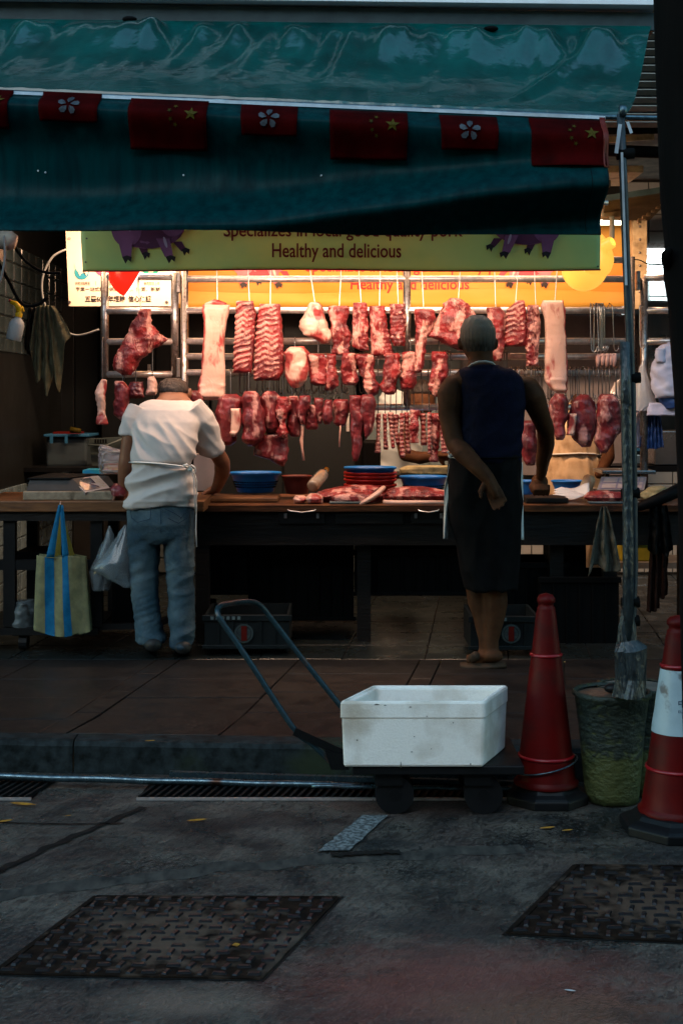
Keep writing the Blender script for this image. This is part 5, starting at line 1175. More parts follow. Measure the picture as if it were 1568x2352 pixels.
# left cart
cz = P(0, 1150, 7.1).z
kt = thing('cart', 'dark wheeled work cart at the left carrying the scale', 'cart', (P(90, 0, 7.2).x, 7.3, PAV))
xa, xb_ = P(-60, 0, 7.1).x, P(470, 0, 7.1).x
MB().box(xa, xb_, 7.08, 7.75, cz-.055, cz).build('cart_top', M['board_wood'], kt, bevel=.006)
MB().box(xa, P(350, 0, 7.1).x, 7.10, 7.13, cz-.10, cz-.057).build('apron_board', M['dark_wood'], kt)
for px in (8, 208): 
    for y in (7.12, 7.65): MB().box(P(px, 0, 7.12).x, P(px, 0, 7.12).x+.058, y, y+.05, PAV+.12, cz-.057).build('leg', M['dark_metal'], kt)
MB().box(xa, P(225, 0, 7.1).x, 7.125, 7.165, P(0, 1311, 7.1).z, P(0, 1288, 7.1).z).build('rail', M['dark_metal'], kt)
MB().box(xa, P(225, 0, 7.1).x, 7.10, 7.68, P(0, 1459, 7.1).z, P(0, 1443, 7.1).z).build('lower_shelf', M['dark_metal'], kt)
for px in (56, 350): 
    c = P(px, 0, 7.16); q = MB().box(c.x-.05, c.x+.05, 7.12, 7.21, PAV+.075, PAV+.118).build('caster', M['dark_metal'], kt)
    MB().tube([Vector((c.x-.02, 7.16, PAV+.042)), Vector((c.x+.02, 7.16, PAV+.042))], .042, 16).build('wheel', M['rubber'], q)
MB().bar(P(350, 1436, 7.15), P(492, 1381, 7.6), .03, .03).bar(P(208, 1440, 7.15), P(352, 1436, 7.12), .03, .03).build('brace', M['dark_metal'], kt)
simple('black_box', 'black box resting on the middle rail of the cart', 'box', 36, 118, 1268, 1288, 7.3, .3, 'void_black')
simple('dark_sack', 'black sack filling the cart side behind the plastic bags', 'sack', 255, 345, 1330, 1440, 7.4, .2, 'void_black', bevel=.02)
# cloth-like crumpled lumps
def crumple(name, label, cat, rows, d, T, m, seed=0, amp=.02, parent=None, sc=16):
    mb = MB(); nv, nu = 46, 44; y0, y1 = rows[0][0], rows[-1][0]; s = d/FP
    for j in range(nv+1):
        v = j/nv; py = lerp(y0, y1, v); xl, xr = interp(rows, py); hw = (xr-xl)/2*s; c = P((xl+xr)/2, py, d); e = math.sqrt(max(0, 1-(1-min(1, min(v, 1-v)*10+.02))**2))
        for k in range(nu):
            a = 2*math.pi*k/nu; n = Vector((math.cos(a), math.sin(a), 0)); p = c+Vector((hw*n.x, T*n.y*max(.1, e), 0)); q = p*sc+Vector((seed, seed*2, 0))
            w = (1-abs(noise.noise(q))*2.4)*amp*.6+noise.noise(q*2.3)*amp*.5
            mb.v.append(p+n*w*.8+Vector((0, 0, w*.3)))
    for j in range(nv):
        for k in range(nu): a = j*nu+k; b = j*nu+(k+1) % nu; mb.f.append((a, b, b+nu, a+nu)); mb.m.append(0)
    mb.f.append(tuple(range(nu))); mb.f.append(tuple(nv*nu+k for k in range(nu))[::-1]); mb.m += [0, 0]
    o = mb.build(name, M[m], parent, smooth=True)
    return tag(o, label, cat) if parent is None else o
M['bagw'] = mat('thin_white_plastic', (.10, .12, .125), .35, (.06, .075, .08), 16, bump=.3)
crumple('plastic_bag', 'crumpled pale plastic bag lying on the lower shelf of the cart', 'plastic bag', [(1378, 45, 75), (1392, 34, 80), (1415, 27, 84), (1443, 24, 86)], 7.2, .09, 'bagw', 3)
# scale on a foam board at the left
M['foam'] = mat('dirty_foam', (.26, .21, .15), .75, (.18, .14, .10), 40, bump=.3, c3=(.05, .035, .02), scale3=12, con3=(.55, .68))
M['scale_body'] = mat('grey_scale_plastic', (.035, .038, .04), .45, (.025, .027, .028), 12)
M['screen'] = mat('scale_screen', (.006, .03, .05), .1, (.06, .11, .14), 22, coat=1, contrast=(.5, .6))
M['scale_rim'] = mat('scale_rim', (.26, .21, .20), .35)
M['key'] = mat('scale_key', (.20, .15, .06), .5, (.3, .3, .3), 60)
tag(MB().box(P(54, 0, 7.12).x, P(262, 0, 7.12).x, 7.11, 7.42, cz+.001, P(0, 1129, 7.1).z).build('foam_board', M['foam'], bevel=.006), 'stained foam board under the left scale', 'foam board')
fz = P(0, 1129, 7.1).z+.001
scl = thing('weighing_scale', 'grey digital weighing scale facing the street on the left cart', 'scale', (P(140, 0, 7.2).x, 7.25, fz))
MB().add([P(62, 1127, 7.13), P(196, 1127, 7.13), P(165, 1098, 7.2), P(70, 1098, 7.2)]+[P(62, 1127, 7.13)+Vector((.02, .28, 0)), P(235, 1122, 7.13)+Vector((.02, .28, 0)), P(225, 1098, 7.2)+Vector((.02, .2, 0)), P(70, 1098, 7.2)+Vector((.02, .2, 0))],
    [(0, 1, 2, 3), (4, 5, 6, 7), (0, 1, 5, 4), (1, 2, 6, 5), (2, 3, 7, 6), (3, 0, 4, 7)]).build('body', M['scale_body'], scl)
MB().add([P(64, 1098, 7.18), P(160, 1097, 7.18), P(226, 1088, 7.36), P(120, 1086, 7.40), P(64, 1100.5, 7.18), P(160, 1100.5, 7.18), P(226, 1091, 7.36), P(120, 1089, 7.40)], [(0, 1, 2, 3), (4, 5, 6, 7), (0, 1, 5, 4), (1, 2, 6, 5), (2, 3, 7, 6), (3, 0, 4, 7)]).build('weighing_plate', M['dark_metal'], scl)
s4 = [P(164, 1101, 7.22), P(226, 1093, 7.32), P(253, 1121, 7.18), P(196, 1132, 7.10)]
def quad(ps, e, z=-.01):
    n = (ps[1]-ps[0]).cross(ps[3]-ps[0]).normalized(); n = n if n.y < 0 else -n; return [p+n*e for p in ps]
def sub(ps, u0, v0, u1, v1): f = lambda u, v: lerp(lerp(ps[0], ps[1], u), lerp(ps[3], ps[2], u), v); return [f(u0, v0), f(u1, v0), f(u1, v1), f(u0, v1)]
q0 = quad(s4, -.012); q1 = quad(s4, .002)
MB().add(q0+q1, [(0, 1, 2, 3), (4, 5, 6, 7), (0, 1, 5, 4), (1, 2, 6, 5), (2, 3, 7, 6), (3, 0, 4, 7)]).build('display_housing', M['scale_rim'], scl)
MB().add(quad(sub(s4, .07, .10, .66, .90), .004), [(0, 1, 2, 3)]).build('screen', M['screen'], scl)
for i in range(3):
    for j in range(5): MB().add(quad(sub(s4, .70+i*.09, .12+j*.16, .77+i*.09, .24+j*.16), .004), [(0, 1, 2, 3)]).build('key', M['key'], scl)
# packed tray in cling film beside the bent man
tr_ = thing('food_tray', 'white foam tray of orange food wrapped in clear film beside the left scale', 'food tray', P(255, 1100, 7.45))
MB().tube([P(234, 1082, 7.4), P(238, 1043, 7.42), P(246, 1039, 7.42), P(290, 1038, 7.42), P(290, 1083, 7.4), P(234, 1082, 7.4)], .008, 10).build('tray_rim', M['foam'], tr_, smooth=True)
MB().add([P(236, 1081, 7.41), P(290, 1082, 7.41), P(290, 1062, 7.42), P(239, 1062, 7.42)], [(0, 1, 2, 3)]).build('food', mat('orange_food', (.75, .10, .02), .3, (.85, .45, .08), 60, bump=.6), tr_, solid=.01)
MB().bar(P(236, 1062, 7.40), P(290, 1062, 7.40), .012, .012).build('divider', M['foam'], tr_)
M['film'] = mat('clear_film', (.5, .45, .48), .12, alpha=.35, bump=.8, scale=40, coat=.5)
crumple('film', '', '', [(1022, 232, 240), (1030, 229, 262), (1036, 229, 290), (1060, 228, 290), (1090, 231, 290)], 7.43, .045, 'film', 5, .012, tr_, 40)
simple('blue_pack', 'blue packet lying behind the left scale', 'packet', 190, 236, 1080, 1089, 7.5, .2, 'blue_p' if 'blue_p' in M else 'logo_blue')
# tub and basket in the dark at the left back
M['clear_tub'] = mat('translucent_tub', (.04, .06, .07), .4, (.03, .04, .05), 8)
tb = thing('storage_box', 'translucent storage box with blue lid and clips in the dark left corner', 'storage box', P(155, 1072, 8.8))
a = P(106, 1072, 8.8); b = P(200, 1004, 8.8); MB().box(a.x, b.x, 8.8, 9.1, a.z, b.z).build('box_body', M['clear_tub'], tb, bevel=.015)
a = P(102, 1004, 8.79); b = P(206, 997, 8.79); M['lid_blue'] = mat('dark_blue_lid', (.02, .10, .20), .45); MB().box(a.x, b.x, 8.77, 9.13, a.z+.002, b.z).build('lid', M['lid_blue'], tb, bevel=.004)
for px in (119, 153): MB().box(P(px-3, 0, 8.76).x, P(px+3, 0, 8.76).x, 8.75, 8.768, P(0, 1018, 8.76).z, P(0, 1000, 8.76).z).build('clip', M['lid_blue'], tb)
simple('shelf_plank', 'dark shelf carrying the storage box and basket at the left back', 'plank', -30, 300, 1074, 1084, 8.6, .6, 'dark_metal')
bs = thing('basket', 'pale plastic basket with slanting rim right of the storage box', 'basket', P(240, 1072, 8.7)); M['basket'] = mat('grey_white_plastic', (.06, .08, .08), .5)
MB().add([P(205, 1008, 8.7), P(290, 1003, 8.7), P(290, 1070, 8.75), P(212, 1070, 8.75)], [(0, 1, 2, 3)]).build('side', M['basket'], bs, solid=.006)
MB().tube([P(203, 1022, 8.68), P(244, 1024, 8.68), P(292, 1004, 8.68)], .007, 8).build('rim', M['basket'], bs, smooth=True)
for i in range(5): MB().box(P(218+i*6, 0, 8.69).x, P(222+i*6, 0, 8.69).x, 8.684, 8.69, P(0, 1018, 8.69).z, P(0, 1009, 8.69).z).build('slot', M['void_black'], bs)
tag(MB().tube([P(162, 987, 8.75), P(186, 990, 8.75)], [.02, .014], 12).build('yellow_bottle', M['star'], smooth=True), 'small yellow bottle lying on the storage box', 'bottle')
simple('red_box', 'dark red pack lying on the storage box', 'packet', 122, 184, 992, 997, 8.85, .15, 'logo_red')
# spray bottle and rags on the left wall
sp = thing('spray_bottle', 'white spray bottle with yellow trigger hanging at the upper left', 'spray bottle', P(35, 782, 7.6))
ax = (P(40, 735, 7.6)-P(30, 780, 7.6)).normalized(); q = ax.to_track_quat('Z', 'Y').to_matrix(); c = P(31, 782, 7.6)
M['bottle_white'] = mat('white_bottle', (.42, .46, .48), .4, (.34, .38, .4), 10); M['trig'] = mat('yellow_trigger', (.72, .44, .01), .4)
MB().lathe(c, [(.001, 0), (.036, 0), (.041, .006), (.041, .085), (.034, .105), (.017, .122), (.015, .13)], 28, rot=q).build('bottle_body', M['bottle_white'], sp, smooth=True)
MB().lathe(c, [(.018, .127), (.019, .145), (.012, .155), (.011, .165)], 20, rot=q).build('collar', M['trig'], sp, smooth=True)
MB().tube([P(43, 722, 7.6), P(45, 708, 7.6), P(38, 698, 7.6), P(25, 693, 7.6)], [.012, .018, .014, .010], 12).tube([P(50, 702, 7.6), P(55, 716, 7.6)], .006, 8).build('trigger', M['trig'], sp, smooth=True)
MB().tube([P(26, 692, 7.6), P(21, 690, 7.6)], .008, 8).build('nozzle', M['cone_bright'], sp, smooth=True)
M['maroon_cloth'] = mat('dark_reddish_cloth', (.016, .006, .004), .8, (.009, .004, .003), 12)
M['rag'] = mat('grimy_rag', (.09, .085, .05), .85, (.05, .048, .03), 20, bump=.5)
M['white_rag'] = mat('grey_towel', (.09, .085, .065), .9, (.055, .053, .042), 40, bump=.7, c3=(.03, .026, .02), scale3=10)
def hang_cloth(name, label, cat, xs_top, y_top, xs_bot, ybot, d, m, seed=0, folds=7, amp=.022, nu=60, nv=50):
    """a cloth gathered at its top; ybot is a list of bottom heights across the width"""
    mb = MB()
    def f(u, v):
        x = lerp(lerp(xs_top[0], xs_top[1], u), lerp(xs_bot[0], xs_bot[1], u), v**.75)
        k = u*(len(ybot)-1); i = min(int(k), len(ybot)-2); yb = lerp(ybot[i], ybot[i+1], k-i)
        y = lerp(y_top, yb, v)+3*noise.noise(Vector((u*4, v, seed)))
        o = amp*math.sin(u*folds*math.pi+seed+.8*noise.noise(Vector((u*3, v*3, seed))))*(.35+.65*v)+.01*noise.noise(Vector((u*7, v*7, seed)))
        return P(x, y, d)+Vector((0, -o, 0))
    mb.grid(f, nu, nv); return tag(mb.build(name, M[m], smooth=True, solid=.003), label, cat)
hang_cloth('rag', 'pale grimy rag hanging on the left wall beside the spray bottle', 'rag', (86, 122), 702, (70, 163), [800, 885, 870, 915, 850, 905, 795, 770], 7.7, 'rag', 2, 9)
hang_cloth('rag', 'darker shorter cloth hanging between the spray bottle and the pale rag', 'rag', (66, 92), 706, (55, 105), [800, 812, 830, 815, 840], 7.75, 'dark_wood', 4, 5)
hang_cloth('towel', 'grey brown towel hanging from a nail on the counter front near the pole', 'towel', (1380, 1392), 1164, (1348, 1424), [1324, 1300, 1297, 1312, 1316, 1312, 1311], 7.24, 'white_rag', 1, 4.4, .02)
cable('garden_hose', 'coiled black hose hanging behind the spray bottle', [(95, 705), (70, 740), (62, 790), (75, 812), (100, 790), (112, 740), (100, 705)], 7.78, .014, 'rubber', 'hose')

# tote bag
tt = thing('tote_bag', 'cream tote bag with blue straps hanging from the left cart', 'tote bag', P(143, 1460, 6.98))
M['canvas'] = mat('cream_canvas', (.17, .165, .085), .8, (.12, .12, .07), 30, bump=.4, rvar=.05); M['strap'] = mat('blue_strap', (.006, .10, .21), .6, (.005, .075, .17), 40, bump=.2); M['olive'] = mat('olive_lining', (.14, .11, .02), .7)
TBd = 6.98
def tote(u, v, e=0):
    xl = lerp(85, 79, v); xr = lerp(195, 208, v); x = lerp(xl, xr, u); yb = 1446+14*math.sin(math.pi*u)+(4 if u > .8 else 0)
    y = lerp(1278-3*math.cos(u*9), yb, v); b = .05*math.sin(math.pi*min(1, max(0, u)))**.5*(.4+.6*v)*(1-.3*v*v)
    b += .012*math.sin(u*11+2*v)+.006*noise.noise(Vector((u*6, v*5, 2)))
    return P(x, y, TBd-e)+Vector((0, -b, 0))
MB().grid(tote, 50, 50).build('front_panel', M['canvas'], tt, smooth=True, solid=.002)
MB().grid(lambda u, v: Vector((tote(u, v).x, 7.04, tote(u, v).z)), 8, 8).build('back_panel', M['canvas'], tt)
MB().grid(lambda u, v: lerp(tote(0 if u < .5 else 1, v), Vector((tote(0 if u < .5 else 1, v).x, 7.04, tote(0 if u < .5 else 1, v).z)), abs(u-.5)*2), 2, 10).build('gusset', M['canvas'], tt)
MB().grid(lambda u, v: tote(lerp(.19, .37, u)+.02*v, v, .003), 6, 40).build('blue_stripe', M['strap'], tt, smooth=True)
MB().grid(lambda u, v: tote(lerp(.54, .67, u)+.03*v, v, .003), 6, 40).build('blue_stripe', M['strap'], tt, smooth=True)
MB().grid(lambda u, v: tote(lerp(.92, 1, u), v, .004), 3, 30).build('side_seam', M['canvas'], tt, smooth=True)
def strap(p0, p1, w0, w1, m, n):
    MB().grid(lambda u, v: P(lerp(p0[0], p1[0], v)+(u-.5)*lerp(w0, w1, v), lerp(p0[1], p1[1], v), TBd-.03+.04*v*0+.002), 2, 12).build(n, M[m], tt, smooth=True, solid=.002)
strap((138, 1160), (116, 1280), 7, 19, 'strap', 'handle'); strap((142, 1160), (151, 1280), 8, 15, 'strap', 'handle')
MB().grid(lambda u, v: P(lerp(139, 133, v)+(u-.5)*lerp(3, 15, v), lerp(1165, 1278, v), 7.02), 2, 8).build('back_handle', M['olive'], tt)
MB().grid(lambda u, v: P(lerp(144, 166, v)+(u-.5)*lerp(3, 12, v), lerp(1180, 1276, v), 7.02), 2, 8).build('back_handle', M['olive'], tt)
MB().tube([P(139, 1152, 6.97), P(139, 1164, 6.96), P(141, 1168, 6.97)], .004, 8).build('hook', M['hook'], tt, smooth=True)
# clear plastic bags by the bent man
M['clearbag'] = mat('clear_plastic_bag', (.17, .20, .215), .16, (.10, .125, .14), 9, alpha=.6, bump=.5, coat=.4)
def carrier(label, top, rows, d, T, m='clearbag', seed=0, name='plastic_bag', amp=.012, group=None, cat='plastic bag'):
    mb = MB(); nu, nv = 40, 40; y0 = top[1]; y1 = rows[-1][0]; s = d/FP; allr = [(y0, top[0]-2, top[0]+2)]+rows
    for j in range(nv+1):
        v = j/nv; py = lerp(y0, y1, v); xl, xr = interp(allr, py); c = P((xl+xr)/2, py, d); hw = (xr-xl)/2*s
        for k in range(nu):
            a = 2*math.pi*k/nu; ca, sa = math.cos(a), math.sin(a); q = Vector((a*1.2, v*2.2, seed)); 
            rg = (1-abs(noise.noise(Vector((ca*2.6+sa*1.3, v*1.4, seed))))*2.6)*amp*(.2+v)
            mb.v.append(c+Vector((hw*ca, T*sa*min(1, v*1.6+.03), 0))+Vector((ca*.4, sa, 0))*rg)
    for j in range(nv):
        for k in range(nu): a = j*nu+k; b = j*nu+(k+1) % nu; mb.f.append((a, b, b+nu, a+nu)); mb.m.append(0)
    mb.f.append(tuple(nv*nu+k for k in range(nu))[::-1]); mb.m.append(0)
    return tag(mb.build(name, M[m], smooth=True), label, cat, group)
carrier('small clear plastic bag hanging left of the bigger one beneath the cart', (252, 1208), [(1230, 243, 262), (1270, 226, 270), (1315, 206, 268), (1355, 214, 250)], 7.05, .05, seed=2)
carrier('clear plastic bag with a soft load hanging behind the bent man', (288, 1206), [(1225, 272, 300), (1260, 250, 306), (1305, 210, 308), (1325, 240, 308), (1346, 285, 308)], 7.0, .07, seed=5)

# things on the counter top
M['blue_p'] = mat('blue_plastic', (.008, .13, .42), .35, (.006, .10, .34), 10); M['red_p'] = mat('red_plastic', (.36, .015, .012), .35, (.28, .012, .01), 10); M['dred_p'] = mat('dark_red_plastic', (.12, .02, .015), .4, (.08, .012, .01), 10)
def basin(label, cx, yrim, hwpx, hpx, d, m, name='basin', stack=None, holes=False):
    s = d/FP; c = P(cx, yrim, d); r = hwpx*s; h = hpx*s; b = Vector((c.x, c.y, c.z-h)); t = thing(name, label, 'basin', b, 'plastic basins on the counter')
    def prof(z0, hh): return [(.001, z0), (r*.66, z0), (r*.70, z0+.004), (r*.80, z0+hh*.45), (r*.93, z0+hh*.86), (r*.995, z0+hh*.90), (r*1.0, z0+hh*.97), (r*.985, z0+hh), (r*.94, z0+hh*.985), (r*.90, z0+hh*.93), (r*.66, z0+.008), (.001, z0+.008)]
    MB().lathe(b, prof(0, h), 48).build('bowl', M[m], t, smooth=True)
    if holes:
        for ring, zz in ((.755, .25), (.79, .38), (.82, .5)):
            for k in range(26):
                a = math.pi+math.pi*(k+.5)/26; rr = r*lerp(.70, .93, zz/.86)*1.0+.002
                MB().box(b.x+rr*math.cos(a)-.003, b.x+rr*math.cos(a)+.003, b.y+rr*math.sin(a)-.002, b.y+rr*math.sin(a)+.001, b.z+h*zz, b.z+h*zz+.007).build('hole', M['void_black'], t)
    return t
basin('blue colander beside the hand of the bent man', 587, 1084, 60, 46, 7.80, 'blue_p', 'colander', holes=True)
basin('dark red basin left of the glass bottle', 682, 1092, 36, 42, 7.78, 'dred_p')
basin('blue colander left of the apron of the grey haired man', 972, 1093, 56, 46, 7.80, 'blue_p', 'colander', holes=True)
basin('small blue basin seen past the hip of the grey haired man', 1205, 1103, 30, 32, 7.85, 'blue_p')
basin('small blue basin right of the fist on the counter', 1302, 1103, 38, 30, 7.85, 'blue_p')
for k in range(5):
    basin(('lowest red basin of the stack', 'second red basin from below in the stack', 'third red basin from below in the stack', 'top red basin just below the blue one')[k] if k < 4 else 'blue basin on top of the red stack', 850, (1111, 1099, 1091, 1083, 1072)[k], 61, 46 if k < 4 else 36, 7.82, 'red_p' if k < 4 else 'blue_p')
M['glass_b'] = mat('smoky_bottle', (.45, .40, .34), .12, (.30, .16, .08), 6, coat=.6, trans=.25); M['amber'] = mat('amber_cap', (.55, .2, .01), .4)
bt = thing('bottle', 'glass bottle tilted on its side with an amber cap by the meat', 'bottle', P(722, 1126, 7.55))
p0, p1 = P(717, 1118, 7.5), P(745, 1084, 7.66); ax = (p1-p0); L = ax.length; q = ax.normalized().to_track_quat('Z', 'Y').to_matrix()
MB().lathe(p0, [(.001, 0), (.022, -.002), (.031, .004), (.033, .012), (.033, L*.78), (.028, L*.9), (.014, L), (.012, L+.02)], 28, rot=q).build('bottle_body', M['glass_b'], bt, smooth=True)
MB().lathe(p0, [(.0141, L+.004), (.0145, L+.034), (.013, L+.036), (.001, L+.036)], 18, rot=q).build('cap', M['amber'], bt, smooth=True)
MB().lathe(p0, [(.0135, L-.012), (.0165, L-.004), (.0165, L+.003)], 18, rot=q).build('neck_ring', M['void_black'], bt, smooth=True)
tag(MB().box(P(455, 0, 7.5).x, P(640, 0, 7.5).x, 7.42, 7.72, TZ+.001, TZ+.028).build('chopping_board', M['board_wood'], bevel=.008), 'thick worn chopping board beneath the hand of the bent man', 'chopping board')
tag(MB().box(P(1205, 0, 7.4).x, P(1302, 0, 7.4).x, 7.36, 7.6, TZ+.001, TZ+.03).build('chopping_board', M['dark_wood'], bevel=.006), 'dark chopping board under the fist of the grey haired man', 'chopping board')
Gc = 'cuts of meat lying on the counter'
meat('pork_cut', 'small pink white lump at the left end of the counter meat', K, [(1138, 676, 702), (1146, 672, 706), (1158, 674, 702)], 7.38, .05, 'lump', 'skin_meat', 101, group=Gc)
meat('pork_cut', 'rounded pink white lump right of the smallest one on the counter', K, [(1133, 708, 732), (1142, 701, 742), (1158, 704, 742)], 7.36, .06, 'lump', 'skin_meat', 102, group=Gc)
meat('meat_pile', 'heaped raw red meat in the middle of the counter', K, [(1114, 806, 852), (1118, 770, 872), (1126, 736, 882), (1138, 726, 884), (1150, 738, 878), (1160, 772, 860)], 7.5, .14, 'red', 'meat', 103, group=Gc, nu=70, nv=36)
meat('meat_pile', 'darker red slice lying in front of the heaped meat', K, [(1130, 780, 850), (1140, 760, 862), (1152, 762, 858), (1161, 790, 840)], 7.37, .05, 'dark', 'meat', 104, group=Gc, nu=60, nv=26)
o = MB().tube([P(826, 1158, 7.33), P(845, 1148, 7.33), P(866, 1134, 7.36), P(880, 1120, 7.40)], [.022, .026, .026, .018], 14, ry=[.012, .014, .014, .012])
o.attr = [.75]*len(o.v); tag(o.build('pork_rind', M['skin_meat'], smooth=True), 'pale strip of rind sticking up at the right of the heaped meat', K, Gc)
tag(MB().box(P(756, 0, 7.31).x, P(830, 0, 7.31).x, 7.312, 7.40, TZ+.002, TZ+.014).build('wet_cloth', M['bagw'], bevel=.005), 'pale wet cloth under the front of the heaped meat', 'cloth')
meat('pork_belly', 'big slab of red meat lying left of the white apron', K, [(1117, 925, 975), (1122, 892, 1010), (1132, 884, 1040), (1144, 876, 1046), (1152, 874, 1040), (1157, 880, 1030)], 7.45, .12, 'red', 'meat', 105, group=Gc, nu=70, nv=34)
o = MB().tube([P(880, 1153, 7.325), P(920, 1155, 7.315), P(965, 1154.5, 7.315), (P(1018, 1154, 7.32))], [.011, .013, .012, .010], 12); o.attr = [1.0]*len(o.v)
tag(o.build('fat_layer', M['skin_meat'], smooth=True), 'white fat edge running along the front of the big slab', K, Gc)
meat('pork_loin', 'red loin on a pale cloth at the right of the counter', K, [(1127, 1352, 1400), (1132, 1344, 1436), (1142, 1340, 1446), (1151, 1344, 1440), (1155, 1350, 1430)], 7.42, .08, 'red', 'meat', 106, group=Gc, nu=50, nv=26, rough=.6)
tag(MB().box(P(1352, 0, 7.33).x, P(1470, 0, 7.33).x, 7.325, 7.4, TZ+.002, TZ+.012).build('cloth', M['bagw'], bevel=.004), 'pale folded cloth beneath the red loin', 'cloth')
meat('pork_scraps', 'dark red scraps by the left hand of the bent man', K, [(1110, 262, 282), (1125, 256, 288), (1142, 262, 286)], 7.15, .04, 'dark', 'dark_meat', 107, group=Gc)
M['paper'] = mat('white_paper', (.72, .66, .62), .7, (.62, .56, .52), 8)
pp = thing('paper_sheets', 'loose white paper sheets fanned on the counter by the small blue basin', 'paper', P(1310, 1148, 7.42))
for k in range(3):
    a_ = .15+k*.12; b0 = P(1325, 1147, 7.38); mb = MB()
    mb.grid(lambda u, v, a_=a_, k=k: b0+Vector((-.13*v*math.cos(a_+.05)+.05*u, .05*u+.02*k, .006+.11*v*math.sin(a_*1.1+.05)*(1-.2*v)+.012*u)), 6, 8); mb.build('sheet', M['paper'], pp, smooth=True, solid=.0006)
MB().grid(lambda u, v: P(lerp(1298, 1352, u), 1146-v*26-8*u+4*math.sin(u*5), 7.5-.0*v+.08*v), 8, 8).build('wrapping_sheet', M['paper'], pp, smooth=True, solid=.001)
# right hand scale
s5 = [P(1380, 1095, 7.62), P(1484, 1095, 7.62), P(1478, 1125, 7.52), P(1370, 1125, 7.52)]
sr = thing('weighing_scale', 'white digital scale seen behind the steel pole on the counter', 'scale', P(1430, 1140, 7.6))
q0 = quad(s5, -.02); MB().add(q0+s5, [(0, 1, 2, 3), (4, 5, 6, 7), (0, 1, 5, 4), (1, 2, 6, 5), (2, 3, 7, 6), (3, 0, 4, 7)]).build('display_housing', M['scale_rim'], sr)
M['lilac'] = mat('lilac_panel', (.22, .17, .22), .3, (.19, .15, .2), 30); M['pale_panel'] = mat('pale_key_panel', (.40, .30, .27), .35, (.34, .26, .24), 30)
MB().add(quad(sub(s5, .04, .08, .96, .94), .002), [(0, 1, 2, 3)]).build('face_plate', M['lilac'], sr)
for (u0, v0, u1, v1) in ((.08, .14, .38, .48), (.42, .14, .70, .48), (.08, .56, .38, .9), (.42, .56, .52, .9), (.56, .56, .66, .9), (.76, .14, .84, .36), (.87, .14, .94, .36), (.76, .44, .84, .64), (.87, .44, .94, .64), (.76, .7, .94, .9)):
    MB().add(quad(sub(s5, u0, v0, u1, v1), .004), [(0, 1, 2, 3)]).build('key', M['pale_panel'], sr)
a = P(1372, 1140, 7.55); b = P(1490, 1127, 7.55); MB().box(a.x, b.x, 7.54, 7.85, TZ+.002, b.z).build('body', M['foam'], sr, bevel=.005)
a = P(1378, 1092, 7.75); b = P(1492, 1080, 7.75); MB().box(a.x, b.x+.02, 7.7, 8.0, a.z+.01, b.z).build('weighing_plate', M['sspanel'], sr, bevel=.003)
for x in (a.x+.05, b.x-.05): MB().box(x-.01, x+.01, 7.82, 7.84, TZ+.03, a.z+.01).build('plate_post', M['dark_metal'], sr)
tag(MB().lathe(P(1340, 1132, 7.62), [(.001, 0), (.033, 0), (.035, .02), (.033, .085), (.018, .10)], 24, rot=Matrix.Rotation(R(22), 3, 'Y')).build('can', mat('brown_can', (.25, .12, .06), .35, (.5, .4, .25), 14), smooth=True), 'brown tin can leaning left of the right scale', 'can')
M['sack'] = mat('jute_sack', (.30, .26, .15), .85, (.2, .17, .09), 30, bump=.6)
crumple('folded_sack', 'folded jute sack lying behind the right blue colander', 'sack', [(1070, 935, 1040), (1078, 918, 1050), (1088, 920, 1050)], 8.05, .09, 'sack', 8, .012)
tag(MB().box(P(895, 0, 8.1).x, P(1060, 0, 8.1).x, 8.0, 8.35, P(0, 1100, 8.0).z, P(0, 1090, 8.0).z).build('shelf_plank', M['dark_wood']), 'dark ledge carrying the folded jute sack', 'plank')
simple('carton', 'grey carton standing on the counter behind the arm of the bent man', 'carton', 445, 500, 1043, 1127, 7.95, .12, 'grey_panel')
simple('wall_box', 'stainless box with a label under the blue bag bundle', 'box', 1502, 1600, 990, 1068, 8.6, .3, 'sspanel', bevel=.006)
simple('worktop', 'dark shelf line behind the right scale', 'shelf', 1380, 1600, 1070, 1084, 8.6, .35, 'dark_metal')
simple('blue_carton', 'dark blue packet beside the wrapped post', 'packet', 1452, 1480, 1010, 1036, 8.5, .1, 'lid_blue')
crumple('rag', 'stained rag bunched on the counter right of the scale', 'rag', [(1118, 1500, 1520), (1126, 1484, 1530), (1140, 1470, 1534), (1148, 1476, 1524)], 7.45, .08, 'sack', 12, .02)

# bundles of bags hanging at the right
M['lavender'] = mat('lavender_plastic', (.62, .60, .74), .4, (.52, .50, .64), 9, bump=.4); M['navy'] = mat('navy_plastic', (.03, .07, .22), .35, (.02, .05, .15), 14, bump=.3)
M['clear2'] = mat('clear_bag_bundle', (.75, .70, .68), .12, (.6, .55, .55), 7, alpha=.7, coat=.6, bump=.3)
bb = thing('bag_bundle', 'bundle of white carrier bags hanging at the right by the tree', 'plastic bags', P(1530, 955, 7.7))
def bundle(rows, d, T, m, nm, seed, amp=.006):
    o = crumple(nm, '', '', rows, d, T, m, seed, amp, bb, 14); return o
bundle([(786, 1532, 1570), (800, 1512, 1580), (825, 1503, 1585), (845, 1496, 1590), (870, 1495, 1590), (915, 1502, 1595)], 7.62, .05, 'lavender', 'white_bags', 3, .02)
bundle([(800, 1506, 1526), (815, 1502, 1526), (833, 1506, 1528)], 7.58, .02, 'lavender', 'bag_tab', 6, .004)
bundle([(905, 1504, 1585), (918, 1512, 1590), (940, 1526, 1595)], 7.64, .04, 'navy', 'navy_bag', 9, .015)
bundle([(925, 1490, 1590), (940, 1486, 1592), (955, 1484, 1596)], 7.66, .03, 'lavender', 'white_bags', 12, .008)
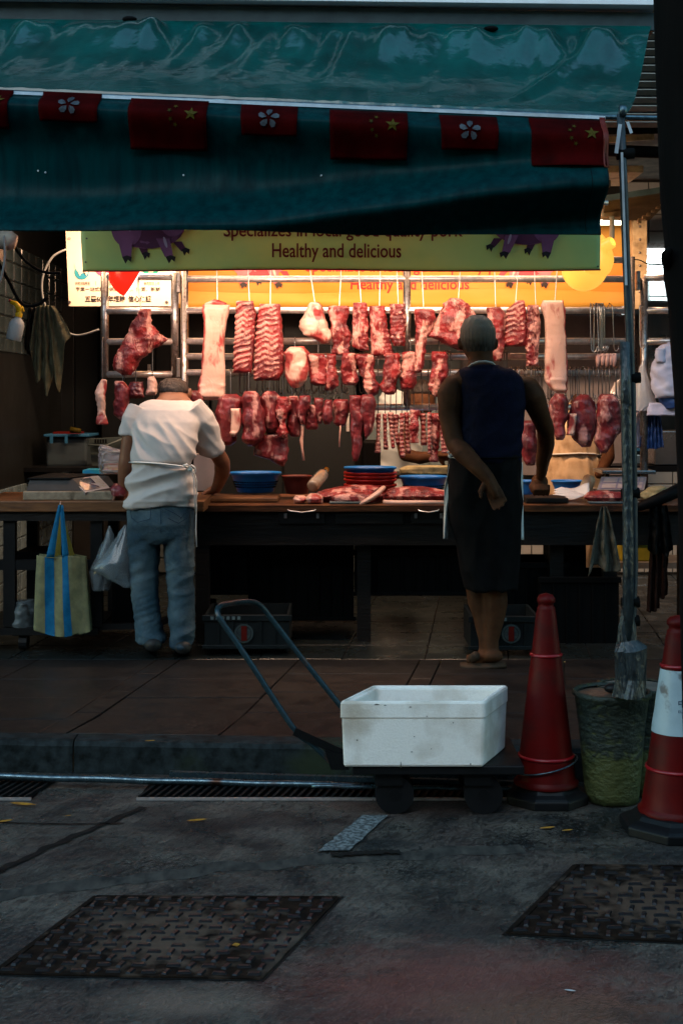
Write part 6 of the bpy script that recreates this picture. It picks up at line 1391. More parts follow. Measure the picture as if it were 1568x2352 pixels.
hang_cloth('bag_bundle', 'pleated bundle of navy bags hanging below the white ones', 'plastic bags', (1482, 1514), 945, (1466, 1522), [1028, 1031, 1030, 1031, 1028], 7.75, 'navy', 2, 12, .012)
hang_cloth('bag_bundle', 'grey lilac bag bundle between the pole and the navy bags', 'plastic bags', (1456, 1484), 940, (1456, 1490), [1027, 1030, 1030], 7.8, 'lavender', 5, 5, .012)
carrier('clear bags hanging from the side gate hook right of the pole', (1476, 828), [(850, 1466, 1483), (890, 1458, 1494), (930, 1458, 1506), (944, 1458, 1480)], 7.7, .03, 'clear2', 4, 'bag_bundle', .01, None, 'plastic bags')
carrier('milky clear bag left of the wrapped post', (1428, 866), [(880, 1410, 1440), (905, 1398, 1442), (925, 1416, 1442), (935, 1425, 1442)], 7.85, .03, 'clear2', 7, 'bag_bundle', .008, None, 'plastic bags')

# ------------------------------------------------------------------ trolley with foam box
M['trolley_blue'] = mat('worn_blue_grey_paint', (.014, .040, .052), .38, (.008, .02, .026), 60, rvar=.12, metal=.3, c3=(.06, .035, .025), scale3=14, con3=(.6, .7), bump=.15)
M['eps'] = mat('expanded_foam', (.93, .89, .83), .7, (.86, .82, .76), 150, bump=.25, c3=(.50, .42, .33), scale3=6, con3=(.5, .75))
Z_deck = P(0, 1763, 4.70).z
tl = thing('hand_trolley', 'platform trolley with a bent blue grey tube handle carrying the foam box', 'trolley', (P(960, 0, 4.9).x, 4.95, 0))
dx0, dx1 = P(788, 0, 4.85).x, P(1185, 0, 5.1).x
MB().box(dx0+.03, dx1-.02, 4.72, 5.12, Z_deck-.03, Z_deck).build('deck', M['rubber'], tl, bevel=.004)
for x in (dx0+.15, dx1-.17):
    for y in (4.78, 5.04):
        q = MB().box(x-.045, x+.045, y-.04, y+.04, Z_deck-.07, Z_deck-.031).build('caster_bracket', M['dark_metal'], tl)
        MB().tube([Vector((x+.02, y-.026, .064)), Vector((x+.02, y+.026, .064))], .064, 24).build('wheel', M['rubber'], q, smooth=False)
        MB().tube([Vector((x+.02, y-.028, .064)), Vector((x+.02, y+.028, .064))], .02, 14).build('hub', M['dark_metal'], q)
H = 4.80
hp = [P(772, 1762, H), P(720, 1712, H), P(680, 1680, H), P(620, 1592, H+.02), P(560, 1500, H+.03), P(510, 1428, H+.04), P(501, 1412, H+.045), P(500, 1400, H+.06), P(508, 1391, H+.09), P(530, 1386, H+.18), P(570, 1382, H+.32), P(598, 1391, H+.38), P(630, 1430, H+.40), P(700, 1520, H+.40), P(778, 1617, H+.39), P(850, 1705, H+.38), P(880, 1760, H+.38)]
pp_ = []
for i in range(len(hp)-1):
    p0, p1, p2_, p3 = hp[max(i-1, 0)], hp[i], hp[i+1], hp[min(i+2, len(hp)-1)]
    for k in range(6):
        t = k/6; pp_.append(.5*((2*p1)+(-p0+p2_)*t+(2*p0-5*p1+4*p2_-p3)*t*t+(-p0+3*p1-3*p2_+p3)*t**3))
MB().tube(pp_+[hp[-1]], .0098, 14).build('handle', M['trolley_blue'], tl, smooth=True)
for y in (H-.012,):
    MB().bar(P(676, 1678, H)+Vector((0, y-H, 0)), P(862, 1762, H)+Vector((0, y-H, 0)), .006, .026, (0, 0, 1)).build('brace', M['dark_metal'], tl)
MB().add([P(745, 1722, H-.02), P(795, 1735, H-.02), P(802, 1768, H-.02), P(760, 1768, H-.02)], [(0, 1, 2, 3)]).build('hinge_plate', M['dark_metal'], tl, solid=.006)
MB().tube([P(790, 1735, H-.03), P(806, 1742, H-.03)], .012, 10).build('hinge_pin', M['dark_metal'], tl)
# foam box: outer walls, inner walls, rim step
bx = thing('foam_box', 'open white foam box with scuffed sides standing on the trolley', 'foam box', (P(950, 0, 4.9).x, 4.97, Z_deck+.001))
F0, F1 = 4.70, 4.965
fl_, fr_, bl_, br_ = P(780, 1612, F0), P(1112, 1612, F0), P(865, 1577, F1), P(1166, 1580, F1)
zt, zb, zs = P(0, 1611, F0).z, Z_deck+.001, P(0, 1648, F0).z
bl_ = Vector((lerp(fl_.x, bl_.x, .9), F1, 0)); br_ = Vector((br_.x, F1-.0, 0))
def ring(z, inset, w=0):
    pts = [Vector((fl_.x, F0, z)), Vector((fr_.x, F0, z)), Vector((br_.x, F1, z)), Vector((bl_.x, F1, z))]; c = sum(pts, Vector())/4
    out = []
    n = len(pts)
    for i in range(n):
        a, b_, c_ = pts[i-1], pts[i], pts[(i+1) % n]; e1 = (b_-a).normalized(); e2 = (c_-b_).normalized()
        n1 = Vector((-e1.y, e1.x, 0)); n2 = Vector((-e2.y, e2.x, 0)); off = (n1+n2)/(1+n1.dot(n2))*inset; p = b_+off
        rd = .014 if inset < .01 else .008
        for t in range(5):
            k = t/4; p_ = (1-k)**2*(p-e1*rd)+2*k*(1-k)*p+k*k*(p+e2*rd); out.append(p_)
    return out
lv = [ring(zb, .010), ring(zb+.006, .006), ring(zs-.004, .002), ring(zs, -.001), ring(zt-.008, -.001), ring(zt-.001, .002), ring(zt, .005), ring(zt, .010), ring(zt-.006, .012), ring(zt-.007, .022), ring(zt-.012, .024), ring(zb+.03, .028)]
mb = MB(); n = len(lv[0])
for r_ in lv: mb.v += r_
for j in range(len(lv)-1):
    for k in range(n): a = j*n+k; b = j*n+(k+1) % n; mb.f.append((a, b, b+n, a+n)); mb.m.append(0)
mb.f.append(tuple(range(n))); mb.f.append(tuple((len(lv)-1)*n+k for k in range(n))); mb.m += [0, 0]
mb.build('box_shell', M['eps'], bx)
M['nick'] = mat('dirt_in_nick', (.12, .11, .09), .9)
for px, py, w_, h_ in ((865, 1618, 6, 1.5), (884, 1620, 3, 1), (942, 1624, 3, 1.2), (951, 1692, 1.6, 1.2), (945, 1727, 3, 1), (920, 1757, 1.2, 8), (1080, 1755, 1.5, 3), (980, 1645, 2, 1), (820, 1700, 2, 1.6), (1040, 1660, 1.4, 1.4), (990, 1720, 1.2, 1.2)):
    fanS(lambda x, y, e=0.0: P(x, y, F0-e+.0005 if y > 1648 else F0-e-.0015), [(px+w_*math.cos(a_)*(1+.3*math.sin(a_*3)), py+h_*math.sin(a_)) for a_ in [6.283*i/9 for i in range(9)]], .0006, bx, 'nick', 'nick', 1)

# ------------------------------------------------------------------ people
def loft(mb, rows, d, n=28, ex=1.0, sub=4):
    """rows (y, xl, xr, depth offset, half depth): closed shell through elliptical sections"""
    s = d/FP; full = []
    for i in range(len(rows)-1):
        for k in range(sub): full.append(tuple(lerp(a, b, ss(0, 1, k/sub)*.4+.6*k/sub) for a, b in zip(rows[i], rows[i+1])))
    full.append(rows[-1]); base = len(mb.v)
    for (y, xl, xr, do, T) in full:
        c = P((xl+xr)/2, y, d+do); hw = (xr-xl)/2*(d+do)/FP
        for k in range(n):
            a = 2*math.pi*k/n; ca, sa = math.cos(a), math.sin(a)
            mb.v.append(c+Vector((hw*math.copysign(abs(ca)**ex, ca), T*math.copysign(abs(sa)**ex, sa), 0)))
    m = len(full)
    for i in range(m-1):
        for k in range(n): a = base+i*n+k; b = base+i*n+(k+1) % n; mb.f.append((a, b, b+n, a+n)); mb.m.append(0)
    mb.f.append(tuple(base+k for k in range(n))); mb.f.append(tuple(base+(m-1)*n+k for k in range(n))[::-1]); mb.m += [0, 0]
    return mb
def limb(mb, pts, rad, n=16):
    """pts of (px, py, depth); rounded ends"""
    ps = [P(*p) for p in pts]; mb.tube(ps, rad, n)
    mb.ball(ps[0], rad[0]*.98, n=14, m=8); mb.ball(ps[-1], rad[-1]*.98, n=14, m=8); return mb
def hand(mb, wrist, dirn, across, palm, size=.18, curl=(.5, .6, .7, .8), thumb=1):
    w = Vector(wrist); d = Vector(dirn).normalized(); x = Vector(across); x = (x-d*x.dot(d)).normalized(); nrm = Vector(palm); nrm = (nrm-d*nrm.dot(d)-x*nrm.dot(x)).normalized()
    k = size/.18
    mb.tube([w-d*.01, w+d*.03*k, w+d*.06*k, w+d*.092*k], [.027*k, .038*k, .041*k, .038*k], 16, ry=[.019*k, .017*k, .015*k, .013*k])
    # tube() picks its own section axes; add flesh balls so that the palm is wide along `across`
    for a in (-.027, -.009, .009, .027): mb.ball(w+d*.082*k+x*a*k, .0125*k, n=10, m=8); mb.tube([w+x*a*.5*k, w+d*.085*k+x*a*k], [.014*k, .0125*k], 8)
    L = (.070, .080, .075, .058)
    for i, a in enumerate((-.030, -.010, .010, .030)):
        p = w+d*.088*k+x*a*k; dd = (d+x*a*2.2).normalized(); pts = [p-dd*.01]; ang = curl[i]*.5
        for j, fr in enumerate((.45, .30, .25)):
            dd = (dd*math.cos(ang)+nrm*math.sin(ang)).normalized(); p = p+dd*L[i]*fr*k; pts.append(p.copy()); ang = curl[i]*.75
        mb.tube(pts, [.0098*k, .0090*k, .0083*k, .0072*k], 10); mb.ball(pts[-1], .0072*k, n=8, m=6)
    p = w+d*.022*k-x*thumb*.026*k; q1_ = p+(d*.55-x*thumb*.8+nrm*.35).normalized()*.04*k; q2_ = q1_+(d*.85-x*thumb*.35+nrm*.5).normalized()*.03*k
    mb.tube([p, q1_, q2_], [.015*k, .0115*k, .0085*k], 10); mb.ball(q2_, .0085*k, n=8, m=6)
def displace(mb, fn):
    out = []
    for v, n in zip(mb.v, mb.n): out.append(v+n*fn(v, n))
    mb.v = out; return mb
M['skin'] = mat('tanned_skin', (.075, .031, .014), .6, (.048, .019, .009), 18, bump=.12, bscale=140, sss=.1)
M['dark_skin'] = mat('shaded_tan_skin', (.035, .014, .009), .6, (.025, .010, .006), 18)
M['skin2'] = mat('light_tanned_skin', (.20, .085, .045), .45, (.15, .06, .034), 18, bump=.1, bscale=140, sss=.1)
M['tank'] = mat('navy_knit', (.004, .005, .018), .8, (.002, .003, .010), 30, bump=.3, bscale=160)
M['shorts'] = mat('black_shorts', (.004, .004, .0045), .8, (.002, .002, .0025), 20, bump=.3)
M['grey_hair'] = mat('grey_hair', (.045, .038, .032), .7, (.018, .015, .013), 60, stretch=(1.6, 1, .25), bump=.6, contrast=(.38, .62))
M['black_hair'] = mat('black_hair', (.010, .007, .006), .5, (.022, .014, .012), 70, stretch=(1.4, 1, .3), bump=.9)
M['apron'] = mat('white_apron_cloth', (.58, .58, .56), .8, (.46, .47, .46), 12, bump=.3)
M['tee'] = mat('white_tshirt', (.46, .415, .395), .85, (.42, .375, .36), 5, bump=.15, bscale=30)
M['denim'] = mat('blue_jeans', (.030, .062, .086), .85, (.085, .12, .14), 5, bump=.35, bscale=90, c3=(.012, .028, .045), scale3=3.5, con3=(.45, .65))
M['stitch'] = mat('dark_seam', (.012, .025, .045), .8)
M['shoe'] = mat('black_shoe', (.012, .012, .012), .5)
M['brown'] = mat('brown_sandal', (.045, .028, .018), .6)
def ridge(v, ax, sc, seed):
    q = Vector((v.dot(ax[0])*sc[0], v.y*sc[1], v.dot(ax[1])*sc[2]))+Vector((seed, 0, 0)); return (1-abs(noise.noise(q))*2.3)

def lit_thin_crown(m):                          # thin crown hair with lamp light painted in, darker clipped nape
    n = m.node_tree.nodes; l = m.node_tree.links; b = n['Principled BSDF']; tc = n.new('ShaderNodeTexCoord'); sx = n.new('ShaderNodeSeparateXYZ'); l.new(tc.outputs['Object'], sx.inputs[0])
    r = n.new('ShaderNodeMapRange'); r.inputs[1].default_value = 1.50; r.inputs[2].default_value = 1.63; l.new(sx.outputs[2], r.inputs[0])
    x = n.new('ShaderNodeMix'); x.data_type = 'RGBA'; l.new(r.outputs[0], x.inputs[0]); l.new(b.inputs['Base Color'].links[0].from_socket, x.inputs[6]); x.inputs[7].default_value = (.24, .19, .15, 1); l.new(x.outputs[2], b.inputs['Base Color'])
lit_thin_crown(M['grey_hair'])
# --- grey haired man in a navy tank top, his back to the street
AD = 6.72
pa = thing('person', 'grey haired man in a navy tank top and black shorts, one hand behind his back', 'person', (P(1120, 0, AD).x, AD, PAV))
sk_ = MB()
loft(sk_, [(729, 1084, 1108, .05, .03), (738, 1068, 1124, .05, .07), (755, 1059, 1134, .05, .095), (778, 1057, 1136, .05, .10), (798, 1061, 1134, .05, .095), (814, 1068, 1130, .04, .08), (826, 1075, 1128, .03, .07)], AD)
loft(sk_, [(800, 1078, 1130, .03, .06), (826, 1077, 1132, .02, .062), (842, 1070, 1142, .01, .07), (856, 1046, 1176, 0, .08), (872, 1040, 1206, 0, .095), (900, 1060, 1200, 0, .10), (980, 1060, 1194, 0, .11), (1060, 1044, 1190, 0, .115)], AD)
for x, s_ in ((1055, -1), (1139, 1)): sk_.ball(P(x, 790, AD+.05), .010, .022, .030, rot=Matrix.Rotation(s_*.15, 3, 'Y')); sk_.ball(P(x+s_*2, 786, AD+.045), .007, .014, .02)
sk_.ball(P(1098, 792, AD+.155), .014, .02, .018)                                  # nose
limb(sk_, [(1040, 888, AD), (1034, 905, AD), (1031, 950, AD-.01), (1036, 985, AD-.03), (1045, 1020, AD-.06)], [.056, .063, .052, .045, .043])
limb(sk_, [(1045, 1020, AD-.06), (1066, 1044, AD-.12), (1096, 1074, AD-.18), (1120, 1098, AD-.21)], [.043, .047, .038, .028])
hw_ = P(1120, 1098, AD-.21); hand(sk_, hw_, (.40, -.05, -.95), (1, 0, .4), (-.1, -.8, -.1), .18, (.65, .75, .85, .95), 1)
limb(sk_, [(1212, 890, AD), (1221, 908, AD), (1238, 950, AD+.04), (1252, 985, AD+.1)], [.055, .060, .048, .041])
limb(sk_, [(1252, 985, AD+.1), (1252, 1020, AD+.25), (1246, 1060, AD+.42), (1242, 1090, AD+.55)], [.041, .043, .036, .027])
hf = P(1242, 1090, AD+.55); sk_.ball(hf+Vector((-.003, .045, -.045)), .046, .045, .05)
for i in range(4): 
    a0 = hf+Vector((-.035+.023*i, -.005, -.05)); sk_.tube([a0, a0+Vector((0, -.018, -.025)), a0+Vector((0, .006, -.05))], [.013, .0115, .010], 8); sk_.ball(a0+Vector((0, .006, -.05)), .010, n=8, m=6)
sk_.tube([hf+Vector((-.03, 0, -.03)), hf+Vector((-.055, .0, -.06)), hf+Vector((-.045, .0, -.085))], [.015, .013, .010], 8)
limb(sk_, [(1128, 1290, AD), (1136, 1340, AD), (1137, 1385, AD), (1133, 1430, AD), (1128, 1470, AD), (1127, 1496, AD)], [.075, .058, .058, .046, .034, .036])
limb(sk_, [(1086, 1290, AD+.05), (1094, 1340, AD+.05), (1101, 1385, AD+.05), (1110, 1430, AD+.04), (1114, 1470, AD+.03), (1114, 1494, AD+.03)], [.07, .055, .056, .044, .033, .034])
sk_.ball(P(1130, 1506, AD-.01), .05, .05, .032); sk_.tube([P(1128, 1506, AD), P(1100, 1512, AD+.01), P(1072, 1518, AD+.02)], [.034, .034, .028], 12)
sk_.tube([P(1114, 1500, AD+.05), P(1112, 1508, AD+.16)], [.035, .032], 12)
sk_b = blob(sk_, .0065, 5)
displace(sk_b, lambda v, n: .0015*noise.noise(v*25)+.004*noise.noise(v*9))
sk_b.build('body', M['skin'], pa, smooth=True)
tk = MB(); loft(tk, [(839, 1090, 1134, 0, .055), (844, 1068, 1152, 0, .075), (852, 1052, 1184, -.005, .092), (864, 1052, 1198, -.005, .105), (900, 1058, 1206, -.005, .118), (940, 1058, 1206, -.005, .122), (985, 1056, 1199, -.005, .122), (1010, 1050, 1197, -.005, .128), (1046, 1034, 1197, -.005, .135), (1062, 1036, 1195, -.005, .128)], AD, ex=.92)
tb_ = blob(tk, .008, 3); displace(tb_, lambda v, n: .006*ridge(v, (Vector((.8, 0, .6)), Vector((-.6, 0, .8))), (6, 3, 14), 3)+.004*noise.noise(v*14)); tb_.build('tank_top', M['tank'], pa, smooth=True)
sh_ = MB(); loft(sh_, [(1040, 1036, 1195, 0, .12), (1075, 1031, 1197, 0, .135), (1130, 1031, 1196, 0, .14), (1200, 1036, 1195, 0, .135), (1270, 1050, 1190, 0, .125), (1325, 1064, 1187, 0, .12), (1352, 1069, 1186, 0, .12)], AD, ex=.85)
sb_ = blob(sh_, .009, 3); displace(sb_, lambda v, n: .010*ridge(v, (Vector((1, 0, 0)), Vector((0, 0, 1))), (14, 4, 4), 8)); sb_.build('shorts', M['shorts'], pa, smooth=True)
hr = MB(); loft(hr, [(724, 1082, 1110, .048, .038), (736, 1065, 1127, .048, .080), (755, 1056.5, 1136.5, .048, .103), (778, 1055, 1138, .048, .107), (797, 1060, 1135, .048, .101), (809, 1067, 1130, .043, .084), (817, 1076, 1125, .038, .060), (822, 1086, 1116, .036, .03)], AD)
hb2 = blob(hr, .006, 3); displace(hb2, lambda v, n: .003*noise.noise(Vector((v.x*95, v.y*95, v.z*10)))+.0012*noise.noise(v*60)); hb2.build('hair', M['grey_hair'], pa, smooth=True)
ap = MB(); ap.tube([P(1077, 842, AD-.03), P(1084, 836, AD-.07), P(1098, 831, AD-.085), P(1114, 830, AD-.085), P(1128, 833, AD-.07), P(1136, 840, AD-.03)], .008, 8, ry=[.0035]*6)
ap.build('apron_neck_strap', M['apron'], pa, smooth=True)
MB().grid(lambda u, v: P(lerp(interp([(0, 1034), (.12, 1030), (.4, 1020), (1, 1018)], v)[0], interp([(0, 1046), (.12, 1044), (.4, 1041), (.7, 1032), (1, 1027)], v)[0], u), lerp(1050, 1238, v), AD-.02+.03*u+.012*math.sin(u*6+v*3)), 8, 40).build('apron_side', M['apron'], pa, smooth=True, solid=.002)
MB().grid(lambda u, v: P(lerp(1195, 1199+3*v, u), lerp(1062, 1240, v), AD+.02+.02*u), 3, 20).build('apron_edge', M['apron'], pa, smooth=True, solid=.002)
kn = MB(); kn.ball(P(1035, 1047, AD-.05), .014, .012, .012); kn.tube([P(1034, 1048, AD-.05), P(1028, 1038, AD-.06), P(1036, 1036, AD-.06), P(1038, 1048, AD-.05)], .004, 8); kn.tube([P(1037, 1048, AD-.05), P(1048, 1052, AD-.1), P(1052, 1046, AD-.11)], .006, 8); kn.build('apron_knot', M['apron'], pa, smooth=True)
MB().tube([P(1036, 1048, AD-.1), P(1070, 1050, AD-.135), P(1120, 1052, AD-.145), P(1170, 1051, AD-.135), P(1196, 1050, AD-.08)], .006, 8, ry=[.003]*5).build('apron_string', M['shorts'], pa, smooth=True)
sd = MB(); sd.tube([P(1160, 1527, AD-.02), P(1120, 1530, AD-.02), P(1075, 1531, AD), P(1056, 1529, AD)], [.035, .05, .05, .03], 16, ry=[.014, .016, .018, .014])
sd.tube([P(1092, 1505, AD-.04), P(1085, 1512, AD+.0), P(1090, 1522, AD+.06)], [.02, .024, .02], 10); sd.tube([P(1115, 1510, AD+.02), P(1113, 1520, AD+.2)], [.045, .035], 14, ry=[.014, .016]); sd.build('sandals', M['brown'], pa, smooth=True)

# --- man in a white t-shirt bending over the counter
BDm = 7.0
pb = thing('person', 'man in white t-shirt, tied apron and blue jeans bending over the counter', 'person', (P(370, 0, BDm).x, BDm, PAV))
sk_ = MB()
loft(sk_, [(876, 380, 416, .36, .05), (884, 370, 426, .36, .085), (900, 366, 431, .34, .10), (918, 368, 432, .31, .10), (935, 374, 428, .28, .08)], BDm)
loft(sk_, [(903, 372, 424, .30, .06), (915, 362, 436, .26, .08), (940, 330, 458, .2, .09), (980, 315, 450, .10, .10), (1060, 318, 432, .02, .10), (1150, 310, 430, 0, .11), (1200, 305, 435, 0, .11)], BDm)
for x, s_ in ((437, 1),): sk_.ball(P(x, 903, BDm+.36), .010, .022, .028)
limb(sk_, [(455, 968, BDm+.14), (476, 1004, BDm+.18), (496, 1037, BDm+.24), (511, 1062, BDm+.33)], [.036, .040, .042, .040])
limb(sk_, [(511, 1062, BDm+.33), (511, 1085, BDm+.42), (503, 1108, BDm+.50), (497, 1122, BDm+.55)], [.040, .042, .034, .027])
hand(sk_, P(497, 1120, BDm+.55), (-.55, .45, -.42), (.6, .5, 0), (0, 0, -1), .17, (.3, .35, .4, .5), 1)
limb(sk_, [(312, 968, BDm+.12), (299, 995, BDm+.1), (293, 1040, BDm+.1), (290, 1065, BDm+.1)], [.030, .036, .038, .037])
limb(sk_, [(290, 1065, BDm+.1), (287, 1095, BDm+.13), (284, 1125, BDm+.16)], [.037, .036, .026])
hand(sk_, P(283, 1122, BDm+.15), (-.35, .3, -.7), (.5, .7, 0), (.4, .3, -.6), .165, (.7, .8, .9, 1.0), 1)
bb_ = blob(sk_, .0068, 5); displace(bb_, lambda v, n: .003*noise.noise(v*10)); bb_.build('body', M['skin2'], pb, smooth=True)
ts = MB(); loft(ts, [(916, 348, 428, .24, .05), (919, 334, 441, .23, .08), (927, 320, 452, .21, .10), (940, 311, 462, .17, .12), (970, 306, 460, .11, .122), (1009, 305, 450, .05, .122), (1040, 301, 447, .02, .13), (1060, 303, 441, 0, .125), (1072, 303, 438, 0, .122), (1090, 298, 445, 0, .13), (1120, 290, 449, 0, .14), (1150, 286, 450, 0, .145), (1163, 285, 449, 0, .145)], BDm, ex=.9)
ts.tube([P(435, 935, BDm+.14), P(460, 965, BDm+.16), P(476, 1000, BDm+.19), P(485, 1036, BDm+.22)], [.075, .078, .066, .056], 20)
ts.tube([P(318, 940, BDm+.14), P(303, 965, BDm+.11), P(295, 1003, BDm+.1)], [.06, .055, .048], 18)
tsb = blob(ts, .0065, 4)
def folds(v, n):
    z = v.z; px = HX+v.x*FP/v.y; py = HY-(z-HC)*FP/v.y
    up = 1-ss(1040, 1075, py); f = 0
    a1 = ridge(v, (Vector((.80, 0, -.60)), Vector((.60, 0, .80))), (2.6, 2, 13), 21)
    a2 = ridge(v, (Vector((.55, 0, -.83)), Vector((.83, 0, .55))), (3.2, 2, 21), 5)
    b1 = ridge(v, (Vector((.95, 0, .3)), Vector((-.3, 0, .95))), (3.5, 2, 14), 13)
    lo = ss(940, 1010, py)
    f -= .004
    f += up*(.018*lo*max(-.4, a1)*ss(290, 350, px)+.010*lo*a2+.0012*noise.noise(v*30))
    f += (1-up)*(.017*b1+.006*noise.noise(v*22))
    f -= .012*math.exp(-((py-(1068+.07*(px-370)))/7)**2)           # cinched by the apron string
    f += .004*math.exp(-((py-1152)/3)**2)
    return f
displace(tsb, folds); tsb.build('tshirt', M['tee'], pb, smooth=True)
def jean(v, n):
    py = HY-(v.z-HC)*FP/v.y
    return .0055*ridge(v, (Vector((.9, 0, .35)), Vector((-.35, 0, .9))), (7, 4, 24), 31)*ss(1190, 1260, py)+.008*ridge(v, (Vector((1, 0, -.2)), Vector((.2, 0, 1))), (5, 4, 17), 44)*ss(1420, 1465, py)+.003*noise.noise(v*20)
jn_ = MB(); loft(jn_, [(1140, 294, 446, 0, .12), (1165, 292, 446, 0, .13), (1200, 292, 446, -.01, .14), (1232, 293, 444, 0, .13), (1245, 297, 440, .01, .12)], BDm, ex=.9)
loft(jn_, [(1205, 293, 369, 0, .12), (1238, 293, 368, 0, .115), (1300, 298, 364, 0, .10), (1350, 301, 362, 0, .09), (1400, 307, 366, 0, .088), (1440, 313, 373, 0, .09), (1470, 316, 380, 0, .10)], BDm)
loft(jn_, [(1205, 371, 446, 0, .12), (1238, 375, 444, 0, .115), (1300, 381, 445, -.01, .10), (1350, 386, 446, -.01, .09), (1400, 387, 446, -.01, .088), (1440, 390, 446, -.01, .09), (1484, 395, 441, -.01, .10)], BDm)
jb = blob(jn_, .0075, 3); displace(jb, jean); jb.build('jeans', M['denim'], pb, smooth=True)
def stitch(pts, m='stitch', r=.0016): MB().tube([P(x, y, BDm-z) for x, y, z in pts], r, 6).build('pocket_seam', M[m], pb)
stitch([(300, 1172, .13), (303, 1190, .14), (316, 1200, .148), (345, 1192, .15)]); stitch([(386, 1190, .15), (410, 1202, .148), (430, 1190, .14), (436, 1172, .13)])
stitch([(378, 1168, .14), (400, 1178, .145), (418, 1190, .145)]); stitch([(438, 1172, .13), (424, 1180, .14), (414, 1192, .145)]); stitch([(345, 1192, .15), (348, 1165, .142)]); stitch([(368, 1160, .14), (370, 1195, .15), (370, 1225, .14)])
hb3 = MB(); loft(hb3, [(869, 382, 414, .36, .05), (877, 369, 427, .36, .09), (890, 362, 434, .35, .106), (900, 364, 434, .34, .104), (907, 372, 428, .33, .085)], BDm)
h3 = blob(hb3, .006, 3); displace(h3, lambda v, n: .004*noise.noise(Vector((v.x*80, v.y*70, v.z*25)))); h3.build('hair', M['black_hair'], pb, smooth=True)
def strg(pts, w=.007, t=.003, name='apron_string'): MB().tube([P(*p) for p in pts], w, 8, ry=[t]*len(pts)).build(name, M['apron'], pb, smooth=True)
MB().tube([P(301, 1062, BDm-.02), P(312, 1062, BDm-.10), P(340, 1063, BDm-.128), P(370, 1065, BDm-.133), P(405, 1069, BDm-.128), P(430, 1073, BDm-.10), P(441, 1077, BDm-.04)], .0125, 10, ry=[.004]*7).build('apron_string', M['apron'], pb, smooth=True)
strg([(432, 1074, BDm-.11), (440, 1068, BDm-.13), (448, 1074, BDm-.12), (450, 1084, BDm-.11), (443, 1086, BDm-.12), (438, 1078, BDm-.12)], .006)
strg([(436, 1076, BDm-.12), (430, 1066, BDm-.14), (422, 1069, BDm-.135), (434, 1077, BDm-.12)], .006)
strg([(440, 1080, BDm-.11), (446, 1100, BDm-.10), (447, 1140, BDm-.09), (450, 1180, BDm-.085)], .008)
strg([(444, 1080, BDm-.11), (452, 1105, BDm-.08), (451, 1160, BDm-.07), (450, 1215, BDm-.08), (452, 1256, BDm-.08)], .006)
MB().ball(P(437, 1077, BDm-.12), .013, .012, .012).build('apron_knot', M['apron'], pb, smooth=True)
sh2 = MB(); 
for x, y in ((352, 1484), (420, 1490)): sh2.tube([P(x, y-2, BDm-.11), P(x, y-4, BDm-.03), P(x-3, y-2, BDm+.12), P(x-4, y, BDm+.17)], [.038, .045, .045, .025], 16, ry=[.03, .036, .03, .02])
for v in sh2.v: v.z = max(v.z, PAV+.004)
sh2.build('shoes', M['shoe'], pb, smooth=True)

# --- people inside the stall
CD = 8.65
pc = thing('person', 'black haired person in a pale shirt bending behind the rib strips', 'person', (P(930, 0, CD).x, CD, PAV))
t_ = MB(); loft(t_, [(893, 888, 906, 0, .05), (905, 877, 926, 0, .08), (930, 866, 950, 0, .10), (965, 860, 975, 0, .11), (1010, 866, 968, 0, .11), (1070, 870, 962, 0, .11), (1160, 868, 965, 0, .12), (1340, 875, 960, 0, .12)], CD)
tt_ = blob(t_, .010, 3); displace(tt_, lambda v, n: .010*ridge(v, (Vector((.7, 0, -.7)), Vector((.7, 0, .7))), (5, 3, 16), 4)); tt_.build('shirt', M['tile_dirty'] if False else mat('pale_blue_grey_shirt', (.45, .48, .47), .85, (.38, .42, .42), 6), pc, smooth=True)
s_ = MB(); loft(s_, [(880, 958, 980, 0, .04), (890, 945, 992, 0, .08), (910, 940, 997, -.02, .095), (930, 941, 997, -.03, .095), (948, 950, 990, -.03, .08)], CD)
s_.ball(P(958, 923, CD-.11), .012, .012, .024); limb(s_, [(935, 985, CD-.08), (925, 1015, CD-.12), (930, 1045, CD-.16)], [.045, .042, .038]); limb(s_, [(930, 1045, CD-.16), (965, 1052, CD-.2), (1005, 1046, CD-.24)], [.038, .038, .028])
s_.tube([P(960, 945, CD), P(935, 960, CD)], [.06, .07], 14)
hand(s_, P(1002, 1046, CD-.24), (1, -.1, 0), (0, .3, 1), (0, 0, -1), .17, (.5, .6, .7, .8), 1)
blob(s_, .008, 4).build('body', M['skin'], pc, smooth=True)
h_ = MB(); loft(h_, [(872, 960, 978, .0, .05), (882, 943, 994, -.0, .09), (900, 937, 999, -.005, .105), (925, 950, 1000, .02, .10), (940, 962, 998, .03, .08)], CD)
blob(h_, .008, 3).build('hair', M['black_hair'], pc, smooth=True)
tag(MB().box(P(832, 0, 8.3).x, P(874, 0, 8.3).x, 8.3, 8.34, P(0, 1092, 8.3).z, P(0, 1010, 8.3).z).build('bin_bag', M['void_black'], bevel=.02), 'black bag hanging behind the purple strip above the basin stack', 'bag')
DD_ = 8.55
pd = thing('person', 'person in a stained cream smock bending behind the three dark lumps', 'person', (P(1320, 0, DD_).x, DD_, PAV))
M['smock'] = mat('stained_cream_smock', (.62, .46, .30), .85, (.48, .33, .19), 9, bump=.2, c3=(.22, .13, .06), scale3=7, con3=(.55, .75))
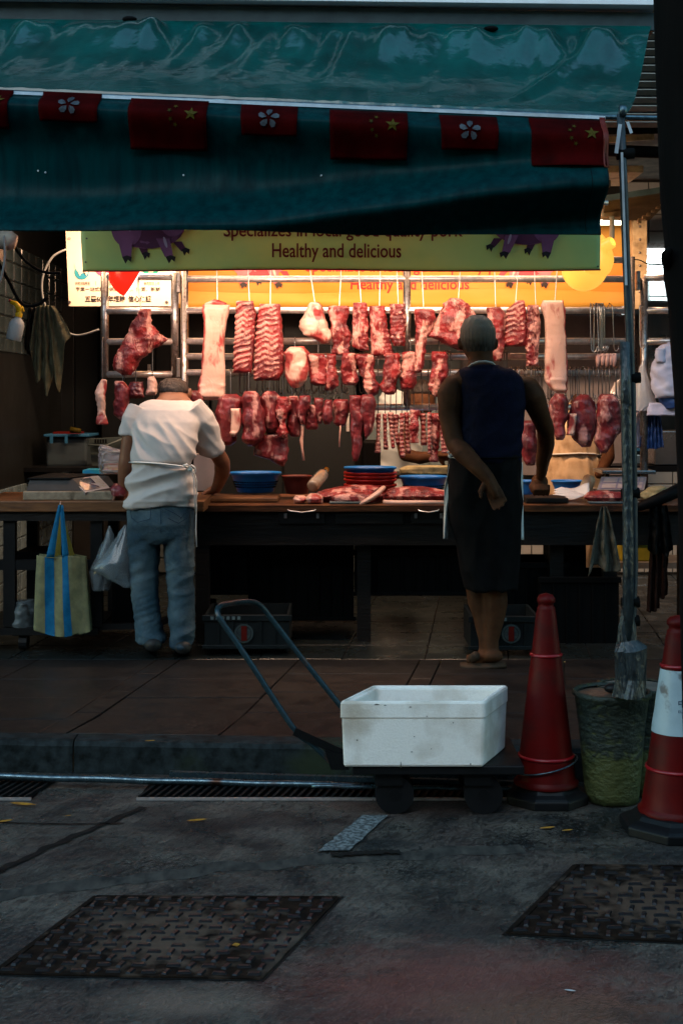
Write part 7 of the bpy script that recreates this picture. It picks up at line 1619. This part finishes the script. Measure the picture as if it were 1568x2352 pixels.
t_ = MB(); loft(t_, [(925, 1300, 1345, .05, .06), (945, 1276, 1372, .03, .10), (985, 1265, 1378, 0, .12), (1030, 1262, 1378, 0, .12), (1046, 1262, 1376, 0, .118), (1056, 1258, 1384, 0, .13), (1090, 1252, 1388, 0, .14), (1200, 1256, 1382, 0, .14), (1340, 1262, 1370, 0, .12)], DD_)
tt_ = blob(t_, .010, 3); displace(tt_, lambda v, n: .010*ridge(v, (Vector((1, 0, .1)), Vector((0, 0, 1))), (16, 3, 2), 4)); tt_.build('smock', M['smock'], pd, smooth=True)
MB().tube([P(1260, 1044, DD_-.04), P(1290, 1043, DD_-.12), P(1330, 1041, DD_-.13), P(1360, 1042, DD_-.11), P(1380, 1046, DD_-.03)], .014, 8, ry=[.005]*5).build('apron_string', M['apron'], pd, smooth=True)
s_ = MB(); loft(s_, [(905, 1318, 1350, .12, .06), (925, 1308, 1360, .12, .09), (955, 1308, 1360, .12, .09), (972, 1318, 1350, .12, .06)], DD_); limb(s_, [(1370, 970, DD_), (1392, 1020, DD_-.05), (1396, 1050, DD_-.1), (1375, 1090, DD_-.25)], [.05, .045, .04, .028]); limb(s_, [(1300, 960, DD_), (1340, 960, DD_)], [.06, .06])
blob(s_, .010, 4).build('body', M['skin'], pd, smooth=True)
hang_cloth('apron', 'black apron hanging from the right end of the counter', 'apron', (1492, 1530), 1160, (1486, 1545), [1262, 1274, 1266, 1280, 1262], 7.2, 'void_black', 3, 5)
hang_cloth('rag', 'dark reddish cloth hanging low by the right end of the counter', 'rag', (1494, 1516), 1250, (1484, 1514), [1404, 1408, 1402, 1398], 7.25, 'maroon_cloth', 6, 4, .02)
hang_cloth('rag', 'short dark brown cloth hanging behind the reddish one at the right', 'rag', (1512, 1534), 1250, (1508, 1532), [1368, 1376, 1366], 7.3, 'maroon_cloth', 9, 3, .02)
tag(MB().tube([P(1440, 1172, 7.2), P(1470, 1163, 7.2), P(1505, 1150, 7.2), P(1575, 1118, 7.2)], [.012, .022, .03, .035], 14).build('black_hose', M['void_black'], smooth=True), 'thick black sleeve lying along the right end of the counter edge', 'hose')
